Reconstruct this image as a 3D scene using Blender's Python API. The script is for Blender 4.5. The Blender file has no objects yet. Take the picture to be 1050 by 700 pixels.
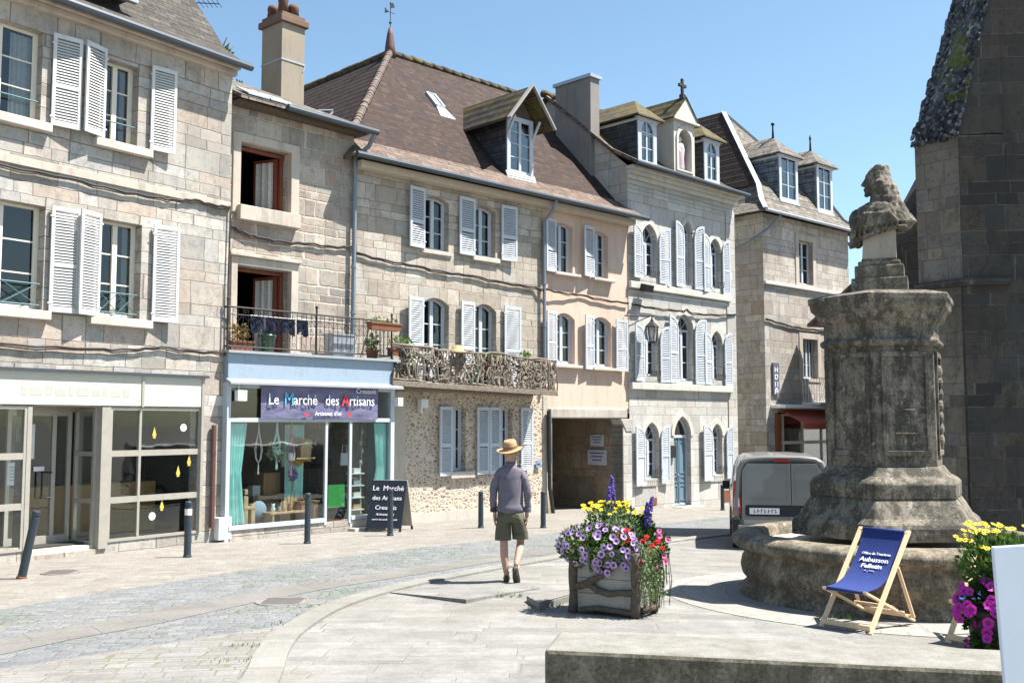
import bpy, bmesh, math, random
from mathutils import Vector, Matrix
from mathutils.geometry import tessellate_polygon
random.seed(7)
R=math.radians; PI=math.pi
sc=bpy.context.scene
COL=sc.collection
# ------------------------------------------------------------------ helpers
def gz(x,y):
    y=min(max(y,-20),60)
    return -.025*y+.012*min(max(x,-20),0)-.02*max(min(x,20)-1,0)
class MB:
    """collects faces; build() links them as ONE mesh object"""
    def __init__(s,T=None): s.v=[];s.f=[];s.m=[];s.uv={};s.sm=[];s.T=T;s.cm=0;s.smooth=False
    def add(s,vs,fs,uvs=None):
        o=len(s.v)
        for p in vs:
            p=Vector(p)
            s.v.append(s.T@p if s.T else p)
        for i,f in enumerate(fs):
            if uvs: s.uv[len(s.f)]=uvs[i]
            s.f.append([o+k for k in f]); s.m.append(s.cm); s.sm.append(s.smooth)
    def box(s,x0,x1,y0,y1,z0,z1):
        vs=[(x,y,z) for z in (z0,z1) for y in (y0,y1) for x in (x0,x1)]
        s.add(vs,[(0,2,3,1),(4,5,7,6),(0,1,5,4),(2,6,7,3),(0,4,6,2),(1,3,7,5)])
    def obox(s,c,ax,ay,az,hx,hy,hz):
        c=Vector(c);ax=Vector(ax).normalized()*hx;ay=Vector(ay).normalized()*hy;az=Vector(az).normalized()*hz
        vs=[c+ax*i+ay*j+az*k for k in(-1,1) for j in(-1,1) for i in(-1,1)]
        s.add(vs,[(0,2,3,1),(4,5,7,6),(0,1,5,4),(2,6,7,3),(0,4,6,2),(1,3,7,5)])
    def bar(s,a,b,w,h,up=(0,0,1)):
        a=Vector(a);b=Vector(b);d=(b-a);L=d.length;d.normalize()
        sd=d.cross(Vector(up))
        if sd.length<1e-4: sd=d.cross(Vector((1,0,0)))
        sd.normalize();u=sd.cross(d)
        s.obox((a+b)/2,d,sd,u,L/2,w/2,h/2)
    def tube(s,pts,r,n=6,cap=True):
        pts=[Vector(p) for p in pts]; rs=r if isinstance(r,(list,tuple)) else [r]*len(pts)
        vs=[];fs=[];pu=None
        for i,p in enumerate(pts):
            d=(pts[min(i+1,len(pts)-1)]-pts[max(i-1,0)]).normalized()
            if pu is None:
                pu=d.cross(Vector((0,0,1)))
                if pu.length<.1: pu=d.cross(Vector((1,0,0)))
            pu=(pu-d*pu.dot(d)).normalized(); w=d.cross(pu)
            for k in range(n):
                a=2*PI*k/n; vs.append(p+(pu*math.cos(a)+w*math.sin(a))*rs[i])
        for i in range(len(pts)-1):
            for k in range(n):
                fs.append((i*n+k,i*n+(k+1)%n,(i+1)*n+(k+1)%n,(i+1)*n+k))
        if cap: fs.append(tuple(range(n))[::-1]); fs.append(tuple((len(pts)-1)*n+k for k in range(n)))
        s.add(vs,fs)
    def lathe(s,prof,n=24,c=(0,0,0),sx=1,sy=1,ph=0,capb=True,capt=True):
        c=Vector(c);vs=[];fs=[]
        for (r,z) in prof:
            for k in range(n):
                a=2*PI*k/n+ph; vs.append(c+Vector((r*math.cos(a)*sx,r*math.sin(a)*sy,z)))
        for i in range(len(prof)-1):
            for k in range(n): fs.append((i*n+k,i*n+(k+1)%n,(i+1)*n+(k+1)%n,(i+1)*n+k))
        if capb: fs.append(tuple(range(n))[::-1])
        if capt: fs.append(tuple((len(prof)-1)*n+k for k in range(n)))
        s.add(vs,fs)
    def ell(s,c,rx,ry,rz,n=12,m=8,M=None):
        c=Vector(c);vs=[];fs=[]
        for i in range(1,m):
            t=PI*i/m
            for k in range(n):
                a=2*PI*k/n; p=Vector((rx*math.sin(t)*math.cos(a),ry*math.sin(t)*math.sin(a),rz*math.cos(t)))
                if M: p=M@p
                vs.append(c+p)
        top=Vector((0,0,rz));bo=Vector((0,0,-rz))
        if M: top=M@top;bo=M@bo
        vs+= [c+top,c+bo]; T=len(vs)-2;B=T+1
        for i in range(m-2):
            for k in range(n): fs.append((i*n+k,(i+1)*n+k,(i+1)*n+(k+1)%n,i*n+(k+1)%n))
        for k in range(n): fs.append((T,k,(k+1)%n)); fs.append((B,(m-2)*n+(k+1)%n,(m-2)*n+k))
        s.add(vs,fs)
    def poly(s,pts): s.add(pts,[tuple(range(len(pts)))])
    def slab(s,pts,t,d=(0,0,-1)):
        """a polygon given thickness t along d"""
        n=len(pts);pts=[Vector(p) for p in pts];d=Vector(d)*t
        s.add(pts+[p+d for p in pts],[tuple(range(n)),tuple(range(2*n-1,n-1,-1))]+[(i,n+i,n+(i+1)%n,(i+1)%n) for i in range(n)])
    def build(s,name,mats,parent=None,zoff=0,loc=None,bev=0,label=None,weld=False):
        me=bpy.data.meshes.new(name)
        me.from_pydata([(p.x,p.y,p.z-zoff) for p in s.v],[],s.f)
        if not isinstance(mats,(list,tuple)): mats=[mats]
        for m in mats: me.materials.append(m)
        ul=me.uv_layers.new(name='UVMap').data
        Z=Vector((0,0,1))
        for pi,po in enumerate(me.polygons):
            po.material_index=s.m[pi]; po.use_smooth=s.sm[pi]
            if pi in s.uv:
                for li,q in zip(po.loop_indices,s.uv[pi]): ul[li].uv=q
                continue
            n=po.normal
            if abs(n.z)>.985 : u=Vector((1,0,0));v=Vector((0,1,0))
            else:
                u=Z.cross(n).normalized(); v=n.cross(u)
            for li in po.loop_indices:
                co=me.vertices[me.loops[li].vertex_index].co
                ul[li].uv=(co.dot(u),co.dot(v))
        o=bpy.data.objects.new(name,me); COL.objects.link(o)
        if parent: o.parent=parent
        if loc is not None: o.location=loc
        if label: o['label']=label
        if bev:
            b=o.modifiers.new('b','BEVEL'); b.width=bev; b.segments=2; b.limit_method='ANGLE'; b.angle_limit=R(40)
        if weld: 
            w=o.modifiers.new('w','WELD'); w.merge_threshold=.0005
        return o
def tag(o,label,cat,group=None,kind=None):
    o['label']=label; o['category']=cat
    if group: o['group']=group
    if kind: o['kind']=kind
    return o
def empty(name,label,cat,loc,rz=0,group=None):
    o=bpy.data.objects.new(name,None); COL.objects.link(o); o.location=loc; o.rotation_euler=(0,0,rz); o.empty_display_size=.2
    return tag(o,label,cat,group)
def struct(o): o['kind']='structure'; return o
def copy_tree(o,parent=None):
    c=o.copy(); COL.objects.link(c)
    if parent: c.parent=parent
    for ch in list(o.children): copy_tree(ch,c)
    return c
# ------------------------------------------------------------------ materials
class NT:
    def __init__(s,name):
        s.mat=bpy.data.materials.new(name); s.mat.use_nodes=True; s.t=s.mat.node_tree; s.t.nodes.clear()
        s.out=s.t.nodes.new('ShaderNodeOutputMaterial'); s.b=s.t.nodes.new('ShaderNodeBsdfPrincipled')
        s.t.links.new(s.b.outputs[0],s.out.inputs[0])
    def n(s,ty,**kw):
        x=s.t.nodes.new(ty)
        for k,v in kw.items(): setattr(x,k,v)
        return x
    def put(s,i,v):
        if isinstance(v,bpy.types.NodeSocket): s.t.links.new(v,i)
        elif v is not None:
            i.default_value=v
    def m(s,op,a,b=None,c=None):
        x=s.n('ShaderNodeMath',operation=op); s.put(x.inputs[0],a)
        if b is not None: s.put(x.inputs[1],b)
        if c is not None: s.put(x.inputs[2],c)
        return x.outputs[0]
    def uv(s): return s.n('ShaderNodeUVMap').outputs[0]
    def obj(s): return s.n('ShaderNodeTexCoord').outputs['Object']
    def mapp(s,v,scale=(1,1,1),rot=0,loc=(0,0,0)):
        x=s.n('ShaderNodeMapping'); s.put(x.inputs[0],v); x.inputs['Scale'].default_value=scale; x.inputs['Rotation'].default_value=(0,0,rot); x.inputs['Location'].default_value=loc
        return x.outputs[0]
    def noise(s,v,scale,detail=4,rough=.6,dim='3D'):
        x=s.n('ShaderNodeTexNoise',noise_dimensions=dim); s.put(x.inputs['Vector'],v); x.inputs['Scale'].default_value=scale; x.inputs['Detail'].default_value=detail; x.inputs['Roughness'].default_value=rough
        return x.outputs[0]
    def ramp(s,f,stops,interp='LINEAR'):
        x=s.n('ShaderNodeValToRGB'); s.put(x.inputs[0],f); e=x.color_ramp.elements; x.color_ramp.interpolation=interp
        while len(e)>len(stops): e.remove(e[-1])
        while len(e)<len(stops): e.new(.5)
        for el,(p,c) in zip(e,stops):
            el.position=p
            if not isinstance(c,(tuple,list)): c=(c,c,c)
            el.color=(c[0],c[1],c[2],1)
        return x.outputs[0]
    def mix(s,f,a,b,mode='MIX'):
        x=s.n('ShaderNodeMix',data_type='RGBA',blend_type=mode); s.put(x.inputs[0],f)
        for i,v in ((6,a),(7,b)):
            if isinstance(v,(tuple,list)): v=(v[0],v[1],v[2],1)
            s.put(x.inputs[i],v)
        return x.outputs[2]
    def bump(s,h,st=.5,d=.02):
        x=s.n('ShaderNodeBump'); x.inputs['Strength'].default_value=st; x.inputs['Distance'].default_value=d; s.put(x.inputs['Height'],h)
        s.t.links.new(x.outputs[0],s.b.inputs['Normal'])
    def base(s,c,rough=.8,metal=0,spec=.3):
        if isinstance(c,(tuple,list)): c=(c[0],c[1],c[2],1)
        s.put(s.b.inputs['Base Color'],c); s.put(s.b.inputs['Roughness'],rough); s.b.inputs['Metallic'].default_value=metal; s.b.inputs['Specular IOR Level'].default_value=spec
        return s.mat
def ashlar(N,uv,w,h,mw=.012,warp=.012):
    nz=N.n('ShaderNodeTexNoise'); N.put(nz.inputs['Vector'],uv); nz.inputs['Scale'].default_value=3.; nz.inputs['Detail'].default_value=3
    sep=N.n('ShaderNodeSeparateXYZ'); N.put(sep.inputs[0],uv)
    sn=N.n('ShaderNodeSeparateColor'); N.put(sn.inputs[0],nz.outputs['Color'])
    u=N.m('ADD',sep.outputs[0],N.m('MULTIPLY',N.m('SUBTRACT',sn.outputs[0],.5),warp*4))
    v=N.m('ADD',sep.outputs[1],N.m('MULTIPLY',N.m('SUBTRACT',sn.outputs[1],.5),warp*4))
    vv=N.m('DIVIDE',v,h); vv=N.m('ADD',vv,N.m('MULTIPLY',N.m('SINE',N.m('MULTIPLY',vv,2.1)),.28))
    r=N.m('FLOOR',vv); fv=N.m('FRACT',vv)
    wn=N.n('ShaderNodeTexWhiteNoise',noise_dimensions='1D'); N.put(wn.inputs['W'],r)
    uu=N.m('ADD',N.m('DIVIDE',u,w),N.m('MULTIPLY',wn.outputs[0],17.3)); uu=N.m('ADD',uu,N.m('MULTIPLY',N.m('SINE',N.m('MULTIPLY',uu,2.3)),.3))
    c=N.m('FLOOR',uu); fu=N.m('FRACT',uu)
    cx=N.n('ShaderNodeCombineXYZ'); N.put(cx.inputs[0],c); N.put(cx.inputs[1],r)
    w2=N.n('ShaderNodeTexWhiteNoise',noise_dimensions='2D'); N.put(w2.inputs['Vector'],cx.outputs[0])
    du=N.m('MULTIPLY',N.m('MINIMUM',fu,N.m('SUBTRACT',1,fu)),w); dv=N.m('MULTIPLY',N.m('MINIMUM',fv,N.m('SUBTRACT',1,fv)),h)
    d=N.m('MINIMUM',du,dv)
    mr=N.n('ShaderNodeMapRange',interpolation_type='SMOOTHSTEP'); N.put(mr.inputs[0],d); mr.inputs[1].default_value=mw*.3; mr.inputs[2].default_value=mw*1.3
    s2=N.n('ShaderNodeSeparateColor'); N.put(s2.inputs[0],w2.outputs['Color'])
    return s2.outputs[0],s2.outputs[1],mr.outputs[0],fv   # rand, rand2, stone mask (1 = stone)
def stone(name,cols,w=.55,h=.3,mortar=(.42,.38,.33),mw=.012,stain=.5,staincol=(.12,.11,.1),rough=.9,warp=.012,bump=.6,rot=0,fine=.35,lichen=None):
    N=NT(name); uv=N.uv()
    if rot: uv=N.mapp(uv,rot=rot)
    a,b,mk,_=ashlar(N,uv,w,h,mw,warp)
    k=len(cols)-1
    c=N.ramp(a,[(i/k,cc) for i,cc in enumerate(cols)])
    ob=N.obj()
    big=N.noise(ob,.45,5,.6); mid=N.noise(ob,5,6,.7); fn=N.noise(ob,38,4,.7)
    bl=N.m('ADD',.76,N.m('MULTIPLY',b,.4))
    c=N.mix(1,c,N.ramp(bl,[(0,0),(1,1)]),'MULTIPLY')
    c=N.mix(1,c,N.ramp(mid,[(.3,1-fine),(.55,1)]),'MULTIPLY')
    c=N.mix(1,c,N.ramp(fn,[(.32,.72),(.5,1)]),'MULTIPLY')
    c=N.mix(mk,mortar,c)
    st=N.m('MULTIPLY',N.ramp(N.m('ADD',N.m('MULTIPLY',big,.6),N.m('MULTIPLY',mid,.4)),[(.46,0),(.66,1)]),stain)
    c=N.mix(st,c,staincol)
    g2=N.noise(N.mapp(ob,scale=(1.5,1.5,.6)),1.7,7,.78); g3=N.noise(N.mapp(ob,loc=(5,2,9)),7,8,.8)
    c=N.mix(N.m('MULTIPLY',N.ramp(g2,[(.5,0),(.6,1)]),stain*.8),c,staincol)
    c=N.mix(N.m('MULTIPLY',N.ramp(g3,[(.54,0),(.63,1)]),min(1,stain*1.1)),c,staincol)
    c=N.mix(N.m('MULTIPLY',N.ramp(b,[(.72,0),(.76,1)],),.35),c,tuple(v*1.6 for v in staincol))
    if lichen:
        c=N.mix(N.ramp(N.noise(ob,9,5,.7),[(.6,0),(.68,.7)]),c,lichen)
    N.bump(N.m('ADD',N.m('MULTIPLY',mk,.7),N.m('ADD',N.m('MULTIPLY',mid,.5),N.m('MULTIPLY',fn,.3))),bump+.2,.03)
    return N.base(c,rough)
def mottle(name,a,b,dark,pale,amt):
    N=NT(name); ob=N.obj(); n1=N.noise(ob,1.6,8,.72); n2=N.noise(ob,6,8,.8); n3=N.noise(ob,45,5,.75); n4=N.noise(N.mapp(ob,scale=(4,4,.7)),1.5,7,.75)
    c=N.mix(N.ramp(n1,[(.35,0),(.65,1)]),a,b)
    c=N.mix(N.m('MULTIPLY',N.ramp(N.m('ADD',N.m('MULTIPLY',n2,.55),N.m('MULTIPLY',n4,.45)),[(.44,0),(.53,1)]),amt),c,dark)
    c=N.mix(N.m('MULTIPLY',N.ramp(N.noise(N.mapp(ob,loc=(3,1,7)),11,7,.8),[(.58,0),(.64,1)]),.75),c,pale)
    c=N.mix(1,c,N.ramp(n3,[(.3,.45),(.62,1.1)]),'MULTIPLY')
    N.bump(N.m('ADD',n2,N.m('MULTIPLY',n3,.6)),.6,.012); return N.base(c,.95)
def rubble(name):
    N=NT(name); uv=N.uv()
    d=N.noise(uv,6,3); dm=N.n('ShaderNodeVectorMath',operation='ADD'); N.put(dm.inputs[0],N.mapp(uv,scale=(1,1.5,1)))
    sc_=N.n('ShaderNodeVectorMath',operation='SCALE'); N.put(sc_.inputs[0],N.n('ShaderNodeTexNoise').outputs['Color']); sc_.inputs['Scale'].default_value=.02
    N.put(dm.inputs[1],sc_.outputs[0])
    v1=N.n('ShaderNodeTexVoronoi',feature='DISTANCE_TO_EDGE'); N.put(v1.inputs['Vector'],dm.outputs[0]); v1.inputs['Scale'].default_value=8.5
    v2=N.n('ShaderNodeTexVoronoi'); N.put(v2.inputs['Vector'],dm.outputs[0]); v2.inputs['Scale'].default_value=8.5
    s2=N.n('ShaderNodeSeparateColor'); N.put(s2.inputs[0],v2.outputs['Color'])
    mk=N.ramp(N.m('ADD',v1.outputs[0],N.m('MULTIPLY',N.m('SUBTRACT',d,.5),.18)),[(.1,0),(.2,1)])
    c=N.ramp(s2.outputs[0],[(0,(.29,.21,.15)),(.4,(.4,.31,.23)),(.75,(.49,.41,.32)),(1,(.42,.37,.32))])
    ob=N.obj(); fn=N.noise(ob,25,5,.7)
    c=N.mix(1,c,N.ramp(fn,[(.3,.6),(.65,1)]),'MULTIPLY')
    mc=N.ramp(N.noise(ob,2,5),[(.3,(.48,.41,.33)),(.7,(.58,.51,.42))])
    c=N.mix(mk,mc,c)
    N.bump(N.m('ADD',mk,N.m('MULTIPLY',fn,.5)),.7,.02)
    return N.base(c,.95)
def plaster(name,c0,c1,dirt=(.2,.17,.14),dst=.4,bump=.15):
    N=NT(name); ob=N.obj(); big=N.noise(ob,.8,6,.65); fn=N.noise(ob,30,4)
    c=N.mix(N.ramp(big,[(.3,0),(.7,1)]),c0,c1)
    st=N.noise(N.mapp(ob,scale=(3,3,.5)),1.2,5,.7)
    c=N.mix(N.m('MULTIPLY',N.ramp(st,[(.5,0),(.75,1)]),dst),c,dirt)
    c=N.mix(1,c,N.ramp(fn,[(.2,.86),(.7,1)]),'MULTIPLY')
    N.bump(N.m('ADD',big,fn),bump,.01); return N.base(c,.9)
def tiles(name,cols,w=.17,h=.11,moss=0,mosscol=(.2,.15,.03),mort=.45,scale_y=1,dark=(.03,.025,.02)):
    N=NT(name); uv=N.uv(); a,b,mk,fv=ashlar(N,uv,w,h,.008,.006)
    k=len(cols)-1; c=N.ramp(a,[(i/k,cc) for i,cc in enumerate(cols)])
    ob=N.obj(); big=N.noise(ob,.6,5,.6); mid=N.noise(ob,4,6,.75)
    c=N.mix(1,c,N.ramp(N.m('ADD',N.m('MULTIPLY',b,.5),N.m('MULTIPLY',mid,.5)),[(.15,.55),(.8,1.25)]),'MULTIPLY')
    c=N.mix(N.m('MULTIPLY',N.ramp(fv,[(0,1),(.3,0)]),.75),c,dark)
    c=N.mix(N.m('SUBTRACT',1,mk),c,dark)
    c=N.mix(N.ramp(mid,[(.6,0),(.75,.3)]),c,(.16,.14,.12))
    if moss: c=N.mix(N.m('MULTIPLY',N.ramp(N.m('ADD',N.m('MULTIPLY',big,.5),N.m('MULTIPLY',N.noise(ob,3.2,5,.7),.5)),[(.44,0),(.56,1)]),moss),c,mosscol)
    saw=N.m('SUBTRACT',1,fv)
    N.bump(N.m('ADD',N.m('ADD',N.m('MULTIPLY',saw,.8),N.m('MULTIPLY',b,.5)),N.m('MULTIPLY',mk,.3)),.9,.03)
    return N.base(c,.85)
def simple(name,c,rough=.6,metal=0,spec=.4,var=.15,scale=8,bump=0):
    N=NT(name); ob=N.obj(); nz=N.noise(ob,scale,5,.65)
    cc=N.mix(1,c,N.ramp(nz,[(.3,1-var),(.7,1)]),'MULTIPLY')
    if bump: N.bump(nz,bump,.01)
    return N.base(cc,rough,metal,spec)
def painted(name,c,wear=(.3,.3,.28),amt=.35,rough=.55):
    N=NT(name); ob=N.obj(); nz=N.noise(ob,6,6,.75); n2=N.noise(N.mapp(ob,scale=(1,1,.15)),14,4,.7)
    cc=N.mix(N.m('MULTIPLY',N.ramp(N.m('ADD',N.m('MULTIPLY',nz,.6),N.m('MULTIPLY',n2,.4)),[(.5,0),(.72,1)]),amt),c,wear)
    N.bump(n2,.15,.005); return N.base(cc,rough)
def woodm(name,c0,c1,scale=1,rough=.6):
    N=NT(name); ob=N.obj(); w=N.noise(N.mapp(ob,scale=(12*scale,12*scale,1.2*scale)),2.5,5,.7)
    c=N.mix(N.ramp(w,[(.3,0),(.7,1)]),c0,c1); N.bump(w,.3,.004); return N.base(c,rough)
def glassm(name,tint=(.75,.8,.8),mn=.06,mx=.85,thin=.8,rough=.02):
    N=NT(name); t=N.t; t.nodes.remove(N.b)
    fr=N.n('ShaderNodeFresnel'); fr.inputs[0].default_value=1.5
    f=N.m('ADD',N.m('MULTIPLY',fr.outputs[0],mx),mn)
    tr=N.n('ShaderNodeBsdfTransparent'); tr.inputs[0].default_value=(tint[0],tint[1],tint[2],1)
    gl=N.n('ShaderNodeBsdfGlossy'); gl.inputs['Roughness'].default_value=rough; gl.inputs[0].default_value=(1,1,1,1)
    bu=N.n('ShaderNodeBump'); bu.inputs['Strength'].default_value=.06; bu.inputs['Distance'].default_value=.05; N.put(bu.inputs['Height'],N.noise(N.obj(),1.3,2)); t.links.new(bu.outputs[0],gl.inputs['Normal'])
    mx_=N.n('ShaderNodeMixShader'); N.put(mx_.inputs[0],f); t.links.new(tr.outputs[0],mx_.inputs[1]); t.links.new(gl.outputs[0],mx_.inputs[2]); t.links.new(mx_.outputs[0],N.out.inputs[0])
    return N.mat
def leafm(name,c0,c1,tr=.35):
    N=NT(name); oi=N.n('ShaderNodeNewGeometry'); nz=N.m('FRACT',N.m('MULTIPLY',oi.outputs['Random Per Island'],7.3))
    c=N.mix(nz,c0,c1); N.base(c,.6)
    tl=N.n('ShaderNodeBsdfTranslucent'); N.put(tl.inputs[0],c); ms=N.n('ShaderNodeMixShader'); ms.inputs[0].default_value=tr
    N.t.links.new(N.b.outputs[0],ms.inputs[1]); N.t.links.new(tl.outputs[0],ms.inputs[2]); N.t.links.new(ms.outputs[0],N.out.inputs[0]); return N.mat
M={}
M['stoneA']=stone('tan ashlar',[(.33,.3,.26),(.56,.51,.44),(.42,.4,.37),(.6,.56,.5),(.46,.37,.3),(.5,.49,.46),(.58,.53,.46)],.55,.3,mortar=(.22,.2,.18),mw=.009,stain=.5,staincol=(.15,.14,.13))
M['stoneB']=stone('rough brown ashlar',[(.38,.32,.26),(.53,.46,.38),(.45,.42,.37),(.43,.33,.27),(.27,.26,.25)],.38,.24,mortar=(.52,.46,.39),mw=.018,stain=.48,warp=.018)
M['stoneC']=stone('beige ashlar',[(.48,.42,.34),(.58,.52,.44),(.42,.36,.29),(.6,.55,.47),(.48,.46,.42)],.4,.24,mortar=(.33,.29,.24),mw=.01,stain=.45,warp=.02,staincol=(.17,.145,.12))
M['stoneD']=stone('pale grey ashlar',[(.5,.49,.46),(.58,.57,.53),(.54,.53,.5)],.62,.34,mortar=(.3,.29,.27),mw=.008,stain=.25,warp=.006,staincol=(.2,.17,.14),fine=.2)
M['stoneE']=stone('pale brown ashlar',[(.44,.38,.31),(.57,.51,.44),(.49,.46,.42),(.6,.55,.48)],.5,.3,mortar=(.33,.3,.26),mw=.01,stain=.42)
M['church']=stone('shade darkened weathered church stone',[(0.056, 0.05, 0.043), (0.105, 0.087, 0.062), (0.074, 0.071, 0.065), (0.037, 0.034, 0.031)],.6,.33,mortar=(.12,.11,.1),mw=.015,stain=.85,staincol=(.03,.03,.03),warp=.01)  # dirty stone, with the shade on the church front put into its colour
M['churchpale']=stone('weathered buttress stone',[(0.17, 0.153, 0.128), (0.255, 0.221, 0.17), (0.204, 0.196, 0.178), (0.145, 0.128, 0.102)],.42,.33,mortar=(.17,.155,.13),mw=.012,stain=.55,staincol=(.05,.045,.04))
M['rubble']=rubble('rubble stone in pale mortar')
M['trimD']=plaster('dressed pale stone',(.5,.48,.43),(.58,.56,.51),(.18,.16,.14),.45,.3)
M['trimB']=plaster('dressed grey brown stone',(.42,.37,.31),(.52,.46,.39),(.12,.11,.1),.6,.4)
M['orange']=plaster('pink beige render',(.57,.42,.33),(.63,.49,.4),(.3,.24,.2),.5)
M['lintel']=plaster('old whitewashed beam',(.5,.47,.42),(.36,.32,.27),(.15,.13,.11),.6,.6)
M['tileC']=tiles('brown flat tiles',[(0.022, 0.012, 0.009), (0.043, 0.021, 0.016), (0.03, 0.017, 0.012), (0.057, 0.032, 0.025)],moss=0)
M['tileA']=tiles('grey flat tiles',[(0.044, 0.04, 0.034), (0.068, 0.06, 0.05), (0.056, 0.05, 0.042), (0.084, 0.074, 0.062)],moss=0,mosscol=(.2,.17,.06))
M['tileO']=tiles('orange pink eave tiles',[(0.123, 0.084, 0.065), (0.17, 0.129, 0.103), (0.138, 0.112, 0.094), (0.164, 0.089, 0.057)],w=.2,h=.14)
M['moss']=tiles('mossy tiles',[(0.05, 0.037, 0.03), (0.08, 0.065, 0.05), (0.065, 0.055, 0.045)],moss=.7,mosscol=(.12,.095,.02))
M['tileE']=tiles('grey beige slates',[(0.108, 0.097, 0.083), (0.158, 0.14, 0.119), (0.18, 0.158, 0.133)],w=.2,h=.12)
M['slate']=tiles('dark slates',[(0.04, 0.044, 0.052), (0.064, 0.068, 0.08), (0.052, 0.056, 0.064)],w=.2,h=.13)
M['slateE']=tiles('blue grey slates',[(.14,.16,.18),(.2,.22,.25),(.17,.19,.2)],w=.2,h=.13)
M['zinc']=simple('zinc',(.42,.46,.5),.45,.35,var=.25,scale=3)
M['zincw']=simple('pale zinc',(.36,.39,.42),.5,.2,var=.2,scale=3)
M['gutter']=simple('dark gutter metal',(.07,.085,.1),.45,.3)
M['pipe']=simple('grey drain pipe',(.2,.24,.28),.5,.3)
M['pipered']=simple('brown drain pipe',(.12,.06,.05),.5)
M['white']=painted('white shutter paint',(.52,.53,.52),(.3,.29,.27),.6)
M['whiteb']=painted('pale blue white paint',(.47,.51,.56),(.28,.29,.3),.6)
M['cream']=painted('cream frame paint',(.66,.62,.53),(.4,.36,.3),.3)
M['alu']=simple('beige aluminium',(.42,.39,.34),.4,.3)
M['teal']=simple('teal iron',(.05,.14,.15),.5)
M['brownframe']=painted('red brown window paint',(.2,.06,.035),(.08,.03,.02),.4)
M['iron']=simple('black wrought iron',(.03,.03,.03),.6,.4)
M['bollard']=simple('blue black bollard paint',(.035,.05,.065),.4,.1)
M['rust']=simple('rusty base',(.2,.07,.03),.8)
M['fascia']=painted('blue grey fascia paint',(.27,.34,.41),(.16,.19,.21),.5,.5)
M['bluedoor']=painted('grey blue door paint',(.13,.2,.25),(.09,.12,.14),.4,.4)
M['glass']=glassm('window glass',mn=.03,mx=.9)
M['shopglass']=glassm('shop glass',(.95,.985,.975),mn=.015,mx=.5)
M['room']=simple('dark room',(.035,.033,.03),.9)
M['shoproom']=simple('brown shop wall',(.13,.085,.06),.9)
M['curtain']=simple('white net curtain',(.6,.6,.58),.9,var=.3,scale=20)
M['aqua']=simple('turquoise curtain cloth',(.5,.85,.8),.8,var=.2,scale=5)
M['chim']=plaster('chimney render',(.26,.22,.17),(.32,.28,.22),(.15,.12,.1),.5)
M['chimg']=plaster('grey chimney render',(.2,.19,.18),(.27,.25,.23),(.12,.11,.1),.5)
M['terra']=simple('terracotta',(.24,.095,.05),.8,var=.3)
M['potbrown']=simple('sooty brown clay',(.13,.06,.04),.8,var=.4)
M['cable']=simple('black cable',(.035,.03,.028),.7)
M['sill']=plaster('stone sill',(.46,.42,.37),(.55,.51,.45),(.18,.16,.14),.4,.3)
M['board']=painted('cream sign board',(.5,.49,.42),(.36,.36,.34),.6)
M['black']=simple('black',(.02,.02,.02),.6)
M['wht']=simple('white',(.75,.75,.75),.6)
M['bark']=simple('rough bark branches',(.13,.1,.075),.95,var=.5,scale=20,bump=.8)
M['branch']=simple('grey dry branches',(.24,.2,.16),.95,var=.5,scale=14,bump=.5)
M['leaf']=leafm('fresh green leaves',(.05,.11,.02),(.13,.21,.05))
M['leafd']=leafm('dark green leaves',(.02,.05,.012),(.05,.1,.02))
M['leafs']=leafm('silver green leaves',(.2,.26,.16),(.32,.38,.25))
# ------------------------------------------------------------------ houses
def shape(x0,x1,z0,z1,kind='rect',rise=0,n=9):
    hw=(x1-x0)/2;cx=(x0+x1)/2
    if kind=='rect': return [(x0,z0),(x1,z0),(x1,z1),(x0,z1)]
    zs=z1-rise; pts=[(x0,z0),(x1,z0)]
    def top(x):
        if kind=='seg': return zs+rise*(1-((x-cx)/hw)**2)
        Rr=(rise*rise+hw*hw)/(2*hw); t=min(x-x0,x1-x)
        return zs+math.sqrt(max(Rr*Rr-(Rr-t)**2,0))
    m=2*n
    for i in range(m+1):
        a=PI*i/m; x=cx+hw*math.cos(a); pts.append((x,top(x)))
    return pts
def topz(x,x0,x1,z1,kind,rise):
    if kind=='rect': return z1
    hw=(x1-x0)/2;cx=(x0+x1)/2;zs=z1-rise
    if kind=='seg': return zs+rise*(1-((x-cx)/hw)**2)
    Rr=(rise*rise+hw*hw)/(2*hw); t=max(min(x-x0,x1-x),0)
    return zs+math.sqrt(max(Rr*Rr-(Rr-t)**2,0))
def wall(mb,outer,holes,y,depth=.3,back=False):
    loops=[outer]+holes
    vs=[(p[0],y,p[1]) for l in loops for p in l]
    tr=tessellate_polygon([[Vector((p[0],p[1],0)) for p in l] for l in loops])
    fs=[]
    for t in tr:
        a,b,c=[vs[i] for i in t]
        cr=(b[0]-a[0])*(c[2]-a[2])-(b[2]-a[2])*(c[0]-a[0])
        if abs(cr)<1e-9: continue
        fs.append(t if cr>0 else (t[0],t[2],t[1]))   # facing -y
    mb.add(vs,fs)
    for l in holes:
        n=len(l); vs=[(p[0],y,p[1]) for p in l]+[(p[0],y+depth,p[1]) for p in l]
        mb.add(vs,[(i,n+i,n+(i+1)%n,(i+1)%n) for i in range(n)])
def ringband(mb,pa,pb,y0,y1):
    """band between two similar loops, from y0 (front) to y1"""
    n=len(pa)
    vs=[(p[0],y0,p[1]) for p in pa]+[(p[0],y0,p[1]) for p in pb]+[(p[0],y1,p[1]) for p in pa]+[(p[0],y1,p[1]) for p in pb]
    fs=[]
    for i in range(n):
        j=(i+1)%n
        fs+=[(i,j,n+j,n+i),(i,2*n+i,2*n+j,j),(n+i,n+j,3*n+j,3*n+i)]
    mb.add(vs,fs)
RSH=random.Random(21)
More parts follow.
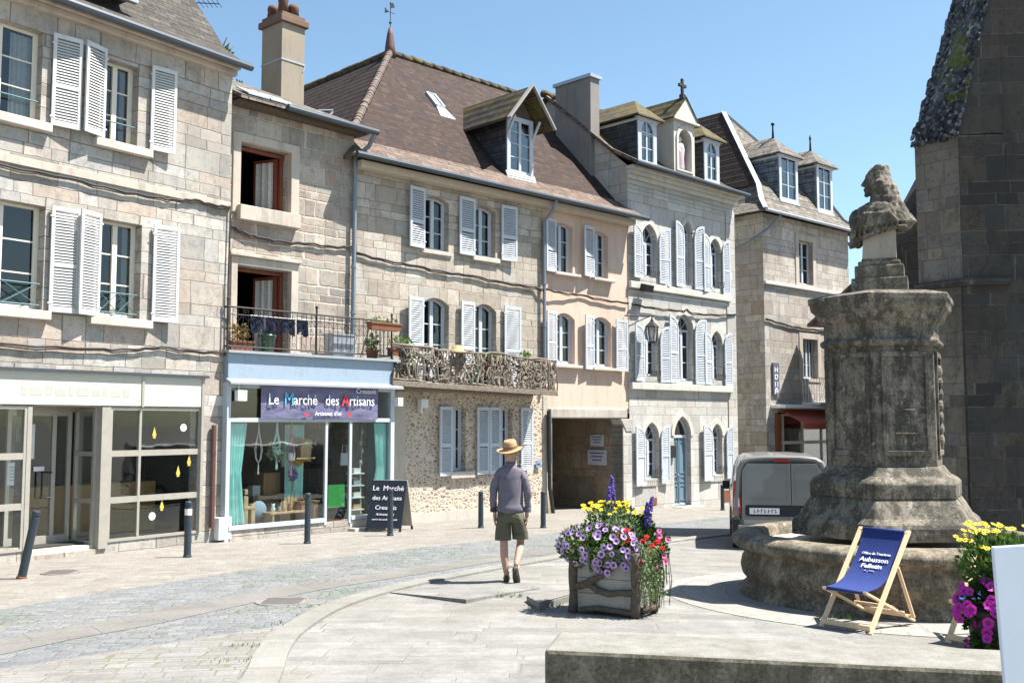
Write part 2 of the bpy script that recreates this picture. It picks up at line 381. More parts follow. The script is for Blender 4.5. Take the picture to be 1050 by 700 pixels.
class House:
    def __init__(s,name,label,cat,p,d,zb,group=None,k=1,zbase=None):
        s.zb=zb; z_=zb if zbase is None else zbase
        s.root=empty(name,label,cat,(p[0],p[1],z_),math.atan2(d[1],d[0]),group); s.holes=[]; s.root.scale=(k,k,k)
        s.M=Matrix.Translation((p[0],p[1],z_))@Matrix.Rotation(math.atan2(d[1],d[0]),4,'Z')@Matrix.Scale(k,4)@Matrix.Translation((0,0,-zb))
    def part(s,name,mb,mats,parent=None,label=None,**k): return mb.build(name,mats,parent or s.root,zoff=s.zb,label=label,**k)
    def w(s,x,y,z): return s.M@Vector((x,y,z))
    def window(s,x0,x1,z0,z1,kind='rect',rise=0,rows=3,y=.16,mat=None,cols=2,transom=None,curtain=0,fw=.055,hole=True,glass=None,name='window',bars=True,label=None):
        mat=mat or M['whiteb']
        if hole: s.holes.append(shape(x0,x1,z0,z1,kind,rise))
        mb=MB(); a=shape(x0+.003,x1-.003,z0+.003,z1-.003,kind,rise); rr=max(rise-fw*.4,0.01)
        b=shape(x0+fw,x1-fw,z0+fw*1.3,z1-fw,kind,rr)
        ringband(mb,a,b,y,y+.06)
        X0,X1,Z0,Z1=x0+fw,x1-fw,z0+fw*1.3,z1-fw
        tz=lambda x: topz(x,X0,X1,Z1,kind,rr)
        lim=transom if transom else None
        for c in range(1,cols):
            x=X0+(X1-X0)*c/cols; w_=.05 if (cols==2 or c==cols/2) else .02
            mb.box(x-w_,x+w_,y-.012,y+.05,Z0,(lim or tz(x)-.005))
        # sash stiles
        for (xa,xb) in [(X0,X0+.035),(X1-.035,X1)]: mb.box(xa,xb,y+.012,y+.045,Z0,(lim or min(tz(xa+.002),tz(xb-.002))))
        ztop=lim or (Z1-rr)
        if bars:
            for r in range(1,rows):
                z=Z0+((lim or Z1-rr*.5)-Z0)*r/rows; mb.box(X0,X1,y+.016,y+.04,z-.013,z+.013)
        if transom:
            mb.box(X0,X1,y-.01,y+.05,transom-.03,transom+.03)
            cx=(X0+X1)/2
            for a_ in (-.45,0,.45):
                x=cx+a_*(X1-X0)*.8; mb.bar((cx,y+.03,transom+.02),(x,y+.03,tz(x)-.01),.02,.02,up=(0,1,0))
        o=s.part(name,mb,mat,label=label)
        g=MB(); sh=shape(X0-.01,X1+.01,Z0-.01,Z1+.01,kind,rr); g.add([(p[0],y+.03,p[1]) for p in sh],[tuple(range(len(sh)))])
        s.part('glass_pane',g,glass or M['glass'],o)
        if curtain:
            k=MB(); n=14
            for (xa,xb) in ([(X0,X0+(X1-X0)*curtain),(X1-(X1-X0)*curtain,X1)] if curtain<.5 else [(X0,X1)]):
                vs=[];fs=[]
                for i in range(n+1):
                    x=xa+(xb-xa)*i/n; yy=y+.12+.02*math.sin(i*2.1)
                    zt=min(Z1-rr,Z1) 
                    vs+=[(x,yy,Z0),(x,yy,zt if curtain<.5 else zt)]
                for i in range(n): fs.append((2*i,2*i+2,2*i+3,2*i+1))
                k.add(vs,fs)
            s.part('curtain',k,M['curtain'],o)
        return o
    def sill(s,x0,x1,z,t=.12,pr=.12,mat=None):
        mb=MB(); mb.box(x0,x1,-pr,.16,z-t,z-.002); return s.part('window_sill',mb,mat or M['sill'],bev=.012)
    def shutter(s,xh,side,w,z0,z1,arch=0,ang=6,mat=None,solid=None,y=-.05,mid=True,label=None):
        ang=ang+RSH.uniform(-2.5,4); z0+=RSH.uniform(-.012,.012)
        T=Matrix.Translation((xh,y,0))@Matrix.Rotation(R(ang)*(-side),4,'Z')@Matrix.Scale(side,4,(1,0,0)) if side<0 else Matrix.Translation((xh,y,0))@Matrix.Rotation(-R(ang),4,'Z')
        mb=MB(T); st=.06
        def tz(u):
            if not arch: return z1
            hw=w; Rr=(arch*arch+hw*hw)/(2*hw); t=min(max(u,0),w)
            return z1-arch+math.sqrt(max(Rr*Rr-(Rr-t)**2,0))
        # stiles
        th=.035
        def column(u0,u1,n=1):
            for i in range(n):
                a=u0+(u1-u0)*i/n;b=u0+(u1-u0)*(i+1)/n
                vs=[(a,0,z0),(b,0,z0),(b,0,tz(b)),(a,0,tz(a)),(a,-th,z0),(b,-th,z0),(b,-th,tz(b)),(a,-th,tz(a))]
                mb.add(vs,[(0,1,2,3),(7,6,5,4),(0,4,5,1),(1,5,6,2),(2,6,7,3),(3,7,4,0)])
        column(0,st); column(w-st,w)
        mb.box(st,w-st,-th,0,z0,z0+.1)
        n=8
        for i in range(n):
            a=st+(w-2*st)*i/n;b=st+(w-2*st)*(i+1)/n
            vs=[(a,0,tz(a)-.08),(b,0,tz(b)-.08),(b,0,tz(b)),(a,0,tz(a))]; vs+=[(p[0],-th,p[2]) for p in vs]
            mb.add(vs,[(0,1,2,3),(7,6,5,4),(0,4,5,1),(2,6,7,3)])
        zm=(z0+z1)/2-.1
        if mid: mb.box(st,w-st,-th,0,zm-.04,zm+.04)
        zz=z0+.115
        if solid:
            mb.box(st,w-st,-th*.6,-.008,z0+.1,solid); mb.box(st,w-st,-th,0,solid-.04,solid+.03); zz=solid+.04
        pitch=.052
        while True:
            zt=zz+pitch
            # find extents where slat fits below arch
            u0=st
            if arch:
                while u0<w-st and tz(u0)-.07<zt: u0+=.02
                if u0>=w-st-.03: break
            elif zt>z1-.07: break
            if not(mid and zm-.055<zz+.02<zm+.045):
                mb.add([(u0,-th+.004,zz),(w-st,-th+.004,zz),(w-st,-.004,zz+.035),(u0,-.004,zz+.035),(u0,-th+.004,zz+.009),(w-st,-th+.004,zz+.009),(w-st,-.004,zz+.044),(u0,-.004,zz+.044)],[(0,1,2,3),(7,6,5,4),(0,4,5,1),(3,2,6,7)])
            zz+=pitch
        # hinge hooks
        mb.box(-.03,.05,-th-.006,-th,z0+.14,z0+.17); mb.box(-.03,.05,-th-.006,-th,z1-arch-.2,z1-arch-.17)
        return s.part('shutter',mb,mat or M['white'],label=label)
def arcpts(a,b,sag,n=10):
    a=Vector(a);b=Vector(b); return [a.lerp(b,i/n)+Vector((0,0,-sag*4*(i/n)*(1-i/n)+.015*math.sin(i*2.3))) for i in range(n+1)]
def ridge(mb,a,b,r=.11,step=.33):
    a=Vector(a);b=Vector(b);L=(b-a).length;n=max(2,int(L/step));d=(b-a)/n
    for i in range(n):
        p=a+d*i; jt=Vector((0,0,random.uniform(-.012,.015)))
        mb.tube([p+jt,p+d*1.04+jt],[r*1.06,r*.93],8)

# ---- house A : grey stone house with vacant shop, far left
pA=(-5.368,19.2); dA=(.5775,.8164)
A=House('stone_house','large grey stone townhouse with a vacant glass shopfront at the left edge','house',pA,dA,-.72,k=.915,zbase=-.519)
w1=A.window; cr=M['cream']
w1(-5.55,-4.16,6.9,8.5,rows=3,mat=cr,curtain=.3); w1(-3.0,-2.22,6.88,8.42,rows=3,mat=cr,curtain=.22,y=.2)
w1(-5.4,-4.0,3.6,5.42,rows=3,mat=cr,y=.2); w1(-2.95,-2.06,3.6,5.4,rows=3,mat=cr,y=.2,curtain=.2)
w1(-8.6,-7.3,6.9,8.5,mat=cr); w1(-8.6,-7.3,3.6,5.42,mat=cr)
for z0,z1 in((6.87,8.54),(3.58,5.45)):
    A.shutter(-4.0+(.08 if z0<5 else 0),1,.52,z0,z1,ang=10); A.shutter(-2.98,-1,.5,z0,z1,ang=14,y=-.08,mid=False); A.shutter(-1.98+(.14 if z0<5 else 0),1,.53,z0,z1,ang=8,mid=False)
    A.shutter(-7.3,1,.5,z0,z1,ang=8); A.shutter(-5.6,-1,.5,z0,z1,ang=10)
for x0,x1,z in((-5.7,-4.0,6.88),(-3.15,-1.95,6.86),(-5.7,-3.9,3.58),(-3.15,-1.85,3.58),(-8.8,-7.1,6.88),(-8.8,-7.1,3.58)): A.sill(x0,x1,z,.16,.14)
# shop holes
A.holes+= [shape(-9.6,-4.22,-.45,1.93),shape(-4.12,-2.78,-.62,1.93),shape(-2.62,-.62,-.5,1.93)]
mb=MB(); wall(mb,[(-13,-.95),(0,-.95),(0,9.1),(-13,9.1)],A.holes,0,.3)
mb.add([(0,0,-.95),(0,9,-.95),(0,9,9.1),(0,0,9.1),(-13,0,-.95),(-13,9,-.95),(-13,9,9.1),(-13,0,9.1)],[(0,1,2,3),(5,4,7,6),(1,5,6,2)])
A.part('wall',mb,M['stoneA'])
mb=MB(); mb.box(-12.9,-.05,-.0,.02,-2,-1.9)
mb=MB(); mb.box(-12.9,-.32,2.2,2.3,-.9,9.0)
for z in (2.6,5.9): mb.box(-12.9,-.32,.32,2.2,z,z+.25)
mb.box(-12.9,-.32,.32,2.2,-.9,-.52); mb.box(-.3,-.2,.31,2.2,-.9,9)
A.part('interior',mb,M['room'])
mb=MB(); mb.box(-13.1,.03,-.14,.02,8.86,8.98); mb.box(-13.1,.05,-.22,.02,8.98,9.08); A.part('cornice',mb,M['trimB'],bev=.02)
mb=MB(); mb.box(-13,.001,-.035,-.002,6.05,6.2); A.part('string_course',mb,M['trimB'],bev=.01)
mb=MB(); mb.slab([(-13.2,-.38,9.06),(.12,-.38,9.06),(.12,.4,9.6),(-13.2,.4,9.6)],.06)
mb.slab([(-13.2,.4,9.6),(.12,.4,9.6),(.12,4.5,14.7),(-13.2,4.5,14.7)],.06); mb.slab([(.12,9.2,9.2),(-13.2,9.2,9.2),(-13.2,4.5,14.7),(.12,4.5,14.7)],.06)
rA=A.part('roof',mb,M['tileA'])
mb=MB(); mb.add([(0,0,9.1),(0,9,9.1),(0,4.5,14.6)],[(0,1,2)]); A.part('gable',mb,M['stoneA'])
# dormer foot visible at the top edge of the photo
mb=MB(); mb.box(-3.55,-2.35,.1,2.2,9.75,11.3); mb.slab([(-3.7,-.02,9.8),(-2.2,-.02,9.8),(-2.2,.1,9.95),(-3.7,.1,9.95)],.05); A.part('dormer',mb,M['tileE'])
mb=MB(); mb.box(-3.6,-2.3,-.03,.1,9.66,9.74); A.part('flashing',mb,M['zincw'])
mb=MB(); mb.tube([(-13.2,-.43,9.02),(.15,-.43,9.02)],.075,10); A.part('gutter',mb,M['gutter'])
# shopfront
mb=MB()
fr=.055
def gridframe(mb,x0,x1,z0,z1,xs,zs,y=-.02,w=.05,d=.07,base=0):
    mb.box(x0,x0+w,y,y+d,z0,z1); mb.box(x1-w,x1,y,y+d,z0,z1); mb.box(x0+w,x1-w,y,y+d,z1-w,z1); mb.box(x0+w,x1-w,y,y+d,z0,z0+w)
    for x in xs: mb.box(x-w/2,x+w/2,y+.002,y+d-.002,z0+w,z1-w)
    for z in zs: mb.box(x0+w,x1-w,y+.004,y+d-.004,z-.055,z+.055)
gridframe(mb,-2.62,-.6,-.52,1.93,[-1.98],[1.08,.23])
gridframe(mb,-9.6,-4.2,-.52,1.93,[-5.5,-7,-8.4],[1.08,.23])
mb.box(-2.8,-2.622,-.04,.09,-.62,1.93); mb.box(-4.2,-4.12,-.03,.09,-.62,1.93)
fo=A.part('shopfront_frame',mb,M['alu'])
g=MB(); g.box(-2.58,-.64,.01,.018,-.5,1.9); g.box(-9.5,-4.24,.01,.018,-.5,1.9); A.part('glass_pane',g,M['shopglass'],fo)
mb=MB(); mb.box(-4.12,-2.8,.1,.9,-.8,-.55); A.part('threshold',mb,M['sill'])
# recessed door leaf and angled side glazing
mb=MB(); y=.75
for a,b in((-4.12,-4.05),(-3.28,-3.2),(-2.98,-2.9)): mb.box(a,b,y,y+.06,-.55,1.85)
for a,b in((-4.05,-3.28),(-3.2,-2.98)):
    mb.box(a,b,y,y+.06,1.77,1.85); mb.box(a,b,y,y+.06,-.55,-.38)
mb.box(-4.12,-2.8,y-.01,y+.08,1.85,1.95)
do=A.part('door',mb,M['alu'],label='recessed grey aluminium shop door with notices')
g=MB(); g.box(-4.05,-3.28,y+.02,y+.03,-.4,1.8); g.box(-3.2,-2.98,y+.02,y+.03,-.4,1.8); A.part('glass_pane',g,M['shopglass'],do)
mb=MB(); mb.tube([(-3.32,y,.75),(-3.32,y-.08,.75),(-3.5,y-.08,.75),(-3.5,y-.08,.3),(-3.32,y-.08,.3),(-3.32,y,.3)],.018,6); A.part('door_handle',mb,M['black'],do)
for (a,b,z0,z1) in((-3.95,-3.62,1.0,1.62),(-4.1,-3.85,.55,.95),(-3.62,-3.42,.78,.86)):
    mb=MB(); mb.box(a,b,y-.006,y+.018,z0,z1)
    for k in range(5 if z1-z0>.3 else 0):
        mb.cm=1; zz=z1-.08-k*(z1-z0-.12)/5; mb.box(a+.04,b-.05-.03*(k%3),y-.009,y-.006,zz-.012,zz)
    A.part('paper_notice',mb,[M['wht'],M['pipe']],do)
mb=MB()
T=Matrix.Translation((-2.85,.0,0)); 
for yy0,yy1 in((.09,.15),(.68,.74)): mb.box(-2.86,-2.8,yy0,yy1,-.55,1.93)
for z in(1.88,1.08,.23,-.52): mb.box(-2.855,-2.805,.15,.68,z-.04,z+.04)
so=A.part('side_glazing',mb,M['alu']); g=MB(); g.box(-2.835,-2.827,.15,.68,-.5,1.85); A.part('glass_pane',g,M['shopglass'],so)
mb=MB(); mb.box(-9.6,-2.0,-.05,-.004,1.96,2.53); mb.box(-1.95,-.63,-.05,-.004,1.96,2.53); A.part('sign_board',mb,M['board'],label='blank cream sign board with ghost of removed lettering')
mb=MB(); mb.box(-2.0,-1.95,-.07,-.004,1.94,2.55); mb.box(-.63,-.57,-.07,-.004,-.5,2.55); A.part('trim',mb,M['alu'])
mb=MB(); mb.box(-9.7,-.5,-.12,-.002,2.53,2.58); A.part('canopy_strip',mb,M['gutter'])
# ghost lettering: faint grey smudges of the removed name
mb=MB(); x=-4.35
for wd in (.1,.22,.12,.2,.08,.24,.16,.1,.2,.14,.1,.18,.1):
    if x+wd<-2.1: mb.box(x,x+wd,-.0525,-.05,2.12,2.12+random.uniform(.12,.2))
    x+=wd+.06
A.part('lettering_ghost',mb,plaster('faded lettering',(.4,.4,.36),(.43,.42,.37),(.36,.36,.34),.3))
# window stickers
for (x,z) in((-1.0,1.55),(-1.66,-.12)):
    mb=MB(Matrix.Translation((x,.008,z))@Matrix.Rotation(R(90),4,'X')); mb.lathe([(.075,0),(.075,.004)],16); A.part('round_sticker',mb,M['wht'],fo)
yel=simple('yellow paper',(.55,.42,.08),.7)
for (x,z) in((-1.66,1.4),(-.85,.85),(-1.1,.65),(-1.45,.02)):
    mb=MB(); mb.add([(x-.05,.004,z),(x+.05,.004,z),(x,.004,z+.17)],[(0,1,2)]); mb.box(x-.03,x+.03,.003,.005,z-.05,z); A.part('yellow_bell_sticker',mb,yel,fo)
# counter and back panel inside
mb=MB(); mb.box(-3.7,-.6,1.4,1.9,-.52,.45); A.part('counter',mb,woodm('oak counter',(.3,.17,.07),(.4,.24,.1)))
for x0,x1,ph in((-5.38,-4.02,0),(-2.93,-2.08,0),):
    mb=MB(); 
    mb.tube([(x0,.05,4.05),(x1,.05,4.05)],.012,5); mb.tube([(x0,.05,3.68),(x1,.05,3.68)],.012,5)
    c=(x0+x1)/2
    for a,b in((x0+.05,c),(c,x1-.05)):
        mb.tube([(a,.05,3.68),(b,.05,4.05)],.009,4); mb.tube([(b,.05,3.68),(a,.05,4.05)],.009,4)
    A.part('window_rail',mb,M['teal'])
    mb=MB(); mb.tube([(x0,.05,7.25),(x1,.05,7.25)],.014,5); A.part('window_rail',mb,M['teal'])
mb=MB(); mb.tube([(-.33,-.08,-.45),(-.33,-.08,1.6)],.05,8); mb.tube([(-.33,-.08,1.0),(-.33,-.08,1.05)],.056,8); A.part('drain_pipe',mb,M['pipered'])
mb=MB(); mb.box(-.22,.1,-.16,.0,-.7,-.25); A.part('utility_box',mb,M['wht'],bev=.01)

# ---- house B : narrow brown house over the craft shop
pB=(-3.490,22.211); dB=(.6717,.7408)
B=House('narrow_house','narrow brown stone house with two dark open windows above the blue grey craft shop front','house',pB,dB,-.68)
B.holes+=[shape(-2.87,-1.66,5.95,7.25),shape(-2.9,-1.62,2.98,4.76)]
mb=MB(); wall(mb,[(-3.12,2.42),(.0,2.42),(.0,8.0),(-3.12,8.0)],B.holes,0,.35)
mb.add([(0,0,-.7),(0,6,-.7),(0,6,8),(0,0,8),(-3.12,0,-.7),(-3.12,6,-.7),(-3.12,6,8),(-3.12,0,8)],[(0,1,2,3),(5,4,7,6),(1,5,6,2)])
mb.box(-3.5,-3.45,-.65,0,-.7,2.38)
B.part('wall',mb,M['stoneB'])
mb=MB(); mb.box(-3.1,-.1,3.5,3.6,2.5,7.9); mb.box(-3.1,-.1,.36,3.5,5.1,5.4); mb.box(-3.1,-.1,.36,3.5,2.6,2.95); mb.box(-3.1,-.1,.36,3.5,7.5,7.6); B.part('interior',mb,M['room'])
mb=MB(); ringband(mb,shape(-3.05,-1.46,5.8,7.42),shape(-2.869,-1.661,5.951,7.249),-.03,.1); B.part('stone_surround',mb,M['trimB'],bev=.012)
mb=MB(); ringband(mb,shape(-3.04,-1.45,2.96,4.93),shape(-2.899,-1.621,2.98,4.759),-.035,.1)
mb.box(-3.1,-1.4,-.1,-.002,4.93,5.0); B.part('stone_surround',mb,M['trimB'],bev=.012)
B.sill(-2.95,-1.5,5.95,.3,.16,M['trimB'])
for z0,z1,x1 in((5.97,7.22,-1.68),(3.0,4.74,-1.64)):
    mb=MB(); ringband(mb,shape(-2.86,x1,z0,z1),shape(-2.8,x1-.06,z0+.05,z1-.06),.26,.33)
    # casement swung inwards at the right
    xh=x1-.08; L=.56; 
    def cbar(y0,y1,za,zb): mb.box(xh-.05,xh,y0,y1,za,zb)
    T=Matrix.Translation((xh,.34,0))@Matrix.Rotation(R(22),4,'Z'); mb.T=T
    mb.box(-.03,.03,0,.07,z0+.06,z1-.07); mb.box(-.03,.03,L-.07,L,z0+.06,z1-.07)
    for zz in(z0+.06,(z0+z1)/2,z1-.13): mb.box(-.028,.028,.07,L-.07,zz,zz+.06)
    mb.T=None
    o=B.part('casement_window',mb,M['brownframe'],label='red brown casement standing open inwards')
    g=MB(T); g.box(-.004,.004,.07,L-.07,z0+.1,z1-.1); B.part('glass_pane',g,M['glass'],o)
    k=MB(T)
    vs=[];fs=[]
    for i in range(9): vs+=[(-.05+.012*math.sin(i*2.2),.07+i*.052,z0+.14),(-.05+.012*math.sin(i*2.2),.07+i*.052,z1-.14)]
    for i in range(8): fs.append((2*i,2*i+2,2*i+3,2*i+1))
    k.add(vs,fs); B.part('curtain',k,M['curtain'],o)
# roof B
mb=MB(); m_=.49
mb.slab([(-3.15,-.42,8.06),(.22,-.42,8.06),(-1.9,1.7,9.1),(-3.15,1.7,9.1)],.07); mb.slab([(.22,-.42,8.06),(.22,5.5,8.06),(-1.9,3.8,9.1),(-1.9,1.7,9.1)],.07); mb.slab([(-3.15,1.7,9.1),(-1.9,1.7,9.1),(-1.9,3.8,9.1),(-3.15,3.8,9.1)],.07)
rb=B.part('roof',mb,M['tileE'])
mb=MB(); 
for x0,x1 in((-2.95,-2.45),(-2.42,-1.9)):
    mb.slab([(x0,-.36,8.12),(x1,-.36,8.12),(x1,.1,8.35),(x0,.1,8.35)],.03,(0,0,1))
B.part('zinc_flap',mb,M['zincw'],rb)
mb=MB(); mb.box(-3.1,.1,-.3,-.02,7.93,8.0); B.part('eave_board',mb,M['bark'])
mb=MB(); mb.tube([(-2.1,-.48,8.02),(.27,-.48,8.0)],.07,10); B.part('gutter',mb,M['gutter'])
mb=MB(); mb.tube([(.2,-.48,7.95),(.17,-.3,7.7),(-.04,-.1,7.45),(-.05,-.1,3.0)],.05,8)
for z in (6.5,5,4): mb.tube([(-.05,-.1,z),(-.05,-.1,z+.05)],.06,8)
B.part('drain_pipe',mb,M['pipe'])
mb=MB(); mb.box(-.69,-.05,1.8,2.6,8.2,10.85); mb.box(-.66,-.08,1.83,2.57,7.9,8.2)
ch=B.part('chimney',mb,M['chim'],bev=.01)
mb=MB(); mb.box(-.76,.02,1.73,2.67,10.85,11.0); mb.box(-.7,-.04,1.79,2.61,11.0,11.1); B.part('chimney_cap',mb,plaster('brown cap stone',(.14,.085,.06),(.18,.12,.09)),ch,bev=.015)
mb=MB(); mb.smooth=True
for x,y,r,h in((-.53,2.0,.11,.5),(-.24,2.0,.12,.32),(-.24,2.38,.12,.4),(-.52,2.4,.13,.32)): mb=MB(); mb.smooth=True; mb.lathe([(r*1.2,0),(r,h*.6),(r*1.12,h*.7),(r*.95,h),(r*.6,h),(r*.6,h*.3)],14,(x,y,11.08)); B.part('chimney_pot',mb,M['potbrown'],ch)
mb=MB(); mb.box(-.7,-.685,1.79,2.61,9.95,9.99); mb.box(-.7,-.04,1.785,1.8,9.95,9.99); mb.bar((-.04,1.79,9.97),(-.1,1.79,9.8),.02,.02); B.part('strap',mb,M['zincw'],ch)
# television aerial
t=empty('television_aerial','thin metal television aerial mast on the roof beside the chimney','aerial',tuple(B.w(-2.9,2.3,9.0)))
mb=MB(); mb.tube([(0,0,0),(0,0,2.7)],.022,6); mb.build('mast',M['iron'],t)
mb=MB()
mb.tube([(-.9,0,2.5),(.3,0,2.2)],.012,4)
for i in range(9): x=-.9+i*.12; mb.tube([(x,-.22,2.5-i*.03),(x,.22,2.5-i*.03)],.007,4)
mb.tube([(0,0,1.75),(.75,.1,1.75)],.012,4)
for i in range(7): mb.tube([(.15+i*.1,-.1,1.75),(.15+i*.1,.3,1.75)],.007,4)
mb.build('antenna_rods',M['iron'],t)

# ---- shop front of B (projects from the wall) : part of house B
mb=MB(); mb.box(-3.54,.55,-.78,0,2.4,2.95); so=B.part('fascia',mb,M['fascia'],bev=.01,label='blue grey sheet metal fascia')
mb=MB(); mb.slab([(-3.58,-.95,2.4),(.68,-.95,2.4),(.68,-.78,2.47),(-3.58,-.78,2.47)],.04); mb.box(-3.58,.66,-.86,.02,2.95,3.0); B.part('fascia_ledge',mb,M['zincw'],so)
mb=MB()
for a,b in((-3.54,-3.46),(.47,.57)): mb.box(a,b,-.78,-.68,-.58,2.4)
mb.box(-3.46,.47,-.78,-.7,1.66,1.74); mb.box(-1.26,-1.2,-.775,-.715,-.4,1.66); mb.box(-.64,-.58,-.775,-.715,-.4,1.66); mb.box(-3.46,-1.26,-.79,-.7,-.34,-.26); mb.box(-.58,.47,-.79,-.7,-.34,-.26)
mb.box(-.58,.47,-.77,-.72,2.3,2.4); mb.box(-3.46,-.58,-.77,-.72,2.3,2.4)
mb.box(.47,.57,-.68,.0,-.5,2.4) ; mb.box(-3.56,-3.46,-.68,.0,-.5,2.4)
so=B.part('shopfront_frame',mb,painted('pale blue grey frame',(.44,.48,.52),(.35,.38,.4),.3))
g=MB(); g.box(-3.46,-1.26,-.75,-.742,-.3,1.66); g.box(-1.2,-.64,-.75,-.742,-.3,1.66); g.box(-.58,.47,-.75,-.742,-.3,1.66); g.box(-3.46,.47,-.75,-.742,1.74,2.3); B.part('glass_pane',g,M['shopglass'],so)
mb=MB(); mb.box(-3.56,-.62,-.76,-.66,-.75,-.345); B.part('stall_riser',mb,M['stoneA'])
mb=MB(); mb.box(-.64,.6,-.98,-.5,-.75,-.5); mb.box(-.6,.58,-.76,-.45,-.5,-.35); B.part('step',mb,M['sill'],bev=.015)
mb=MB(); mb.box(-3.45,.46,1.9,2.0,-.5,2.4); mb.box(-3.45,.46,-.65,2.6,-.62,-.36); mb.box(-3.45,.46,-.68,2.6,2.36,2.398); mb.box(.2,.24,.1,2.6,-.4,2.36); mb.box(-3.43,-3.4,-.6,2.6,-.4,2.36)
B.part('shop_interior',mb,M['shoproom'])
for (a,b,zb_,zt,nm) in((-3.44,-3.02,-.26,1.64,'l'),(.1,.45,-.2,1.64,'r'),(-1.75,-1.3,-.2,1.6,'m')):
    mb=MB(); n=30; vs=[];fs=[]
    for i in range(n+1):
        f=i/n
        for j,z in enumerate((zb_,(zb_+zt)/2,zt)):
            g_=[1.0 if nm!='r' else 1.15,.75 if nm!='m' else 1,1][j]
            x=(a+(b-a)*f*g_) if nm!='r' else (b-(b-a)*f*g_)
            vs.append((x,(-.64 if nm!='m' else -.1)+.035*math.sin(i*1.35+j*.4),z))
    for i in range(n):
        for j in range(2): fs.append((3*i+j,3*i+3+j,3*i+4+j,3*i+1+j))
    mb.smooth=True; mb.add(vs,fs); B.part('curtain',mb,M['aqua'],so,label='turquoise curtain hanging in the shop window')

def textmb(txt,size,depth=.004,align='CENTER'):
    cu=bpy.data.curves.new('t','FONT'); cu.body=txt; cu.size=size; cu.extrude=depth; cu.align_x=align; cu.resolution_u=2
    o=bpy.data.objects.new('t',cu); COL.objects.link(o)
    dg=bpy.context.evaluated_depsgraph_get(); dg.update()
    me=bpy.data.meshes.new_from_object(o.evaluated_get(dg)); r=([v.co.copy() for v in me.vertices],[tuple(p.vertices) for p in me.polygons])
    bpy.data.objects.remove(o); bpy.data.meshes.remove(me); bpy.data.curves.remove(cu); return r
def put_text(mb,txt,size,Mx,sx=1,align='CENTER'):
    vs,fs=textmb(txt,size,align=align); T=mb.T; mb.T=(T@Mx if T else Mx); mb.add([Vector((v.x*sx,v.y,v.z)) for v in vs],fs); mb.T=T
def facing(x,y,z): # text plane facing -y at that place
    return Matrix.Translation((x,y,z))@Matrix.Rotation(R(90),4,'X')
# banner
N=NT('dark violet banner cloth'); ob=N.obj(); nz=N.noise(N.mapp(ob,scale=(1,1,2.2),rot=.3),2.2,3,.5)
N.bump(nz,.6,.06); M['banner']=N.base(N.mix(N.ramp(nz,[(.3,0),(.7,1)]),(.1,.095,.17),(.17,.17,.27)),.3)
bn=empty('shop_banner','dark violet cloth banner with the craft market name above the shop window','banner',tuple(B.w(-1.38,-.82,1.72)),math.atan2(dB[1],dB[0]))
mb=MB(); n=24; vs=[];fs=[]
for i in range(n+1):
    for j in range(7):
        x=-1.45+2.9*i/n; z=.0+.68*j/6; vs.append((x,.002+.009*math.sin(i*.8+j*.7)+.006*math.sin(i*1.9-j),z+.012*math.sin(i*.5)*(1-j/6)))
for i in range(n):
    for j in range(6): fs.append((7*i+j,7*i+7+j,7*i+8+j,7*i+1+j))
mb.smooth=True; mb.add(vs,fs); mb.build('cloth',M['banner'],bn)
wl=simple('white lettering',(.8,.8,.82),.6,var=.05)
lets=[('Le',-1.19,wl),('M',-.83,simple('blue lettering',(.1,.45,.65),.6)),('arché',-.44,wl),('des',.22,wl),('A',.56,simple('red lettering',(.75,.05,.08),.6)),('rtisans',.99,wl)]
for t_,x,m_ in lets:
    mb=MB(); put_text(mb,t_,.3 if t_ not in 'MA' else .36,facing(x,-.03,.28 if t_ not in 'MA' else .26),.86); mb.build('lettering',m_,bn)
mb=MB(); put_text(mb,'Creusois',.15,facing(1.1,-.03,.53)); mb.build('lettering',wl,bn)
mb=MB(); put_text(mb,"Artisanat d'ici",.12,facing(.12,-.03,.07)); mb.build('lettering',wl,bn)
mb=MB()
for x in(-.42,.66):
    mb.add([(x,-.035,.03),(x+.06,-.035,.1),(x+.035,-.035,.14),(x,-.035,.11),(x-.035,-.035,.14),(x-.06,-.035,.1)],[tuple(range(6))])
mb.build('heart_mark',simple('dull red print',(.5,.05,.08),.6),bn)

# ---- house C : big beige house, brown hipped roof
pC=(-.5903,25.052); dC=(.7143,.69985)
Cc=House('corner_roof_house','beige stone townhouse under a tall brown hipped roof, with a branch balcony','house',pC,dC,-.78)
wb=M['whiteb']
Cc.window(-2.07,-1.29,5.68,6.96,'seg',.1,mat=wb); Cc.window(-.5,.25,5.7,6.96,'seg',.1,mat=wb)
Cc.window(-2.1,-1.27,2.45,4.56,'seg',.16,rows=4,mat=wb); Cc.window(-.5,.28,2.45,4.54,'seg',.16,rows=4,mat=wb)
Cc.window(-1.2,-.72,.5,2.0,mat=wb); Cc.window(.36,.84,.5,2.0,mat=wb)
for x,sd,w,z0,z1 in((-2.08,-1,.5,5.67,7.08),(-.5,-1,.52,5.68,7.08),(.4,1,.5,5.69,7.08),(-2.1,-1,.5,2.5,4.52),(-.5,-1,.46,2.5,4.55),(.5,1,.55,2.5,4.55),(-1.2,-1,.42,.41,2.02),(-.02,-1,.42,.41,2.02),(.37,-1,.38,.41,2.02),(1.08,1,.38,.46,2.02)):
    Cc.shutter(x,sd,w,z0,z1,ang=5 if x!=.37 else 3,mat=wb)
Cc.sill(-2.15,-1.2,5.68,.1,.05);Cc.sill(-.55,.35,5.7,.12,.08);Cc.sill(-1.25,-.5,.5,.16,.1);Cc.sill(.3,.9,.5,.12,.08)
up=[h for h in Cc.holes if h[0][1]>2.3]; lo=[h for h in Cc.holes if h[0][1]<2.3]
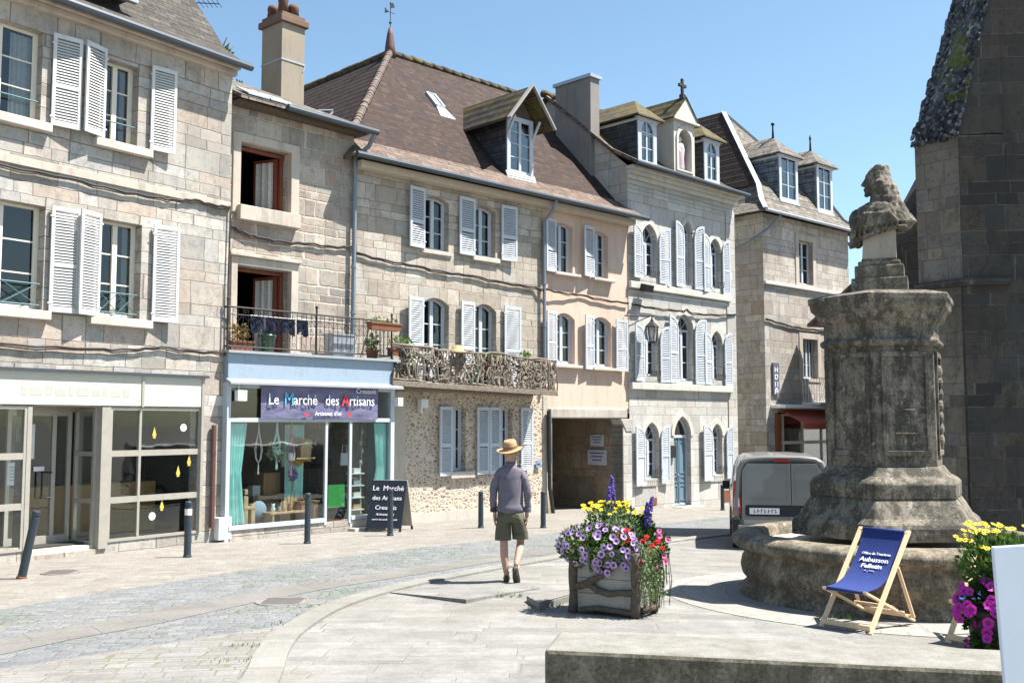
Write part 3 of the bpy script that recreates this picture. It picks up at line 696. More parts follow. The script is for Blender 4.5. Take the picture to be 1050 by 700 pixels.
mb=MB(); wall(mb,[(-4.06,2.35),(1.93,2.35),(1.93,7.4),(-4.06,7.4)],up,0,.28)
mb.box(.0,.0001,-.0,.0001,0,0.0001)
mb.add([(-4.06,0,-.9),(-4.06,9,-.9),(-4.06,9,7.4),(-4.06,0,7.4)],[(1,0,3,2)])
mb.add([(5.45,9,-.9),(-4.06,9,-.9),(-4.06,9,7.4),(5.45,9,7.4)],[(0,1,2,3)])
Cc.part('wall',mb,M['stoneC'])
mb=MB(); wall(mb,[(-2.55,-.95),(2.1,-.95),(2.1,2.35),(-2.55,2.35)],lo,0,.28); Cc.part('ground_floor_wall',mb,M['rubble'],label='rubble stone ground floor wall in pale mortar')
mb=MB(); mb.box(-2.95,-2.55,-.02,.2,-.95,2.35); mb.box(-4.06,-2.95,0,.2,-.95,2.35); mb.box(1.93,2.12,-.02,.2,-.9,2.349); Cc.part('stone_quoin',mb,M['trimB'],bev=.01)
mb=MB(); mb.box(-2.55,2.0,-.03,-.002,-.95,-.42); Cc.part('plinth',mb,M['sill'])
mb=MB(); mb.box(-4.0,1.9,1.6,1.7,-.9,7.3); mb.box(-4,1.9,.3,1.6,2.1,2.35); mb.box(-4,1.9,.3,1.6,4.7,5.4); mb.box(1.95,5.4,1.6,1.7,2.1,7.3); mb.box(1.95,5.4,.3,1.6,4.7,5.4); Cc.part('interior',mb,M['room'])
# peach bay with passage
OC=[]
h0=len(Cc.holes)
Cc.window(2.38,3.13,5.6,6.95,'seg',.08,mat=wb); Cc.window(3.9,4.6,5.62,6.92,'seg',.08,mat=wb)
Cc.window(2.4,3.2,3.2,4.54,'seg',.16,mat=wb); Cc.window(3.88,4.7,3.18,4.54,'seg',.16,mat=wb)
for x,sd,w,z0,z1 in((2.38,-1,.45,5.58,6.97),(3.9,-1,.5,5.58,6.97),(2.4,-1,.45,3.1,4.54),(3.88,-1,.42,3.07,4.54),(4.82,1,.46,3.07,4.52)): Cc.shutter(x,sd,w,z0,z1,ang=7,mat=wb)
for x0,x1,z in((2.3,3.3,5.6),(3.85,4.75,5.6),(2.3,3.35,3.16),(3.8,4.85,3.14)): Cc.sill(x0,x1,z,.08,.14)
oh=Cc.holes[h0:]+[shape(2.28,5.12,-.95,2.03)]
# passage hole touches the base: outline instead
mb=MB(); wall(mb,[(1.93,2.03),(5.45,2.03),(5.45,7.4),(1.93,7.4)],Cc.holes[h0:],.02,.28); Cc.part('rendered_wall',mb,M['orange'],label='peach rendered bay above the passage')
mb=MB(); mb.box(2.1,5.3,-.06,.35,1.76,2.028); Cc.part('beam',mb,M['lintel'],bev=.03)
mb=MB()
mb.add([(5.12,.0,-.95),(5.12,5.5,-.95),(5.12,5.5,2.0),(5.12,0,2.0)],[(1,0,3,2)]); mb.add([(2.28,.0,-.95),(2.28,5.5,-.95),(2.28,5.5,2.0),(2.28,0,2.0)],[(0,1,2,3)])
mb.add([(2.28,5.5,-.95),(5.12,5.5,-.95),(5.12,5.5,2.0),(2.28,5.5,2.0)],[(0,1,2,3)]); mb.add([(2.28,.0,2.0),(5.12,0,2.0),(5.12,5.5,2.0),(2.28,5.5,2.0)],[(0,1,2,3)])
mb.box(2.13,2.28,0,.4,-.95,1.76)
Cc.part('passage_wall',mb,stone('passage stone',[(0.32, 0.24, 0.16), (0.48, 0.36, 0.24), (0.4, 0.32, 0.24)],.5,.3,mortar=(.36,.29,.22),stain=.4))
mb=MB(); mb.box(5.12,5.5,-.04,.4,-.95,1.55); mb.slab([(5.0,-.06,1.75),(5.5,-.06,1.75),(5.5,-.06,1.4),(5.25,-.06,1.4)],.4,(0,1,0)); Cc.part('stone_pier',mb,M['stoneD'],bev=.01)
# roof C
ze=7.45; EX=-4.35
AX=.05; AY=4.1; ZA=11.95
mb=MB()
def zr(y): return 8.05+(ZA-8.05)*(y-.45)/(AY-.45)
# flared eave course in orange tile, main slopes brown
mb.slab([(EX+.5,.45,8.05),(5.5,.45,8.05),(5.5,AY,ZA),(AX,AY,ZA)],.07)
mb.slab([(EX+.5,.45,8.05),(AX,AY,ZA),(AX,12,ZA),(EX+.5,12,8.05)][::-1],.07)
mb.slab([(AX,AY,ZA),(5.5,AY,ZA),(5.5,8,8.5),(AX+3.5,8,8.5)],.05)
mb.slab([(AX,AY,ZA),(AX+3.5,8,8.5),(AX+3.5,12,8.5),(AX,12,ZA)],.05)
rC=Cc.part('roof',mb,M['tileC'])
mb=MB(); mb.slab([(EX,-.45,ze),(5.7,-.45,ze),(5.5,.45,8.05),(EX+.5,.45,8.05)],.07); mb.slab([(EX,-.45,ze),(EX+.5,.45,8.05),(EX+.5,12,8.05),(EX,12,ze)][::-1],.07)
Cc.part('eave_tiles',mb,M['tileO'],rC)
mb=MB(); mb.smooth=True; ridge(mb,(EX+.5,.45,8.1),(AX,AY,ZA+.04),.1,.17); Cc.part('hip_tiles',mb,simple('pale hip tiles',(.17,.135,.115),.9,var=.4,scale=6),rC)
mb=MB(); mb.smooth=True; ridge(mb,(AX,AY,ZA+.03),(5.3,AY,ZA+.0),.1,.36); Cc.part('ridge_tiles',mb,M['moss'],rC)
mb=MB(); mb.smooth=True; ridge(mb,(AX,AY,ZA+.03),(AX,12,ZA+.03),.1,.36); Cc.part('ridge_tiles',mb,M['moss'],rC)
mb=MB(); mb.smooth=True; mb.lathe([(.17,-.15),(.14,.2),(.09,.55),(.05,.75)],10,(AX,AY,ZA)); Cc.part('finial',mb,simple('dark red finial',(.1,.05,.045),.7),rC)
mb=MB(); mb.tube([(AX,AY,ZA+.7),(AX,AY,ZA+1.5)],.012,5); mb.tube([(AX-.18,AY,ZA+1.2),(AX+.15,AY,ZA+1.2)],.01,4); mb.add([(AX-.2,AY,ZA+1.12),(AX-.05,AY,ZA+1.2),(AX-.2,AY,ZA+1.3)],[(0,1,2)]); mb.ell((AX,AY,ZA+.9),.04,.04,.04,8,6)
mb.add([(AX+.02,AY,ZA+1.32),(AX+.16,AY,ZA+1.38),(AX+.1,AY,ZA+1.5),(AX-.04,AY,ZA+1.46)],[(0,1,2,3)])
Cc.part('weather_vane',mb,M['iron'],rC)
mb=MB(); mb.box(-4.06,5.45,-.3,-.002,7.22,7.38); Cc.part('cornice',mb,simple('pale wooden eave soffit',(.5,.43,.34),.8),bev=.01)
mb=MB(); mb.tube([(EX,-.52,7.42),(5.75,-.52,7.4)],.065,10); Cc.part('gutter',mb,M['gutter'])
mb=MB(); mb.tube([(1.95,-.5,7.38),(1.95,-.35,7.1),(1.9,-.1,6.85),(1.9,-.1,2.5)],.045,8)
mb.tube([(2.13,-.08,2.0),(2.16,-.08,.6)],.03,6)
for z in (6.3,5.2,4.1,3.2): mb.tube([(1.9,-.1,z),(1.9,-.1,z+.05)],.055,8)
Cc.part('drain_pipe',mb,M['pipe'])
mb=MB(); mb.tube([(2.05,-.1,1.95),(2.08,-.1,0),(2.22,-.14,-.95)],.05,8); Cc.part('drain_pipe',mb,M['black'])
# skylights
def slopept(x,y,off=.05): 
    return Vector((x,y,zr(y)+off))
sl=MB(); sg=MB()
for (x,y,w,l) in((.28,2.35,.28,.42),):
    a=slopept(x,y);b=slopept(x+w,y);c=slopept(x+w,y+l);d=slopept(x,y+l)
    sg.slab([a,b,c,d],.05)
    for p,q in((a,b),(b,c),(c,d),(d,a)): sl.bar(p,q,.06,.08)
    sl.slab([slopept(x-.1,y-.3,.02),slopept(x+w+.15,y-.3,.02),b,a],.02); 
o=Cc.part('skylight',sl,M['zinc'],rC); Cc.part('glass_pane',sg,M['zincw'],o)
# open skylight on the left slope
def lpt(x,y,off=.06): 
    k=(x-(EX+.5))/(AX-EX-.5); return Vector((x,y,8.05+(ZA-8.05)*k+off))
sl=MB(); x0,x1=-2.75,-2.3; sl.slab([lpt(x0,3.4),lpt(x0,3.9),lpt(x1,3.9),lpt(x1,3.4)],.06); sl.slab([lpt(x1,3.4,.1),lpt(x1,3.9,.1),lpt(x0,3.9,.45),lpt(x0,3.4,.45)],.03)
Cc.part('skylight',sl,M['zincw'],rC,label='small roof hatch propped open')
# gabled dormer of C
d=House.__new__(House); 
dx0,dx1,yf=1.02,1.98,.4
mb=MB(); mb.add([(dx0,yf,7.9),(dx1,yf,7.9),(dx1,yf,9.62),(dx0,yf,9.62),(dx0,3.4,7.9),(dx1,3.4,7.9),(dx1,3.4,9.62),(dx0,3.4,9.62)],[(4,0,3,7),(1,5,6,2)])
do=Cc.part('dormer',mb,M['slate'],rC,label='gabled timber dormer with mossy tiles')
mb=MB(); ringband(mb,shape(dx0,dx1,8.12,9.62),shape(dx0+.12,dx1-.12,8.2,9.5),yf-.03,yf+.05); cx=(dx0+dx1)/2
mb.box(cx-.04,cx+.04,yf-.02,yf+.04,8.2,9.5)
for z in(8.55,8.9,9.22): mb.box(dx0+.12,dx1-.12,yf,yf+.03,z-.012,z+.012)
mb.bar((dx0+.02,yf-.3,9.55),(dx0+.02,yf-.02,9.1),.05,.05); mb.bar((dx1-.02,yf-.3,9.55),(dx1-.02,yf-.02,9.1),.05,.05)
o=Cc.part('window_frame',mb,M['whiteb'],do)
g=MB(); g.box(dx0+.12,dx1-.12,yf+.01,yf+.015,8.2,9.5); g.box(dx0+.1,dx1-.1,yf+.4,yf+.42,8,9.5)
Cc.part('window_glass',g,M['glass'],do)
g=MB(); g.box(dx0+.05,dx1-.05,yf+.4,yf+.44,8,9.55);Cc.part('dark_interior',g,M['room'],do)
mb=MB()
for k in range(5): z=7.86+k*.055; mb.slab([(dx0-.05,yf-.14+k*.02,z),(dx1+.05,yf-.14+k*.02,z),(dx1+.05,yf-.02,z+.06),(dx0-.05,yf-.02,z+.06)],.02)
Cc.part('weather_board',mb,M['whiteb'],do)
rz=10.38; mb=MB(); yq=yf-.45
mb.slab([(dx0-.32,yq,9.42),(cx,yq,rz),(cx,3.2,rz),(dx0-.32,2.2,9.42)][::-1],.07); Cc.part('dormer_roof',mb,M['moss'],do)
mb=MB(); mb.slab([(cx,yq,rz),(dx1+.32,yq,9.42),(dx1+.32,2.2,9.42),(cx,3.2,rz)][::-1],.07); Cc.part('dormer_roof',mb,M['moss'],do)
mb=MB(); mb.bar((dx0-.36,yq-.02,9.37),(cx,yq-.02,rz+.02),.04,.13,up=(0,1,0)); mb.bar((dx1+.36,yq-.02,9.37),(cx,yq-.02,rz+.02),.04,.13,up=(0,1,0)); Cc.part('bargeboard',mb,simple('grey weathered timber',(.3,.29,.28),.8),do)
mb=MB(); mb.add([(dx0,yf,9.62),(dx1,yf,9.62),(cx,yf,10.25)],[(0,1,2)]); Cc.part('gable_front',mb,M['bark'],do)

# ---- house D : pale grey house with pointed arches
D=House('arched_window_house','pale grey ashlar townhouse with pointed arch windows, blue door and statue niche between dormers','house',pC,dC,-.95)
def dwin(x0,x1,z0,z1,rise,tr,**k): return D.window(x0,x1,z0,z1,'point',rise,rows=3,transom=tr,mat=M['whiteb'],y=.15,cols=2,**k)
for (x0,x1,z0,z1,zt) in ((6.05,6.8,5.86,7.42,0),(8.1,8.56,5.8,7.75,0),(9.45,10.07,5.84,7.42,0),(6.08,6.8,2.98,4.56,0),(7.72,8.52,2.9,4.88,0),(9.46,10.07,2.95,4.5,0),(6.1,6.78,.05,1.66,0),(9.42,10.0,.05,1.62,0)):
    r=(x1-x0)/2*1.35 if x0!=7.72 else .42
    dwin(x0,x1,z0,z1,r,z1-r-.05)
WS=[(6.04,-1,.47,5.78,7.32,.38),(6.82,1,.47,5.7,7.36,.38),(8.06,-1,.47,5.7,7.68,.42),(8.58,1,.47,5.7,7.68,.42),(9.42,-1,.46,5.67,7.46,.38),(10.09,1,.38,5.67,7.42,.35),
 (6.07,-1,.47,2.81,4.46,.38),(6.82,1,.42,2.81,4.46,.38),(7.7,-1,.48,2.8,4.82,.42),(8.55,1,.56,2.8,4.78,.42),(9.44,-1,.46,2.81,4.4,.38),(10.12,1,.38,2.8,4.47,.35)]
for (x,sd,w,z0,z1,ar) in WS: D.shutter(x,sd,w,z0,z1,arch=ar,ang=4,mat=M['whiteb'])
for (x,sd,w,z0,z1) in((6.07,-1,.47,-.14,1.54),(6.81,1,.37,-.11,1.58),(9.4,-1,.54,-.11,1.56),(10.14,1,.34,-.1,1.56)): D.shutter(x,sd,w,z0,z1,arch=.36,ang=5,mat=M['whiteb'],solid=.7,mid=False)
# door
D.holes.append(shape(7.5,8.34,-.8,1.84,'point',.6))
mb=MB(); ringband(mb,shape(7.505,8.335,-.8,1.83,'point',.6),shape(7.56,8.28,-.74,1.77,'point',.56),.14,.22)
mb.box(7.56,8.28,.12,.22,1.2,1.28); D.part('door_frame',mb,M['whiteb'])
mb=MB(); mb.box(7.56,7.915,.17,.21,-.74,1.2); mb.box(7.925,8.28,.17,.21,-.74,1.2)
for x0,x1 in((7.61,7.87),(7.97,8.23)):
    for z0,z1 in((-.66,-.2),(-.12,.06),(.14,1.1)): ringband(mb,shape(x0,x1,z0,z1),shape(x0+.035,x1-.035,z0+.035,z1-.035),.15,.17)
mb.box(7.9,7.94,.14,.17,-.74,1.2)
do=D.part('door',mb,M['bluedoor'],label='grey blue panelled double door under a pointed fanlight')
mb=MB(); mb.ell((7.86,.13,.1),.025,.03,.025,8,6); D.part('door_handle',mb,M['zincw'],do)
g=MB(); sh=shape(7.56,8.28,1.28,1.77,'point',.47); g.add([(p[0],.18,p[1]) for p in sh],[tuple(range(len(sh)))]); D.part('fanlight',g,M['glass'],do)
mb=MB(); mb.box(7.4,8.45,-.35,.3,-1.0,-.8); D.part('door_step',mb,M['sill'],bev=.02)
mb=MB(); wall(mb,[(5.45,-1.1),(10.83,-1.1),(10.83,8.95),(5.45,8.95)],D.holes,.0,.34)
mb.add([(5.45,0,1.9),(5.45,7,1.9),(5.45,7,9),(5.45,3.1,11.6),(5.45,0,9)],[(1,0,4,3,2)])
mb.add([(10.83,0,-1.1),(10.83,7,-1.1),(10.83,7,9),(10.83,3.1,11.6),(10.83,0,9)],[(0,1,2,3,4)])
mb.add([(5.45,7,-1.1),(10.83,7,-1.1),(10.83,7,9),(5.45,7,9)],[(1,0,3,2)])
D.part('wall',mb,M['stoneD'])
mb=MB(); mb.box(5.5,10.8,1.5,1.6,-1,8.9)
for z in(2.0,5.1,8.2): mb.box(5.5,10.8,.35,1.5,z,z+.4)
D.part('interior',mb,M['room'])
mb=MB()
for h in D.holes:
    xs=[p[0] for p in h]; zs=[p[1] for p in h]; x0,x1,z0,z1=min(xs),max(xs),min(zs),max(zs)
    r=(x1-x0)/2*1.35 if abs(x0-7.72)>.01 else .42
    if z0<-.5: r=.6
    ca=shape(x0-.13,x1+.13,z0,z1+.16,'point',r+.12); cb=shape(x0+.001,x1-.001,z0,z1,'point',r)
    n=len(ca)
    # hood: only above the spring line
    pa=ca[2:];pb=cb[2:]
    mb=MB(); vs=[(p[0],-.025,p[1]) for p in pa]+[(p[0],-.025,p[1]) for p in pb]+[(p[0],.0,p[1]) for p in pa]+[(p[0],.02,p[1]) for p in pb]; k=len(pa)
    fs=[]
    for i in range(k-1): fs+=[(i,k+i,k+i+1,i+1),(i,i+1,2*k+i+1,2*k+i),(k+i,3*k+i,3*k+i+1,k+i+1)]
    mb.add(vs,fs); D.part('arch_moulding',mb,M['trimD'])
mb=MB()
for z,t,pr in((5.66,.2,.1),(2.78,.2,.12),(5.42,.08,.03)): mb=MB(); mb.box(5.45,10.5,-pr,-.002,z-t,z); D.part('string_course',mb,M['trimD'],bev=.02)
mb=MB(); mb.box(5.45,10.83,-.025,-.002,8.35,8.41); mb.box(10.35,10.83,-.03,-.002,-1,8.35); D.part('corner_pilaster',mb,M['stoneD'])
mb=MB(); mb.box(5.4,10.85,-.1,-.0,8.62,8.74); mb.box(5.38,10.86,-.2,-.0,8.74,8.86); mb.box(5.36,10.87,-.3,-.0,8.86,8.97); D.part('cornice',mb,M['trimD'],bev=.02)
for q in((6.35,6.65,-.015,-.002,-.7,-.5),(9.95,10.35,-.015,-.002,-.8,-.45)): mb=MB(); mb.box(*q); D.part('vent_plate',mb,M['rust'])
mb=MB()
for x in(6.44,9.75,):
  for z in(0.1,2.95,5.85):
    mb.tube([(x-.32,-.12,z+.02),(x+.3,-.12,z+.02)],.012,5); 
    for k in range(7): mb.tube([(x-.3+k*.1,-.12,z+.02),(x-.3+k*.1+.04,-.1,z+.12),(x-.27+k*.1,-.12,z+.2)],.009,4)
    D.part('window_box_rail',mb,M['iron']); mb=MB()
# roof D
mb=MB(); mb.slab([(5.3,-.45,9.0),(10.95,-.45,8.93),(10.95,.4,9.4),(5.3,.4,9.46)],.07); mb.slab([(5.3,.4,9.46),(10.95,.4,9.4),(10.2,3.1,11.7),(5.3,3.1,11.7)],.07)
mb.slab([(5.3,3.1,11.7),(10.2,3.1,11.7),(10.95,7.2,8.8),(5.3,7.2,8.8)],.07)
rD=D.part('roof',mb,M['moss'])
mb=MB(); mb.slab([(5.24,-.47,9.06),(5.36,-.47,9.06),(5.36,.4,9.53),(5.24,.4,9.53)],.1); mb.slab([(5.24,.4,9.53),(5.36,.4,9.53),(5.36,3.1,11.77),(5.24,3.1,11.77)],.1); D.part('verge_tiles',mb,M['tileO'],rD)
mb=MB(); mb.smooth=True; ridge(mb,(5.2,3.1,11.75),(10.2,3.1,11.72),.12,.36); D.part('ridge_tiles',mb,M['moss'],rD)
mb=MB(); mb.tube([(5.25,-.5,8.98),(11.0,-.5,8.9)],.065,10); D.part('gutter',mb,M['gutter'])
mb=MB(); mb.box(5.28,5.68,1.23,2.65,8.8,11.85); ch=D.part('chimney',mb,M['chimg'],rD,bev=.01)
mb=MB(); mb.box(5.22,5.74,1.17,2.71,11.85,11.95); D.part('chimney_cap',mb,M['zinc'],ch)
def slate_dormer(H_,par,x0,x1,yf,z0,z1,ov,zr_,side,roofm,kind='hip',yb=2.6,frame=None,glassy=True,fin=None,rows=3,lab=None,arch=False):
    mb=MB(); mb.add([(x0,yf,z0-.1),(x1,yf,z0-.1),(x1,yf,z1),(x0,yf,z1),(x0,yb,z0-.1),(x1,yb,z0-.1),(x1,yb,z1),(x0,yb,z1)],[(4,0,3,7),(1,5,6,2)])
    o=H_.part('dormer',mb,side,par,label=lab)
    mb=MB(); f=frame or M['whiteb']; cx=(x0+x1)/2
    if arch: ringband(mb,[(x0,z0),(x1,z0)]+[(x1-(x1-x0)*i/18,z1) for i in range(19)],shape(x0+.16,x1-.16,z0+.12,z1-.12,'point',.3)[:2]+shape(x0+.16,x1-.16,z0+.12,z1-.12,'point',.3)[2:],yf-.03,yf+.06)
    else: ringband(mb,shape(x0,x1,z0,z1),shape(x0+.14,x1-.14,z0+.12,z1-.14),yf-.03,yf+.06)
    mb.box(cx-.03,cx+.03,yf,yf+.04,z0+.12,z1-.12)
    for k in range(1,rows): z=z0+.12+(z1-z0-.25)*k/rows; mb.box(x0+.14,x1-.14,yf+.01,yf+.035,z-.012,z+.012)
    if arch: mb.box(x0+.14,x1-.14,yf+.005,yf+.04,z1-.48,z1-.43)
    mb.box(x0-.04,x1+.04,yf-.08,yf+.02,z0-.08,z0)
    w_=H_.part('window_frame',mb,f,o)
    g=MB(); g.box(x0+.14,x1-.14,yf+.02,yf+.026,z0+.1,z1-.1); H_.part('window_glass',g,M['glass'],o)
    g=MB(); g.box(x0+.03,x1-.03,yf+.5,yf+.54,z0,z1); H_.part('dark_interior',g,M['room'],o)
    mb=MB(); c0,c1,c2,c3=(x0-ov,yf-ov,z1),(x1+ov,yf-ov,z1),(x1+ov,yb+.3,z1),(x0-ov,yb+.3,z1); ap=(cx,yf+(x1-x0)/2,zr_); bk=(cx,yb+.3,zr_)
    for q in ([c0,c1,ap],[c1,c2,bk,ap],[c3,c0,ap,bk]): mb.slab(q,.05)
    H_.part('dormer_roof',mb,roofm,o)
    mb=MB(); mb.box(x0-ov*.6,x1+ov*.6,yf-ov*.6,yf+.02,z1-.06,z1-.052+.0); mb.box(x0-.02,x1+.02,yf-.06,yb,z1-.14,z1-.06); H_.part('dormer_cornice',mb,f,o)
    if fin:
        mb=MB(); mb.smooth=True; mb.lathe([(.05,-.1),(.03,.35),(.03,.45)],8,ap)
        mb.ell((ap[0],ap[1],ap[2]+.5),.07,.07,.07,8,6) if fin==1 else mb.lathe([(.03,.4),(.05,.45),(.01,.62)],8,ap)
        H_.part('finial',mb,M['iron'],o)
    return o
slate_dormer(D,rD,6.08,6.96,.12,9.2,10.62,.2,11.25,M['slate'],M['moss'],arch=True,yb=2.4,lab='left mossy roofed dormer with arched light')
slate_dormer(D,rD,9.4,10.22,.12,9.2,10.62,.2,11.2,M['slate'],M['moss'],arch=True,yb=2.4,lab='right mossy roofed dormer with arched light')
# niche with pediment
mb=MB(); x0,x1=7.8,8.86; nh=shape(8.0,8.66,9.35,10.62,'point',.33)
wall(mb,[(x0,9.2),(x1,9.2),(x1,10.9),(x0,10.9)],[nh],.08,.35)
mb.add([(x0,.08,9),(x0,2.2,9),(x0,2.2,10.9),(x0,.08,10.9)],[(1,0,3,2)]); mb.add([(x1,.08,9),(x1,2.2,9),(x1,2.2,10.9),(x1,.08,10.9)],[(0,1,2,3)])
mb.add([(p[0],.43,p[1]) for p in nh],[tuple(range(len(nh)))])
mb.slab([(x0-.12,.0,10.9),(x1+.12,.0,10.9),((x0+x1)/2,.0,11.6)],.3,(0,1,0)); ringband(mb,shape(7.9,8.76,9.3,10.72,'point',.4),shape(8.001,8.659,9.351,10.619,'point',.33),.04,.08)
mb.box(x0-.12,x1+.12,-.05,.5,10.84,10.9)
ni=D.part('niche',mb,M['trimD'],rD,label='stone niche with pediment between the dormers')
mb=MB(); mb.slab([(x0-.18,-.03,10.88),((x0+x1)/2,-.03,11.66),((x0+x1)/2,2.2,11.66),(x0-.18,2.2,10.88)][::-1],.05); mb.slab([((x0+x1)/2,-.03,11.66),(x1+.18,-.03,10.88),(x1+.18,2.2,10.88),((x0+x1)/2,2.2,11.66)][::-1],.05); D.part('niche_roof',mb,M['moss'],ni)
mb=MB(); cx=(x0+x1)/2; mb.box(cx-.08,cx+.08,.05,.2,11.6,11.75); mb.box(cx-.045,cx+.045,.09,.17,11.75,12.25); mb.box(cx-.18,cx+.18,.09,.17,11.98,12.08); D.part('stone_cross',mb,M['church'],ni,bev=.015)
t=empty('saint_statue','small draped saint statue in the roof niche under the stone cross','statue',tuple(D.w(cx,.28,9.36)),math.atan2(dC[1],dC[0]))
mb=MB(); mb.smooth=True; mb.lathe([(.17,0),(.19,.1),(.17,.4),(.2,.7),(.16,.85),(.06,.92)],14,sy=.75); mb.build('robe',simple('pale violet robe',(.55,.45,.5),.8,var=.4,scale=12),t)
mb=MB(); mb.smooth=True; mb.ell((0,0,1.0),.08,.08,.1); mb.build('head',M['wht'],t)
mb=MB(); mb.smooth=True; mb.ell((-.13,-.05,.6),.05,.1,.12); mb.build('arm',M['wht'],t)
# ---- house E : far house with two slate dormers
pE=(8.67,35.0); dE=(.7389,.6738)
Eh=House('dormer_house','pale brown stone house with two slate dormers and red awning behind the van','house',pE,dE,-1.15)
Eh.window(2.22,3.14,6.62,8.2,rows=3,mat=M['whiteb']); Eh.window(2.34,3.32,3.22,4.64,rows=3,cols=4,mat=M['whiteb'],curtain=.6)
Eh.holes.append(shape(.7,5.2,-1.0,2.0))
mb=MB(); wall(mb,[(0,-1.3),(5.7,-1.3),(5.7,8.9),(0,8.9)],Eh.holes,0,.3)
mb.add([(0,0,-1.3),(0,9,-1.3),(0,9,8.9),(0,0,8.9),(5.7,0,-1.3),(5.7,9,-1.3),(5.7,9,8.9),(5.7,0,8.9)],[(1,0,3,2),(4,5,6,7),(5,1,2,6)])
Eh.part('wall',mb,M['stoneE'])
mb=MB(); mb.box(.1,5.6,2.0,2.1,-1,8.8); mb.box(.1,5.6,.3,2,2.1,2.6); mb.box(.1,5.6,.3,2,5.2,5.8); mb.box(.1,5.6,.3,2,-1.2,-.95); Eh.part('interior',mb,M['room'])
mb=MB(); ringband(mb,shape(2.0,3.36,6.45,8.42),shape(2.219,3.141,6.619,8.201),-.03,.02); Eh.part('stone_surround',mb,M['trimB'],bev=.01)
mb=MB(); ringband(mb,shape(2.12,3.54,3.1,4.85),shape(2.339,3.321,3.219,4.641),-.03,.02); Eh.part('stone_surround',mb,M['trimB'],bev=.01)
mb=MB(); mb.box(-.02,5.72,-.1,-.002,6.4,6.52); Eh.part('string_course',mb,M['trimD'],bev=.02)
mb=MB(); yb=.0; bx,by=2.85,3.7; ZE=13.8; e0=.35
def hip(mb,z0,i0,z1,i1):
    a=[(-i0,-i0),(5.7+i0,-i0),(5.7+i0,9),(-i0,9)]
    b=[(-i1,-i1),(5.7+i1,-i1),(5.7+i1,9),(-i1,9)]
    mb.slab([(a[0][0],a[0][1],z0),(a[1][0],a[1][1],z0),(b[1][0],b[1][1],z1),(b[0][0],b[0][1],z1)],.06)
    mb.slab([(a[1][0],a[1][1],z0),(a[2][0],a[2][1],z0),(b[2][0],b[2][1],z1),(b[1][0],b[1][1],z1)],.06)
    mb.slab([(a[3][0],a[3][1],z0),(a[0][0],a[0][1],z0),(b[0][0],b[0][1],z1),(b[3][0],b[3][1],z1)],.06)
hip(mb,8.9,.4,9.35,-.1); hip(mb,9.35,-.1,10.0,-.45)
mb.slab([(.45,.45,10.0),(5.25,.45,10.0),(2.85,3.6,ZE)],.06); mb.slab([(5.25,.45,10),(5.25,9,10),(2.85,9,ZE),(2.85,3.6,ZE)],.06)
rE=Eh.part('roof',mb,M['tileE'])
mb=MB(); mb.slab([(.44,9,10.01),(.44,.45,10.01),(2.85,3.6,ZE+.01),(2.85,9,ZE+.01)],.06,(0,0,1)); Eh.part('side_roof_tiles',mb,M['tileC'],rE)
mb=MB(); P=[(-.4,-.4,8.95),(.1,.1,9.4),(.45,.45,10.06),(2.85,3.6,ZE+.06)]
for a,b in zip(P,P[1:]): mb.bar(a,b,.16,.05)
P=[(6.1,-.4,8.95),(5.6,.1,9.4),(5.25,.45,10.06),(2.85,3.6,ZE+.06)]
for a,b in zip(P,P[1:]): mb.bar(a,b,.12,.05)
Eh.part('zinc_hip',mb,M['zincw'],rE)
mb=MB(); mb.tube([(-.4,-.45,8.88),(6.1,-.45,8.86)],.06,8); Eh.part('gutter',mb,M['zinc'])
mb=MB(); mb.tube([(.5,-.4,8.8),(.1,-.12,8.3),(-.35,.3,7.9),(-.4,1.2,7.6)],.045,6); Eh.part('drain_pipe',mb,M['pipe'])
slate_dormer(Eh,rE,1.45,2.65,.25,9.6,11.3,.2,12.1,M['slateE'],M['tileE'],fin=1,yb=2.6,lab='left slate hung dormer with ball finial')
slate_dormer(Eh,rE,3.95,5.05,.25,9.55,11.35,.2,12.05,M['slateE'],M['tileE'],fin=2,yb=2.6,lab='right slate hung dormer with pointed finial')
mb=MB(); mb.box(2.2,3.95,-.75,0,2.28,2.36)
for k in range(16): mb.tube([(2.22+k*.115,-.72,2.36),(2.22+k*.115,-.82,2.7),(2.22+k*.115,-.72,3.2)],.01,4)
mb.tube([(2.2,-.72,3.2),(3.95,-.72,3.2)],.018,5); 
for k in range(7): mb.tube([(2.22,-.72+k*.11,2.36),(2.22,-.72+k*.11,3.2)],.01,4)
Eh.part('balcony',mb,M['wht'],label='small white wrought iron balcony')
mb=MB(); mb.box(.25,5.4,-.6,-.0,2.14,2.26); Eh.part('awning_housing',mb,M['wht'],bev=.02)
awm=simple('dull red awning cloth',(.42,.1,.06),.8)
mb=MB(); mb.slab([(.75,-.05,2.1),(5.2,-.05,2.1),(5.2,-1.0,1.62),(.75,-1.0,1.62)],.02); mb.box(.75,5.2,-1.01,-.99,1.42,1.62); Eh.part('awning',mb,awm)
mb=MB(); gridframe(mb,.75,5.1,-.95,1.95,[1.1,2.35,3.6],[.95],y=.05,w=.07); Eh.part('shopfront_frame',mb,M['cream'])
mb=MB(); mb.box(.5,.74,-.1,.02,-1.1,1.95); Eh.part('shop_pilaster',mb,M['rust'])
g=MB(); g.box(.8,5.05,.08,.09,-.9,1.9); Eh.part('glass_pane',g,M['shopglass'])
mb=MB(); 
for k in range(12):
    x=1.2+k*.3; mb.cm=k%3; mb.box(x,x+.2,.35,.5,-.2,-.2+.25+.3*random.random())
mb.cm=0; mb.box(1.1,4.9,.3,.6,-.3,-.2); Eh.part('shop_display',mb,[M['wht'],M['terra'],M['zinc']])
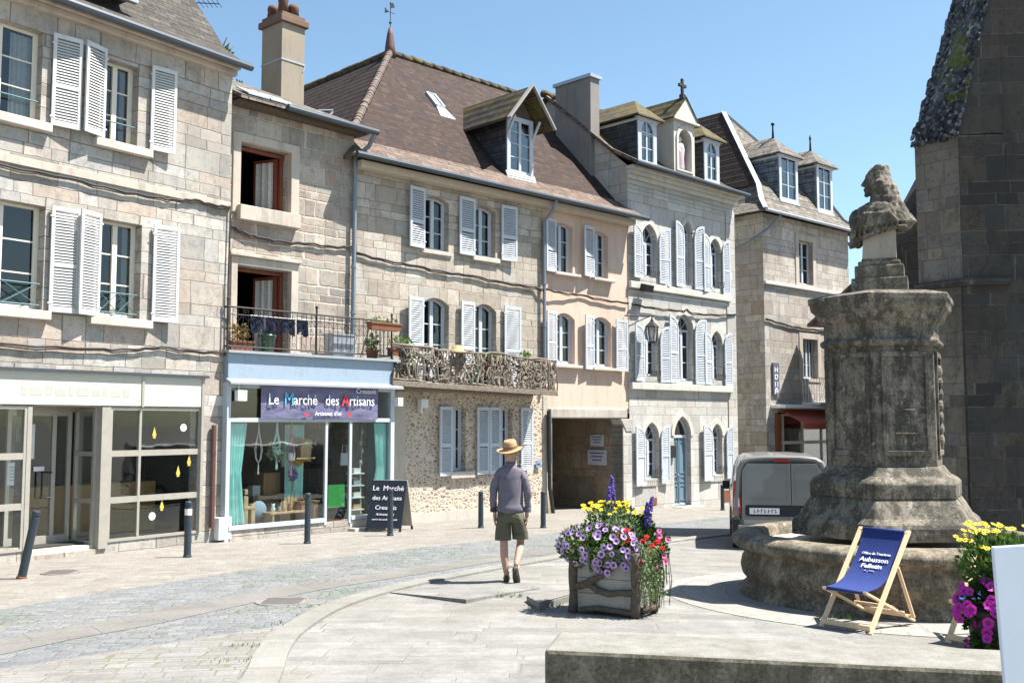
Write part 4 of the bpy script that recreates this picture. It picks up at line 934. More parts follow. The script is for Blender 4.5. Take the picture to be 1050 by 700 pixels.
t=empty('vertical_sign','narrow grey blue vertical sign on the far stone house wall','sign',tuple(Eh.w(.55,-.04,2.6)),math.atan2(dE[1],dE[0]))
mb=MB(); mb.box(-.18,.18,-.03,.03,0,1.1); mb.build('panel',simple('grey blue enamel',(.12,.13,.18),.5),t)
mb=MB()
for k in range(4):
    z=.95-k*.25; mb.box(-.1,-.06,-.036,-.031,z-.17,z); mb.box(.05,.09,-.036,-.031,z-.17+.03*(k%2),z); mb.box(-.06,.05,-.036,-.031,z-.1-.07*(k%3),z-.07-.07*(k%3))
    if k%2: mb.box(-.06,.05,-.036,-.031,z-.03,z)
mb.build('lettering',wl,t)
# ------------------------------------------------------------------ wall-hung things
def cable(name,H_,pts,r,label,grp='electric cables strung along the facades'):
    o=None; mb=MB(); mb.smooth=True
    P=[]
    for a,b in zip(pts,pts[1:]): P+=arcpts(a,b,.03,8)[:-1]
    P.append(Vector(pts[-1])); base=P[0]
    mb.tube([p-base for p in P],r,6); mb.tube([p-base+Vector((0,.0,-r*1.6+.012*math.sin(i))) for i,p in enumerate(P)],r*.7,5)
    o=mb.build(name,M['cable']); o.matrix_world=H_.M@Matrix.Translation(base); return tag(o,label,'cable',grp)
cable('facade_cable',A,[(-6,-.05,6.02),(-3.6,-.05,6.0),(-1.8,-.05,5.98),(-.9,-.05,6.1),(-.02,-.06,6.1)],.022,'black cable sagging across the grey house above its middle shutters')
cable('facade_cable',A,[(-.02,-.06,6.1),(-.04,-.06,4.5),(-.02,-.06,3.05)],.018,'black cable dropping down the right corner of the grey house')
cable('facade_cable',A,[(-6,-.05,3.0),(-3.0,-.06,2.98),(-1.6,-.05,3.1),(-.02,-.06,3.08)],.022,'black cable sagging just above the vacant shop sign board')
cable('facade_cable',B,[(-3.1,-.05,5.5),(-2.4,-.06,5.36),(-1.2,-.05,5.4),(.0,-.05,5.48)],.022,'black cable across the brown house between its two open windows')
cable('facade_cable',Cc,[(-4.0,-.05,5.36),(-2.3,-.05,5.25),(-.6,-.05,5.2),(1.6,-.05,5.12),(1.9,-.12,5.1)],.023,'thick black cable across the beige house below its top shutters')
cable('facade_cable',Cc,[(1.9,-.12,5.1),(3.4,-.03,5.08),(5.4,-.05,5.02)],.02,'cable across the peach render between its two window rows')
cable('facade_cable',D,[(5.5,-.08,5.0),(7.8,-.1,4.98),(8.1,-.1,5.05),(8.4,-.08,4.95),(10.8,-.05,5.1)],.022,'cable with a kink running over the pointed windows of the pale house')
cable('facade_cable',Eh,[(0,-.05,5.2),(2.6,-.05,5.0),(5.6,-.05,5.2)],.025,'cable sagging across the far house with the slate dormers')
# lantern on D
t=empty('wall_lantern','black framed glass street lantern on an iron bracket by the leftmost pointed window','lantern',tuple(D.w(5.5,-.02,4.55)),math.atan2(dC[1],dC[0]))
mb=MB(); mb.tube([(-.25,0,.1),(.5,-.45,.12)],.022,6); mb.tube([(-.2,0,-.25),(.1,-.2,-.05),(.4,-.4,.1)],.014,5); mb.tube([(.45,-.42,.12),(.45,-.42,.0)],.02,6); mb.build('bracket',M['iron'],t)
mb=MB(); c=(.45,-.42,0); mb.lathe([(.03,.02),(.06,-.05),(.17,-.16),(.2,-.2),(.2,-.22)],6,c); mb.lathe([(.11,-.66),(.12,-.62),(.05,-.6)],6,c)
for k in range(6):
    a=2*PI*k/6; mb.bar((c[0]+.18*math.cos(a),c[1]+.18*math.sin(a),-.21),(c[0]+.115*math.cos(a),c[1]+.115*math.sin(a),-.63),.015,.015)
mb.build('lantern_frame',M['iron'],t)
mb=MB(); mb.lathe([(.11,-.62),(.172,-.22)],6,c,capb=False,capt=False); mb.build('lantern_glass',glassm('lantern glass',(.8,.8,.8),mn=.15),t)
mb=MB(); mb.lathe([(.02,-.5),(.05,-.45),(.05,-.35),(.02,-.3)],8,c); mb.build('bulb',M['wht'],t)
def boxthing(name,label,cat,H_,x,y,z,w,d,h,mat,extra=None,group=None,rx=0):
    t=empty(name,label,cat,tuple(H_.w(x,y,z)),H_.root.rotation_euler.z,group); t.rotation_euler.x=0
    mb=MB(Matrix.Rotation(rx,4,'X') if rx else None); mb.box(-w/2,w/2,-d,0,0,h); mb.build('panel' if extra else 'housing',mat,t,bev=.006)
    if extra: 
        m2=MB(Matrix.Rotation(rx,4,'X') if rx else None); extra(m2); m2.build('lettering',M['black'],t)
    return t
t=boxthing('floodlight','small black floodlight under the leftmost upper pointed shutter','floodlight',D,6.0,-.1,5.42,.36,.22,.2,M['black'],rx=.3)
mb=MB(); mb.box(-.03,.03,-.02,.12,.05,.12); mb.build('bracket',M['iron'],t)
t=boxthing('floodlight','small white floodlight on the beige wall under the left end of the branch balcony','floodlight',Cc,-2.18,-.1,1.98,.2,.14,.2,M['wht'])
mb=MB(); mb.box(-.02,.02,-.03,.1,-.12,.0); mb.build('bracket',M['wht'],t)
t=boxthing('floodlight','small white floodlight at the right corner of the shop fascia','floodlight',B,.62,-.78,2.0,.14,.14,.18,M['wht']); mb=MB(); mb.box(-.02,.02,0,.6,.05,.1); mb.build('bracket',M['wht'],t)
t=boxthing('floodlight','small white floodlight inside the left top corner of the craft shop front','floodlight',B,-3.3,-.79,2.05,.2,.12,.2,M['wht']); mb=MB(); mb.box(-.015,.015,0,.05,.18,.35); mb.build('bracket',M['wht'],t)
def bars(rows,w,h,yd):
    def f(m):
        for i in range(rows):
            z=h*(.82-i*.7/rows); L=w*(.38-.07*(i%3)); m.box(-L,L,-yd-.004,-yd-.001,z-h*.06,z+h*.03)
    return f
boxthing('house_plate','square black nameplate with pale writing beside the blue door','sign',D,7.36,-.04,.62,.26,.05,.36,M['black'],lambda m:None if m.box(-.1,.1,-.034,-.031,.1,.14) else None)
pr=Matrix.Rotation(-PI/2,4,'Z')
for z,h,w,lab in((.98,.32,.5,'white notice plate fixed high on the passage wall'),(.45,.42,.7,'larger white notice plate with blue lines under the other on the passage wall')):
    t=empty('notice_plate',lab,'sign',tuple(Cc.w(5.1,.9,z)),Cc.root.rotation_euler.z-PI/2,'notice plates in the passage')
    mb=MB(); mb.box(-w/2,w/2,-.02,0,0,h); mb.build('panel',simple('notice enamel',(.55,.55,.6),.5),t)
    mb=MB(); bars(3,w,h,.02)(mb); mb.build('lettering',simple('blue print',(.1,.12,.3),.6),t)
t=boxthing('street_name_plate','small blue plate on the rubble wall corner beside the drain pipe','sign',Cc,1.72,-.04,.5,.17,.02,.2,simple('faded blue enamel',(.22,.3,.42),.5),lambda m:m.box(-.05,.05,-.024,-.021,.08,.11))
# ------------------------------------------------------------------ shop balcony
t=empty('iron_balcony_railing','black wrought iron balcony railing above the blue grey shop fascia','railing',tuple(B.w(-1.5,-.72,3.0)),B.root.rotation_euler.z)
T=Matrix.Translation((1.5,.72,-3.0))
mb=MB(T)
def scroll(m,x,y,z,r,s=1,ax='x'):
    P=[]
    for i in range(14):
        a=i*.5; q=r*(1-i/18); P.append((x+s*q*math.cos(a),y,z+q*math.sin(a)))
    m.tube(P,.006,4,False)
def sect(m,Tm):
    m.T=Tm
mb.tube([(-3.55,-.74,3.82),(.5,-.74,3.82)],.018,6); mb.tube([(-3.55,-.74,3.68),(.5,-.74,3.68)],.01,5); mb.tube([(-3.55,-.74,3.08),(.5,-.74,3.08)],.014,5)
mb.tube([(.5,-.74,3.82),(.5,0,3.82)],.018,6); mb.tube([(.5,-.74,3.08),(.5,0,3.08)],.014,5)
mb.tube([(-3.55,-.74,3.82),(-3.55,0,3.82)],.018,6); mb.tube([(-3.55,-.74,3.08),(-3.55,0,3.08)],.014,5)
for x in(-3.55,-1.5,.5): mb.tube([(x,-.74,2.98),(x,-.74,3.95)],.018,6); mb.ell((x,-.74,3.97),.03,.03,.03,8,6)
mb.build('rail',M['iron'],t)
mb=MB(T); n=36
for i in range(1,n):
    x=-3.55+4.05*i/n; mb.tube([(x,-.74,3.08),(x,-.74,3.82)],.008,4,False)
    if i%2: scroll(mb,x+.05,-.74,3.75,.045,1); scroll(mb,x+.05,-.74,3.16,.05,-1); mb.tube([(x,-.74,3.3),(x+.06,-.74,3.42),(x,-.74,3.52)],.006,4,False)
    else: mb.tube([(x-.1,-.74,3.68),(x,-.74,3.55),(x+.1,-.74,3.68)],.006,4,False)
for i in range(1,6): y=-.74+.74*i/6; mb.tube([(.5,y,3.08),(.5,y,3.82)],.008,4,False); mb.tube([(-3.55,y,3.08),(-3.55,y,3.82)],.008,4,False)
mb.build('baluster_scrollwork',M['iron'],t)
def foliage(mb,c,rx,ry,rz,n,s,up=.3):
    c=Vector(c)
    for i in range(n):
        while 1:
            p=Vector((random.uniform(-1,1),random.uniform(-1,1),random.uniform(-1,1)))
            if p.length<1: break
        q=c+Vector((p.x*rx,p.y*ry,p.z*rz)); d=Vector((p.x+random.uniform(-.6,.6),p.y+random.uniform(-.6,.6),p.z+up+random.uniform(-.5,.5))).normalized()
        w=d.cross(Vector((random.uniform(-1,1),random.uniform(-1,1),.3))).normalized()*s*.32; L=d*s*random.uniform(.7,1.3); nn=d.cross(w).normalized()*s*.1
        mb.add([q-L*.5,q+w+nn,q+L*.55,q-w+nn],[(0,1,2,3)])
def pot(name,label,cat,H_,x,y,z,L,w,h,mat,leafmat,fh=.25,n=120,group=None,round_=False,ls=.07,fx=1):
    t=empty(name,label,cat,tuple(H_.w(x,y,z)),H_.root.rotation_euler.z,group)
    mb=MB()
    if round_: mb.smooth=True; mb.lathe([(w*.35,0),(w*.5,h*.85),(w*.55,h*.86),(w*.55,h),(w*.45,h),(w*.43,h*.9)],16)
    else:
        a,b=L/2,w/2; mb.add([(-a*.92,-b*.8,0),(a*.92,-b*.8,0),(a*.92,b*.8,0),(-a*.92,b*.8,0),(-a,-b,h),(a,-b,h),(a,b,h),(-a,b,h)],[(3,2,1,0),(4,5,6,7),(0,1,5,4),(1,2,6,5),(2,3,7,6),(3,0,4,7)]); mb.box(-a-.012,a+.012,-b-.012,b+.012,h-.03,h+.001)
    mb.build('pot',mat,t)
    if n:
        mb=MB(); foliage(mb,(0,0,h+fh*.45),L/2*fx,w/2*1.1,fh*.6,n,ls); mb.build('foliage',leafmat,t)
    return t
G='plant troughs on the two balconies'
pot('plant_trough','long terracotta trough hung on the top of the iron railing at its right end','plant trough',B,.15,-.9,3.6,.85,.18,.16,M['terra'],M['leaf'],.12,50,G)
pot('plant_trough','terracotta trough with a green plant at the lower right corner of the iron balcony','plant trough',B,.72,-.72,3.1,.5,.2,.16,M['terra'],M['leaf'],.3,120,G)
pot('storage_box','large grey fluted tub standing on the iron balcony floor','tub',B,-.62,-.35,3.0,.55,.35,.5,M['zincw'],M['leaf'],0,0,None)
pot('green_pot','dark green round pot on the iron balcony behind the railing','pot',B,-2.5,-.5,3.0,.3,.32,.36,simple('dark green glaze',(.03,.08,.05),.3),M['leafd'],.1,40,None,True)
pot('dried_flower_pot','low pot of dry yellow foliage at the left end of the iron balcony','pot',B,-3.15,-.5,3.0,.5,.3,.2,M['terra'],leafm('dry straw leaves',(.25,.18,.07),(.35,.28,.14)),.35,200,None)
pot('fern_pot','pot with arching grey green fronds right of the tub on the iron balcony','pot',B,.25,-.4,3.0,.3,.28,.22,M['terra'],M['leafd'],.35,140,None,True)
t=empty('washing_line','dark blue washing pegged along the inside of the iron railing','washing',tuple(B.w(-2.4,-.66,3.7)),B.root.rotation_euler.z)
mb=MB(); mb.tube([(-.6,0,0),(.8,0,0)],.006,4); mb.build('line',M['wht'],t)
for k,(x,w) in enumerate(((-.45,.3),(-.1,.28),(.25,.34),(.6,.26))):
    mb=MB(); vs=[];fs=[]
    for i in range(7): vs+=[(x-w/2+w*i/6,.02*math.sin(i*1.3+k),0),(x-w/2+w*i/6+.01,.035*math.sin(i*1.3+k),-.3-.05*math.sin(i+k))]
    for i in range(6): fs.append((2*i,2*i+2,2*i+3,2*i+1))
    mb.add(vs,fs); mb.build('cloth',simple('navy cloth',(.02,.03,.07),.9,var=.4),t)
# ------------------------------------------------------------------ branch balcony on C
BT=Matrix(((.948,0,0,-3.55+.948*2.98),(0,1,0,0),(-.022,0,1,-.022*2.98+.03),(0,0,0,1)))
def bx(x): return -3.55+.948*(x+2.98)
mb=MB(BT); mb.box(-2.98,2.45,-.8,.0,2.43,2.5); mb.box(-3.0,2.47,-.84,-.8,2.4,2.52); mb.box(-2.6,1.9,-.5,0,2.37,2.43); bs=Cc.part('balcony_slab',mb,M['branch'],bev=.01)
rnd=random.Random(3); mb=MB(BT); mb.smooth=True
def twig(m,a,b,r,jit=.07,n=5):
    a=Vector(a);b=Vector(b);P=[]
    for i in range(n+1):
        f=i/n; j=jit*math.sin(PI*f); P.append(a.lerp(b,f)+Vector((rnd.uniform(-j,j),rnd.uniform(-.02,.02),rnd.uniform(-j,j))))
    m.tube(P,[r*(1.1-.35*i/n) for i in range(n+1)],6)
for z in(3.26,3.3,2.55): twig(mb,(-2.98,-.78,z),(2.45,-.78,z-.02),.032,.05,16)
for i in range(66):
    x=-2.5+4.9*i/65+rnd.uniform(-.08,.08); twig(mb,(x,-.78,2.5),(x+rnd.uniform(-.25,.25),-.79,3.28),rnd.uniform(.018,.034),.1)
for i in range(150):
    x=rnd.uniform(-2.5,2.4); z=rnd.uniform(2.5,3.1); a=rnd.uniform(-.2,1.4)*rnd.choice((-1,1)); L=rnd.uniform(.25,.6)
    x2=min(max(x+L*math.cos(a)*(1 if rnd.random()<.5 else -1),-2.9),2.45); z2=min(z+L*abs(math.sin(a)),3.32); twig(mb,(x,-.8,z),(x2,-.76,z2),rnd.uniform(.012,.026),.08)
for k in range(8): y=-.75+.1*k; twig(mb,(2.44,y,2.5),(2.44,y+rnd.uniform(-.08,.08),3.28),.02,.05)
twig(mb,(2.44,-.78,3.27),(2.44,0,3.27),.03)
Cc.part('branch_railing',mb,M['branch'],label='rustic railing of tangled grey branches')
mb=MB(BT); mb.smooth=True
for (x,z,r) in((-2.82,3.05,.17),(-2.62,2.74,.16),(-2.86,2.64,.12),(-2.62,3.1,.13),(-2.8,2.85,.1)):
    mb.tube([(x+r*math.cos(a*PI/8),-.78,z+r*math.sin(a*PI/8)) for a in range(17)],.022,6,False)
Cc.part('iron_hoop',mb,M['iron'])
G='terrace pots behind the branch railing'
bt=simple('turquoise plastic',(.02,.35,.42),.35)
t=pot('turquoise_bucket','bright turquoise bucket on the branch balcony','bucket',Cc,bx(-.35),-.62,2.5,.2,.34,.3,bt,M['leaf'],0,0,None,True)
mb=MB(); mb.tube([(.18*math.cos(a*PI/8),0,.28+.06*math.sin(a*PI/8)) for a in range(9)],.008,4); mb.build('handle',M['iron'],t)
pot('balcony_pot','pot with bright yellow green plant behind the middle of the branch railing','pot',Cc,bx(.42),-.55,2.85,.55,.25,.25,M['terra'],M['leaf'],.25,160,G)
pot('balcony_pot','small leafy pot at the right end of the branch railing','pot',Cc,bx(1.55),-.55,2.8,.4,.25,.25,M['terra'],M['leaf'],.35,120,G)
pot('balcony_pot','leafy potted shrub behind the left end of the branch railing','pot',Cc,bx(-2.25),-.5,2.5,.35,.3,.3,M['terra'],M['leaf'],.7,260,G,True)
pot('balcony_pot','trailing plant pot behind the turquoise bucket','pot',Cc,bx(.05),-.4,2.5,.3,.3,.3,M['terra'],M['leaf'],.5,160,G,True)
t=empty('straw_hat','straw hat hung on top of the branch railing between the two shuttered windows','hat',tuple(Cc.w(bx(-.95),-.72,3.24)))
mb=MB(); mb.smooth=True; mb.lathe([(.28,-.01),(.3,0),(.15,.03),(.13,.13),(.07,.17)],20); mb.build('brim_and_crown',M['curtain'] if 0 else simple('straw',(.42,.3,.15),.8),t)
for x,lab in((-1.75,'white plastic garden chair on the branch balcony left of the windows'),(-.62,'white plastic garden chair on the branch balcony below the straw hat')):
    t=empty('garden_chair',lab,'chair',tuple(Cc.w(bx(x),-.38,2.5)),Cc.root.rotation_euler.z+.3,'white garden chairs on the branch balcony')
    mb=MB(); mb.box(-.22,.22,-.22,.2,.4,.43); mb.build('seat',M['wht'],t,bev=.01)
    mb=MB(); 
    for k in range(5): mb.bar((-.18+k*.09,.2,.42),(-.18+k*.09,.28,.85),.055,.02)
    mb.box(-.22,.22,.26,.3,.8,.86); mb.build('backrest',M['wht'],t)
    for xx,yy in((-.2,-.2),(.2,-.2),(-.2,.18),(.2,.18)): mb=MB(); mb.tube([(xx,yy,.4),(xx*1.1,yy*1.1,0)],.02,6); mb.build('leg',M['wht'],t)
# ------------------------------------------------------------------ goods inside the craft shop
rs=B.root.rotation_euler.z
def shopthing(name,label,cat,x,y,z,rz=0): return empty(name,label,cat,tuple(B.w(x,y,z)),rs+rz)
wood=woodm('pale carved wood',(.42,.28,.15),(.55,.4,.25)); dwood=woodm('darker board',(.25,.13,.07),(.33,.2,.11))
viol_cloth=simple('lavender purple',(.25,.15,.4),.9)
cord=simple('white cotton cord',(.7,.7,.68),.9)
def macrame(x,col,lab,potc,drop=.55,leaf=None):
    t=shopthing('macrame_hanger',lab,'plant hanger',x,-.45,1.65); mb=MB()
    for a in range(4):
        q=PI/2*a; mb.tube([(0,0,0),(.0+.015*math.cos(q),.015*math.sin(q),-.2),(.09*math.cos(q),.09*math.sin(q),-drop*.75),(.06*math.cos(q),.06*math.sin(q),-drop),(0,0,-drop-.08),(.01*math.cos(q),0,-drop-.3)],.008 if potc is None else .016,5)
    mb.build('cord',col,t)
    if potc: mb=MB(); mb.lathe([(.07,-drop),(.09,-drop+.15),(.08,-drop+.15)],12); mb.build('pot',potc,t)
    if leaf: mb=MB(); foliage(mb,(0,0,-drop+.05),.24,.16,.22,160,.07,-.2); mb.build('foliage',M['leafs'],t)
macrame(-2.62,cord,'white knotted cotton plant hanger in the shop window',None,.7)
macrame(-2.2,M['aqua'],'turquoise hanger holding a pale leafy plant in the shop window',M['wht'],.62,True)
macrame(-1.86,simple('pink cord',(.55,.2,.3),.9),'pink cord hanger with a small pale pot in the shop window',M['wht'],.75)
t=shopthing('wooden_birdhouse','wooden bird house hanging over mustard cloth in the shop window','birdhouse',-1.52,-.4,.95)
mb=MB(); mb.box(-.12,.12,-.08,.08,0,.2); mb.slab([(-.17,-.1,.18),(0,-.1,.34),(.17,-.1,.18)],.2,(0,1,0)); mb.box(-.25,.2,-.12,.1,-.03,0); mb.build('box',wood,t); mb=MB(); mb.tube([(0,0,.34),(0,0,.7)],.006,4); mb.build('cord',cord,t)
t=shopthing('mustard_scarf','mustard yellow scarf hanging beside the turquoise inner curtain','scarf',-1.4,-.22,.85); mb=MB(); mb.slab([(-.22,0,0),(-.1,0,-.1),(.05,0,.02),(.2,0,0),(.22,0,.45),(-.2,0,.5)],.03,(0,1,0)); mb.build('cloth',simple('mustard cloth',(.45,.27,.05),.9),t)
t=shopthing('display_bench','low wooden bench displaying craft goods in the shop window','bench',-2.0,-.5,-.3); mb=MB(); mb.box(-.45,.45,-.16,.16,.18,.21); mb.build('bench_top',wood,t)
for xx in(-.38,.38): mb=MB(); mb.box(xx-.02,xx+.02,-.14,.14,0,.18); mb.build('leg',wood,t)
for k,(x,h) in enumerate(((-2.3,.16),(-2.15,.1),(-2.05,.2),(-1.92,.12))):
    t=shopthing('craft_ornament',['small white ceramic jug at the left end of the shop window bench','low pale dish on the shop window bench','taller white figurine in the middle of the shop window bench','round lidded jar at the right of the shop window bench'][k],'ornament',x,-.5,-.09); mb=MB(); mb.smooth=True; mb.lathe([(.03,0),(.05,h*.4),(.025,h*.7),(.04,h)],10); mb.build('body',[M['wht'],M['zincw'],wood,M['terra']][k],t); mb=MB(); mb.ell((0,0,h+.01),.02,.02,.02,6,4); mb.build('knob',M['iron'],t)
t=shopthing('wooden_figure','tall carved pale wooden figure beside the left turquoise curtain','carving',-2.85,-.5,-.3); mb=MB()
mb.box(-.14,-.04,-.05,.05,0,.55); mb.box(.03,.12,-.05,.05,0,.4); mb.box(-.14,.12,-.06,.06,.3,.36); mb.box(-.12,-.05,-.05,.05,.58,.68); mb.build('block',wood,t,bev=.01)
t=shopthing('small_picket_fence','small rounded wooden picket panel standing in the shop window','wooden panel',-1.78,-.35,-.3); mb=MB()
for k in range(6): x=-.2+k*.08; mb.slab([(x-.035,0,0),(x+.035,0,0),(x+.035,0,.35+.1*math.sin(k*.6)),(x,0,.41+.1*math.sin(k*.6)),(x-.035,0,.35+.1*math.sin(k*.6))],.02,(0,1,0))
mb.box(-.24,.24,.02,.035,.1,.14); mb.build('panel',wood,t)
t=shopthing('wooden_crate','reddish wooden crate at the right of the large shop window','crate',-1.45,-.4,-.3); mb=MB(); mb.box(-.2,.2,-.14,.14,0,.35); mb.box(-.24,.24,-.16,.16,.35,.38); mb.build('box',dwood,t); mb=MB(); mb.ell((.08,0,.43),.05,.05,.05,8,6); mb.ell((-.1,0,.43),.05,.05,.05,8,6); mb.build('round_ornament',M['terra'],t)
t=shopthing('cardboard_stand','brown display stand deep inside the shop','display stand',-2.0,.3,-.36); mb=MB(); mb.box(-.35,.35,-.2,.2,0,.55); mb.box(-.1,.3,-.18,.18,.55,1.0); mb.build('box',dwood,t,bev=.01); mb=MB(); mb.box(-.3,-.12,-.1,.1,.55,.75); mb.build('goods',M['curtain'],t)
t=shopthing('yellow_garment','bright yellow garment hanging behind the left curtain','garment',-3.0,-.2,.1); mb=MB(); mb.slab([(-.08,0,0),(.06,0,0),(.03,0,.7),(-.05,0,.72)],.04,(0,1,0)); mb.build('cloth',simple('lime yellow cloth',(.45,.5,.03),.9),t)
t=shopthing('red_garment','dark red garment hanging deeper in the shop left of the white hanger','garment',-2.8,.3,.2); mb=MB(); mb.slab([(-.14,0,0),(.14,0,0),(.1,0,.45),(-.1,0,.45)],.04,(0,1,0)); mb.build('cloth',simple('dark red cloth',(.3,.02,.02),.9),t)
t=shopthing('wicker_basket','round wicker basket standing on the floor deep in the craft shop','basket',-2.55,.1,-.36); mb=MB(); mb.smooth=True; mb.lathe([(.15,0),(.2,.28),(.21,.3),(.18,.28)],18); mb.build('basket_body',wood,t); mb=MB(); mb.tube([(.19*math.cos(a*PI/8),0,.28+.16*math.sin(a*PI/8)) for a in range(9)],.012,5); mb.build('handle',wood,t)
t=shopthing('lavender_bunch','bunch of dried purple lavender hanging before the inner curtain','dried flowers',-1.7,-.3,.25); mb=MB(); foliage(mb,(0,0,.35),.1,.08,.14,160,.05,.8); mb.build('blossom',viol_cloth,t); mb=MB(); mb.tube([(0,0,.3),(0,0,0)],.02,6); mb.build('stalk',M['leafs'],t)
t=shopthing('blue_cushion','pale blue cushion leaning on the brown display stand','cushion',-2.5,-.3,-.25); mb=MB(); mb.smooth=True; mb.ell((0,0,.2),.19,.07,.18,14,10); mb.build('cushion_body',simple('pale blue cloth',(.3,.4,.5),.9),t)
t=shopthing('framed_print','small pale framed print hanging at the back of the shop behind the door','picture',-.95,.9,.7); mb=MB(); ringband(mb,shape(-.2,.2,0,.5),shape(-.17,.17,.03,.47),-.02,.02); mb.build('frame',wood,t); mb=MB(); mb.box(-.17,.17,0,.01,.03,.47); mb.build('print',M['wht'],t)
t=shopthing('cloth_bag','cream cloth bag hanging in the right shop pane above the white rack','bag',-.38,-.3,.75); mb=MB(); mb.slab([(-.11,0,0),(.11,0,0),(.1,0,.26),(-.1,0,.26)],.04,(0,1,0)); mb.build('bag_body',M['curtain'],t); mb=MB(); mb.tube([(-.06,.02,.26),(-.05,.02,.42),(.05,.02,.42),(.06,.02,.26)],.007,4); mb.build('handle',cord,t)
t=shopthing('green_poster','bright green poster low on the shop door glass','poster',-.92,-.73,.15); mb=MB(); mb.box(-.22,.2,0,.01,-.22,.24); mb.build('sheet',simple('green paper',(.05,.3,.07),.6),t)
t=shopthing('white_display_rack','narrow white tiered rack of small goods behind the right shop pane','rack',-.22,-.45,-.26); 
mb=MB()
for xx in(-.16,.16): mb.tube([(xx,0,0),(xx*.8,0,1.0)],.012,5)
mb.build('rack_frame',M['wht'],t)
for k in range(4):
    mb=MB(); mb.box(-.17,.17,-.1,.1,.08+.25*k,.1+.25*k); s_=mb.build('shelf',M['wht'],t); mb=MB(); mb.box(-.08,.1,-.06,.06,.1+.25*k,.1+.25*k+.1); mb.build('goods',[wood,M['wht'],M['zincw'],M['wht']][k],s_)
t=shopthing('hanging_ornament_string','string of pale hearts and birds hanging above the white rack','ornament',-.1,-.5,1.6); mb=MB(); mb.tube([(0,0,0),(0,0,-.85)],.005,4); mb.build('cord',cord,t)
mb=MB()
for k,z in enumerate((-.15,-.38,-.55,-.8)): mb.ell((.02*(-1)**k,0,z),.05,.025,.06,8,6)
mb.build('ornament',M['zincw'],t)
# ------------------------------------------------------------------ ground
def sheet(name,poly,off,mat,uvf=None):
    bm=bmesh.new(); tr=tessellate_polygon([[Vector((p[0],p[1],0)) for p in poly]])
    vs=[bm.verts.new((p[0],p[1],0)) for p in poly]
    for t in tr:
        try: bm.faces.new([vs[i] for i in t])
        except ValueError: pass
    for ax,v in((0,0),(0,1),(0,20),(0,-20),(1,60),(1,-20)):
        no=(1,0,0) if ax==0 else (0,1,0); co=(v,0,0) if ax==0 else (0,v,0)
        bmesh.ops.bisect_plane(bm,geom=bm.verts[:]+bm.edges[:]+bm.faces[:],plane_co=co,plane_no=no)
    for v in bm.verts: v.co.z=gz(v.co.x,v.co.y)+off
    bmesh.ops.recalc_face_normals(bm,faces=bm.faces[:])
    for f in bm.faces:
        if f.normal.z<0: f.normal_flip()
    me=bpy.data.meshes.new(name); uvl=bm.loops.layers.uv.new('UVMap')
    for f in bm.faces:
        for l in f.loops: l[uvl].uv=(uvf(l.vert.co) if uvf else (l.vert.co.x,l.vert.co.y))
    bm.to_mesh(me); bm.free(); me.materials.append(mat)
    o=bpy.data.objects.new(name,me); COL.objects.link(o); return struct(o)
def paving(name,cols,w,h,mortar,mw,rot=0,green=0,var=.25,bump=.5,warp=.012,st=.3,rough=.85):
    N=NT(name); uv=N.uv(); u2=N.mapp(uv,rot=rot) if rot else uv
    a,b,mk,_=ashlar(N,u2,w,h,mw,warp); k=len(cols)-1
    c=N.ramp(a,[(i/k,cc) for i,cc in enumerate(cols)]); ob=N.obj(); big=N.noise(ob,.35,5,.65); mid=N.noise(ob,2.2,6,.7); fn=N.noise(ob,30,4,.75)
    c=N.mix(1,c,N.ramp(mid,[(.3,1-var),(.68,1)]),'MULTIPLY'); c=N.mix(1,c,N.ramp(fn,[(.3,.75),(.62,1)]),'MULTIPLY')
    c=N.mix(N.m('MULTIPLY',N.ramp(big,[(.5,0),(.7,1)]),st),c,(.2,.18,.15))
    mo=mortar
    if green: mo=N.mix(N.m('MULTIPLY',N.ramp(N.noise(ob,.8,4,.7),[(.5,0),(.6,1)]),green),mortar,(.05,.09,.02))
    brk=N.ramp(N.noise(ob,1.6,4,.6),[(.35,.35),(.6,1)])
    c=N.mix(N.m('MULTIPLY',N.m('SUBTRACT',1,mk),brk),c,mo)
    N.bump(N.m('ADD',N.m('MULTIPLY',mk,.8),N.m('ADD',N.m('MULTIPLY',b,.5),N.m('MULTIPLY',fn,.3))),bump,.015)
    return N.base(c,rough,0,.25)
mpave=paving('pale sidewalk setts',[(0.208, 0.194, 0.173), (0.271, 0.258, 0.233), (0.235, 0.226, 0.205), (0.294, 0.279, 0.255)],.22,.11,(.19,.17,.145),.013,rot=R(-8),var=.3)
mroad=paving('blue grey cobbles',[(0.143, 0.152, 0.163), (0.205, 0.216, 0.228), (0.174, 0.182, 0.192), (0.236, 0.243, 0.248)],.15,.1,(.17,.17,.16),.016,rot=R(-4),green=.6,bump=.8,warp=.02)
mband=paving('grey slab channel',[(0.174, 0.167, 0.156), (0.202, 0.196, 0.181)],.9,.7,(.12,.11,.1),.012,rot=R(-35))
mplaza=paving('long pale granite slabs',[(0.213, 0.206, 0.192), (0.267, 0.261, 0.244), (0.24, 0.232, 0.215), (0.287, 0.281, 0.264)],1.0,.21,(.19,.18,.165),.008,rot=R(2),var=.4,green=.3,warp=.006,st=.5)
mkerb=paving('kerb stone',[(0.23, 0.223, 0.202), (0.272, 0.265, 0.244)],1.0,5,(.15,.14,.12),.012,var=.25)
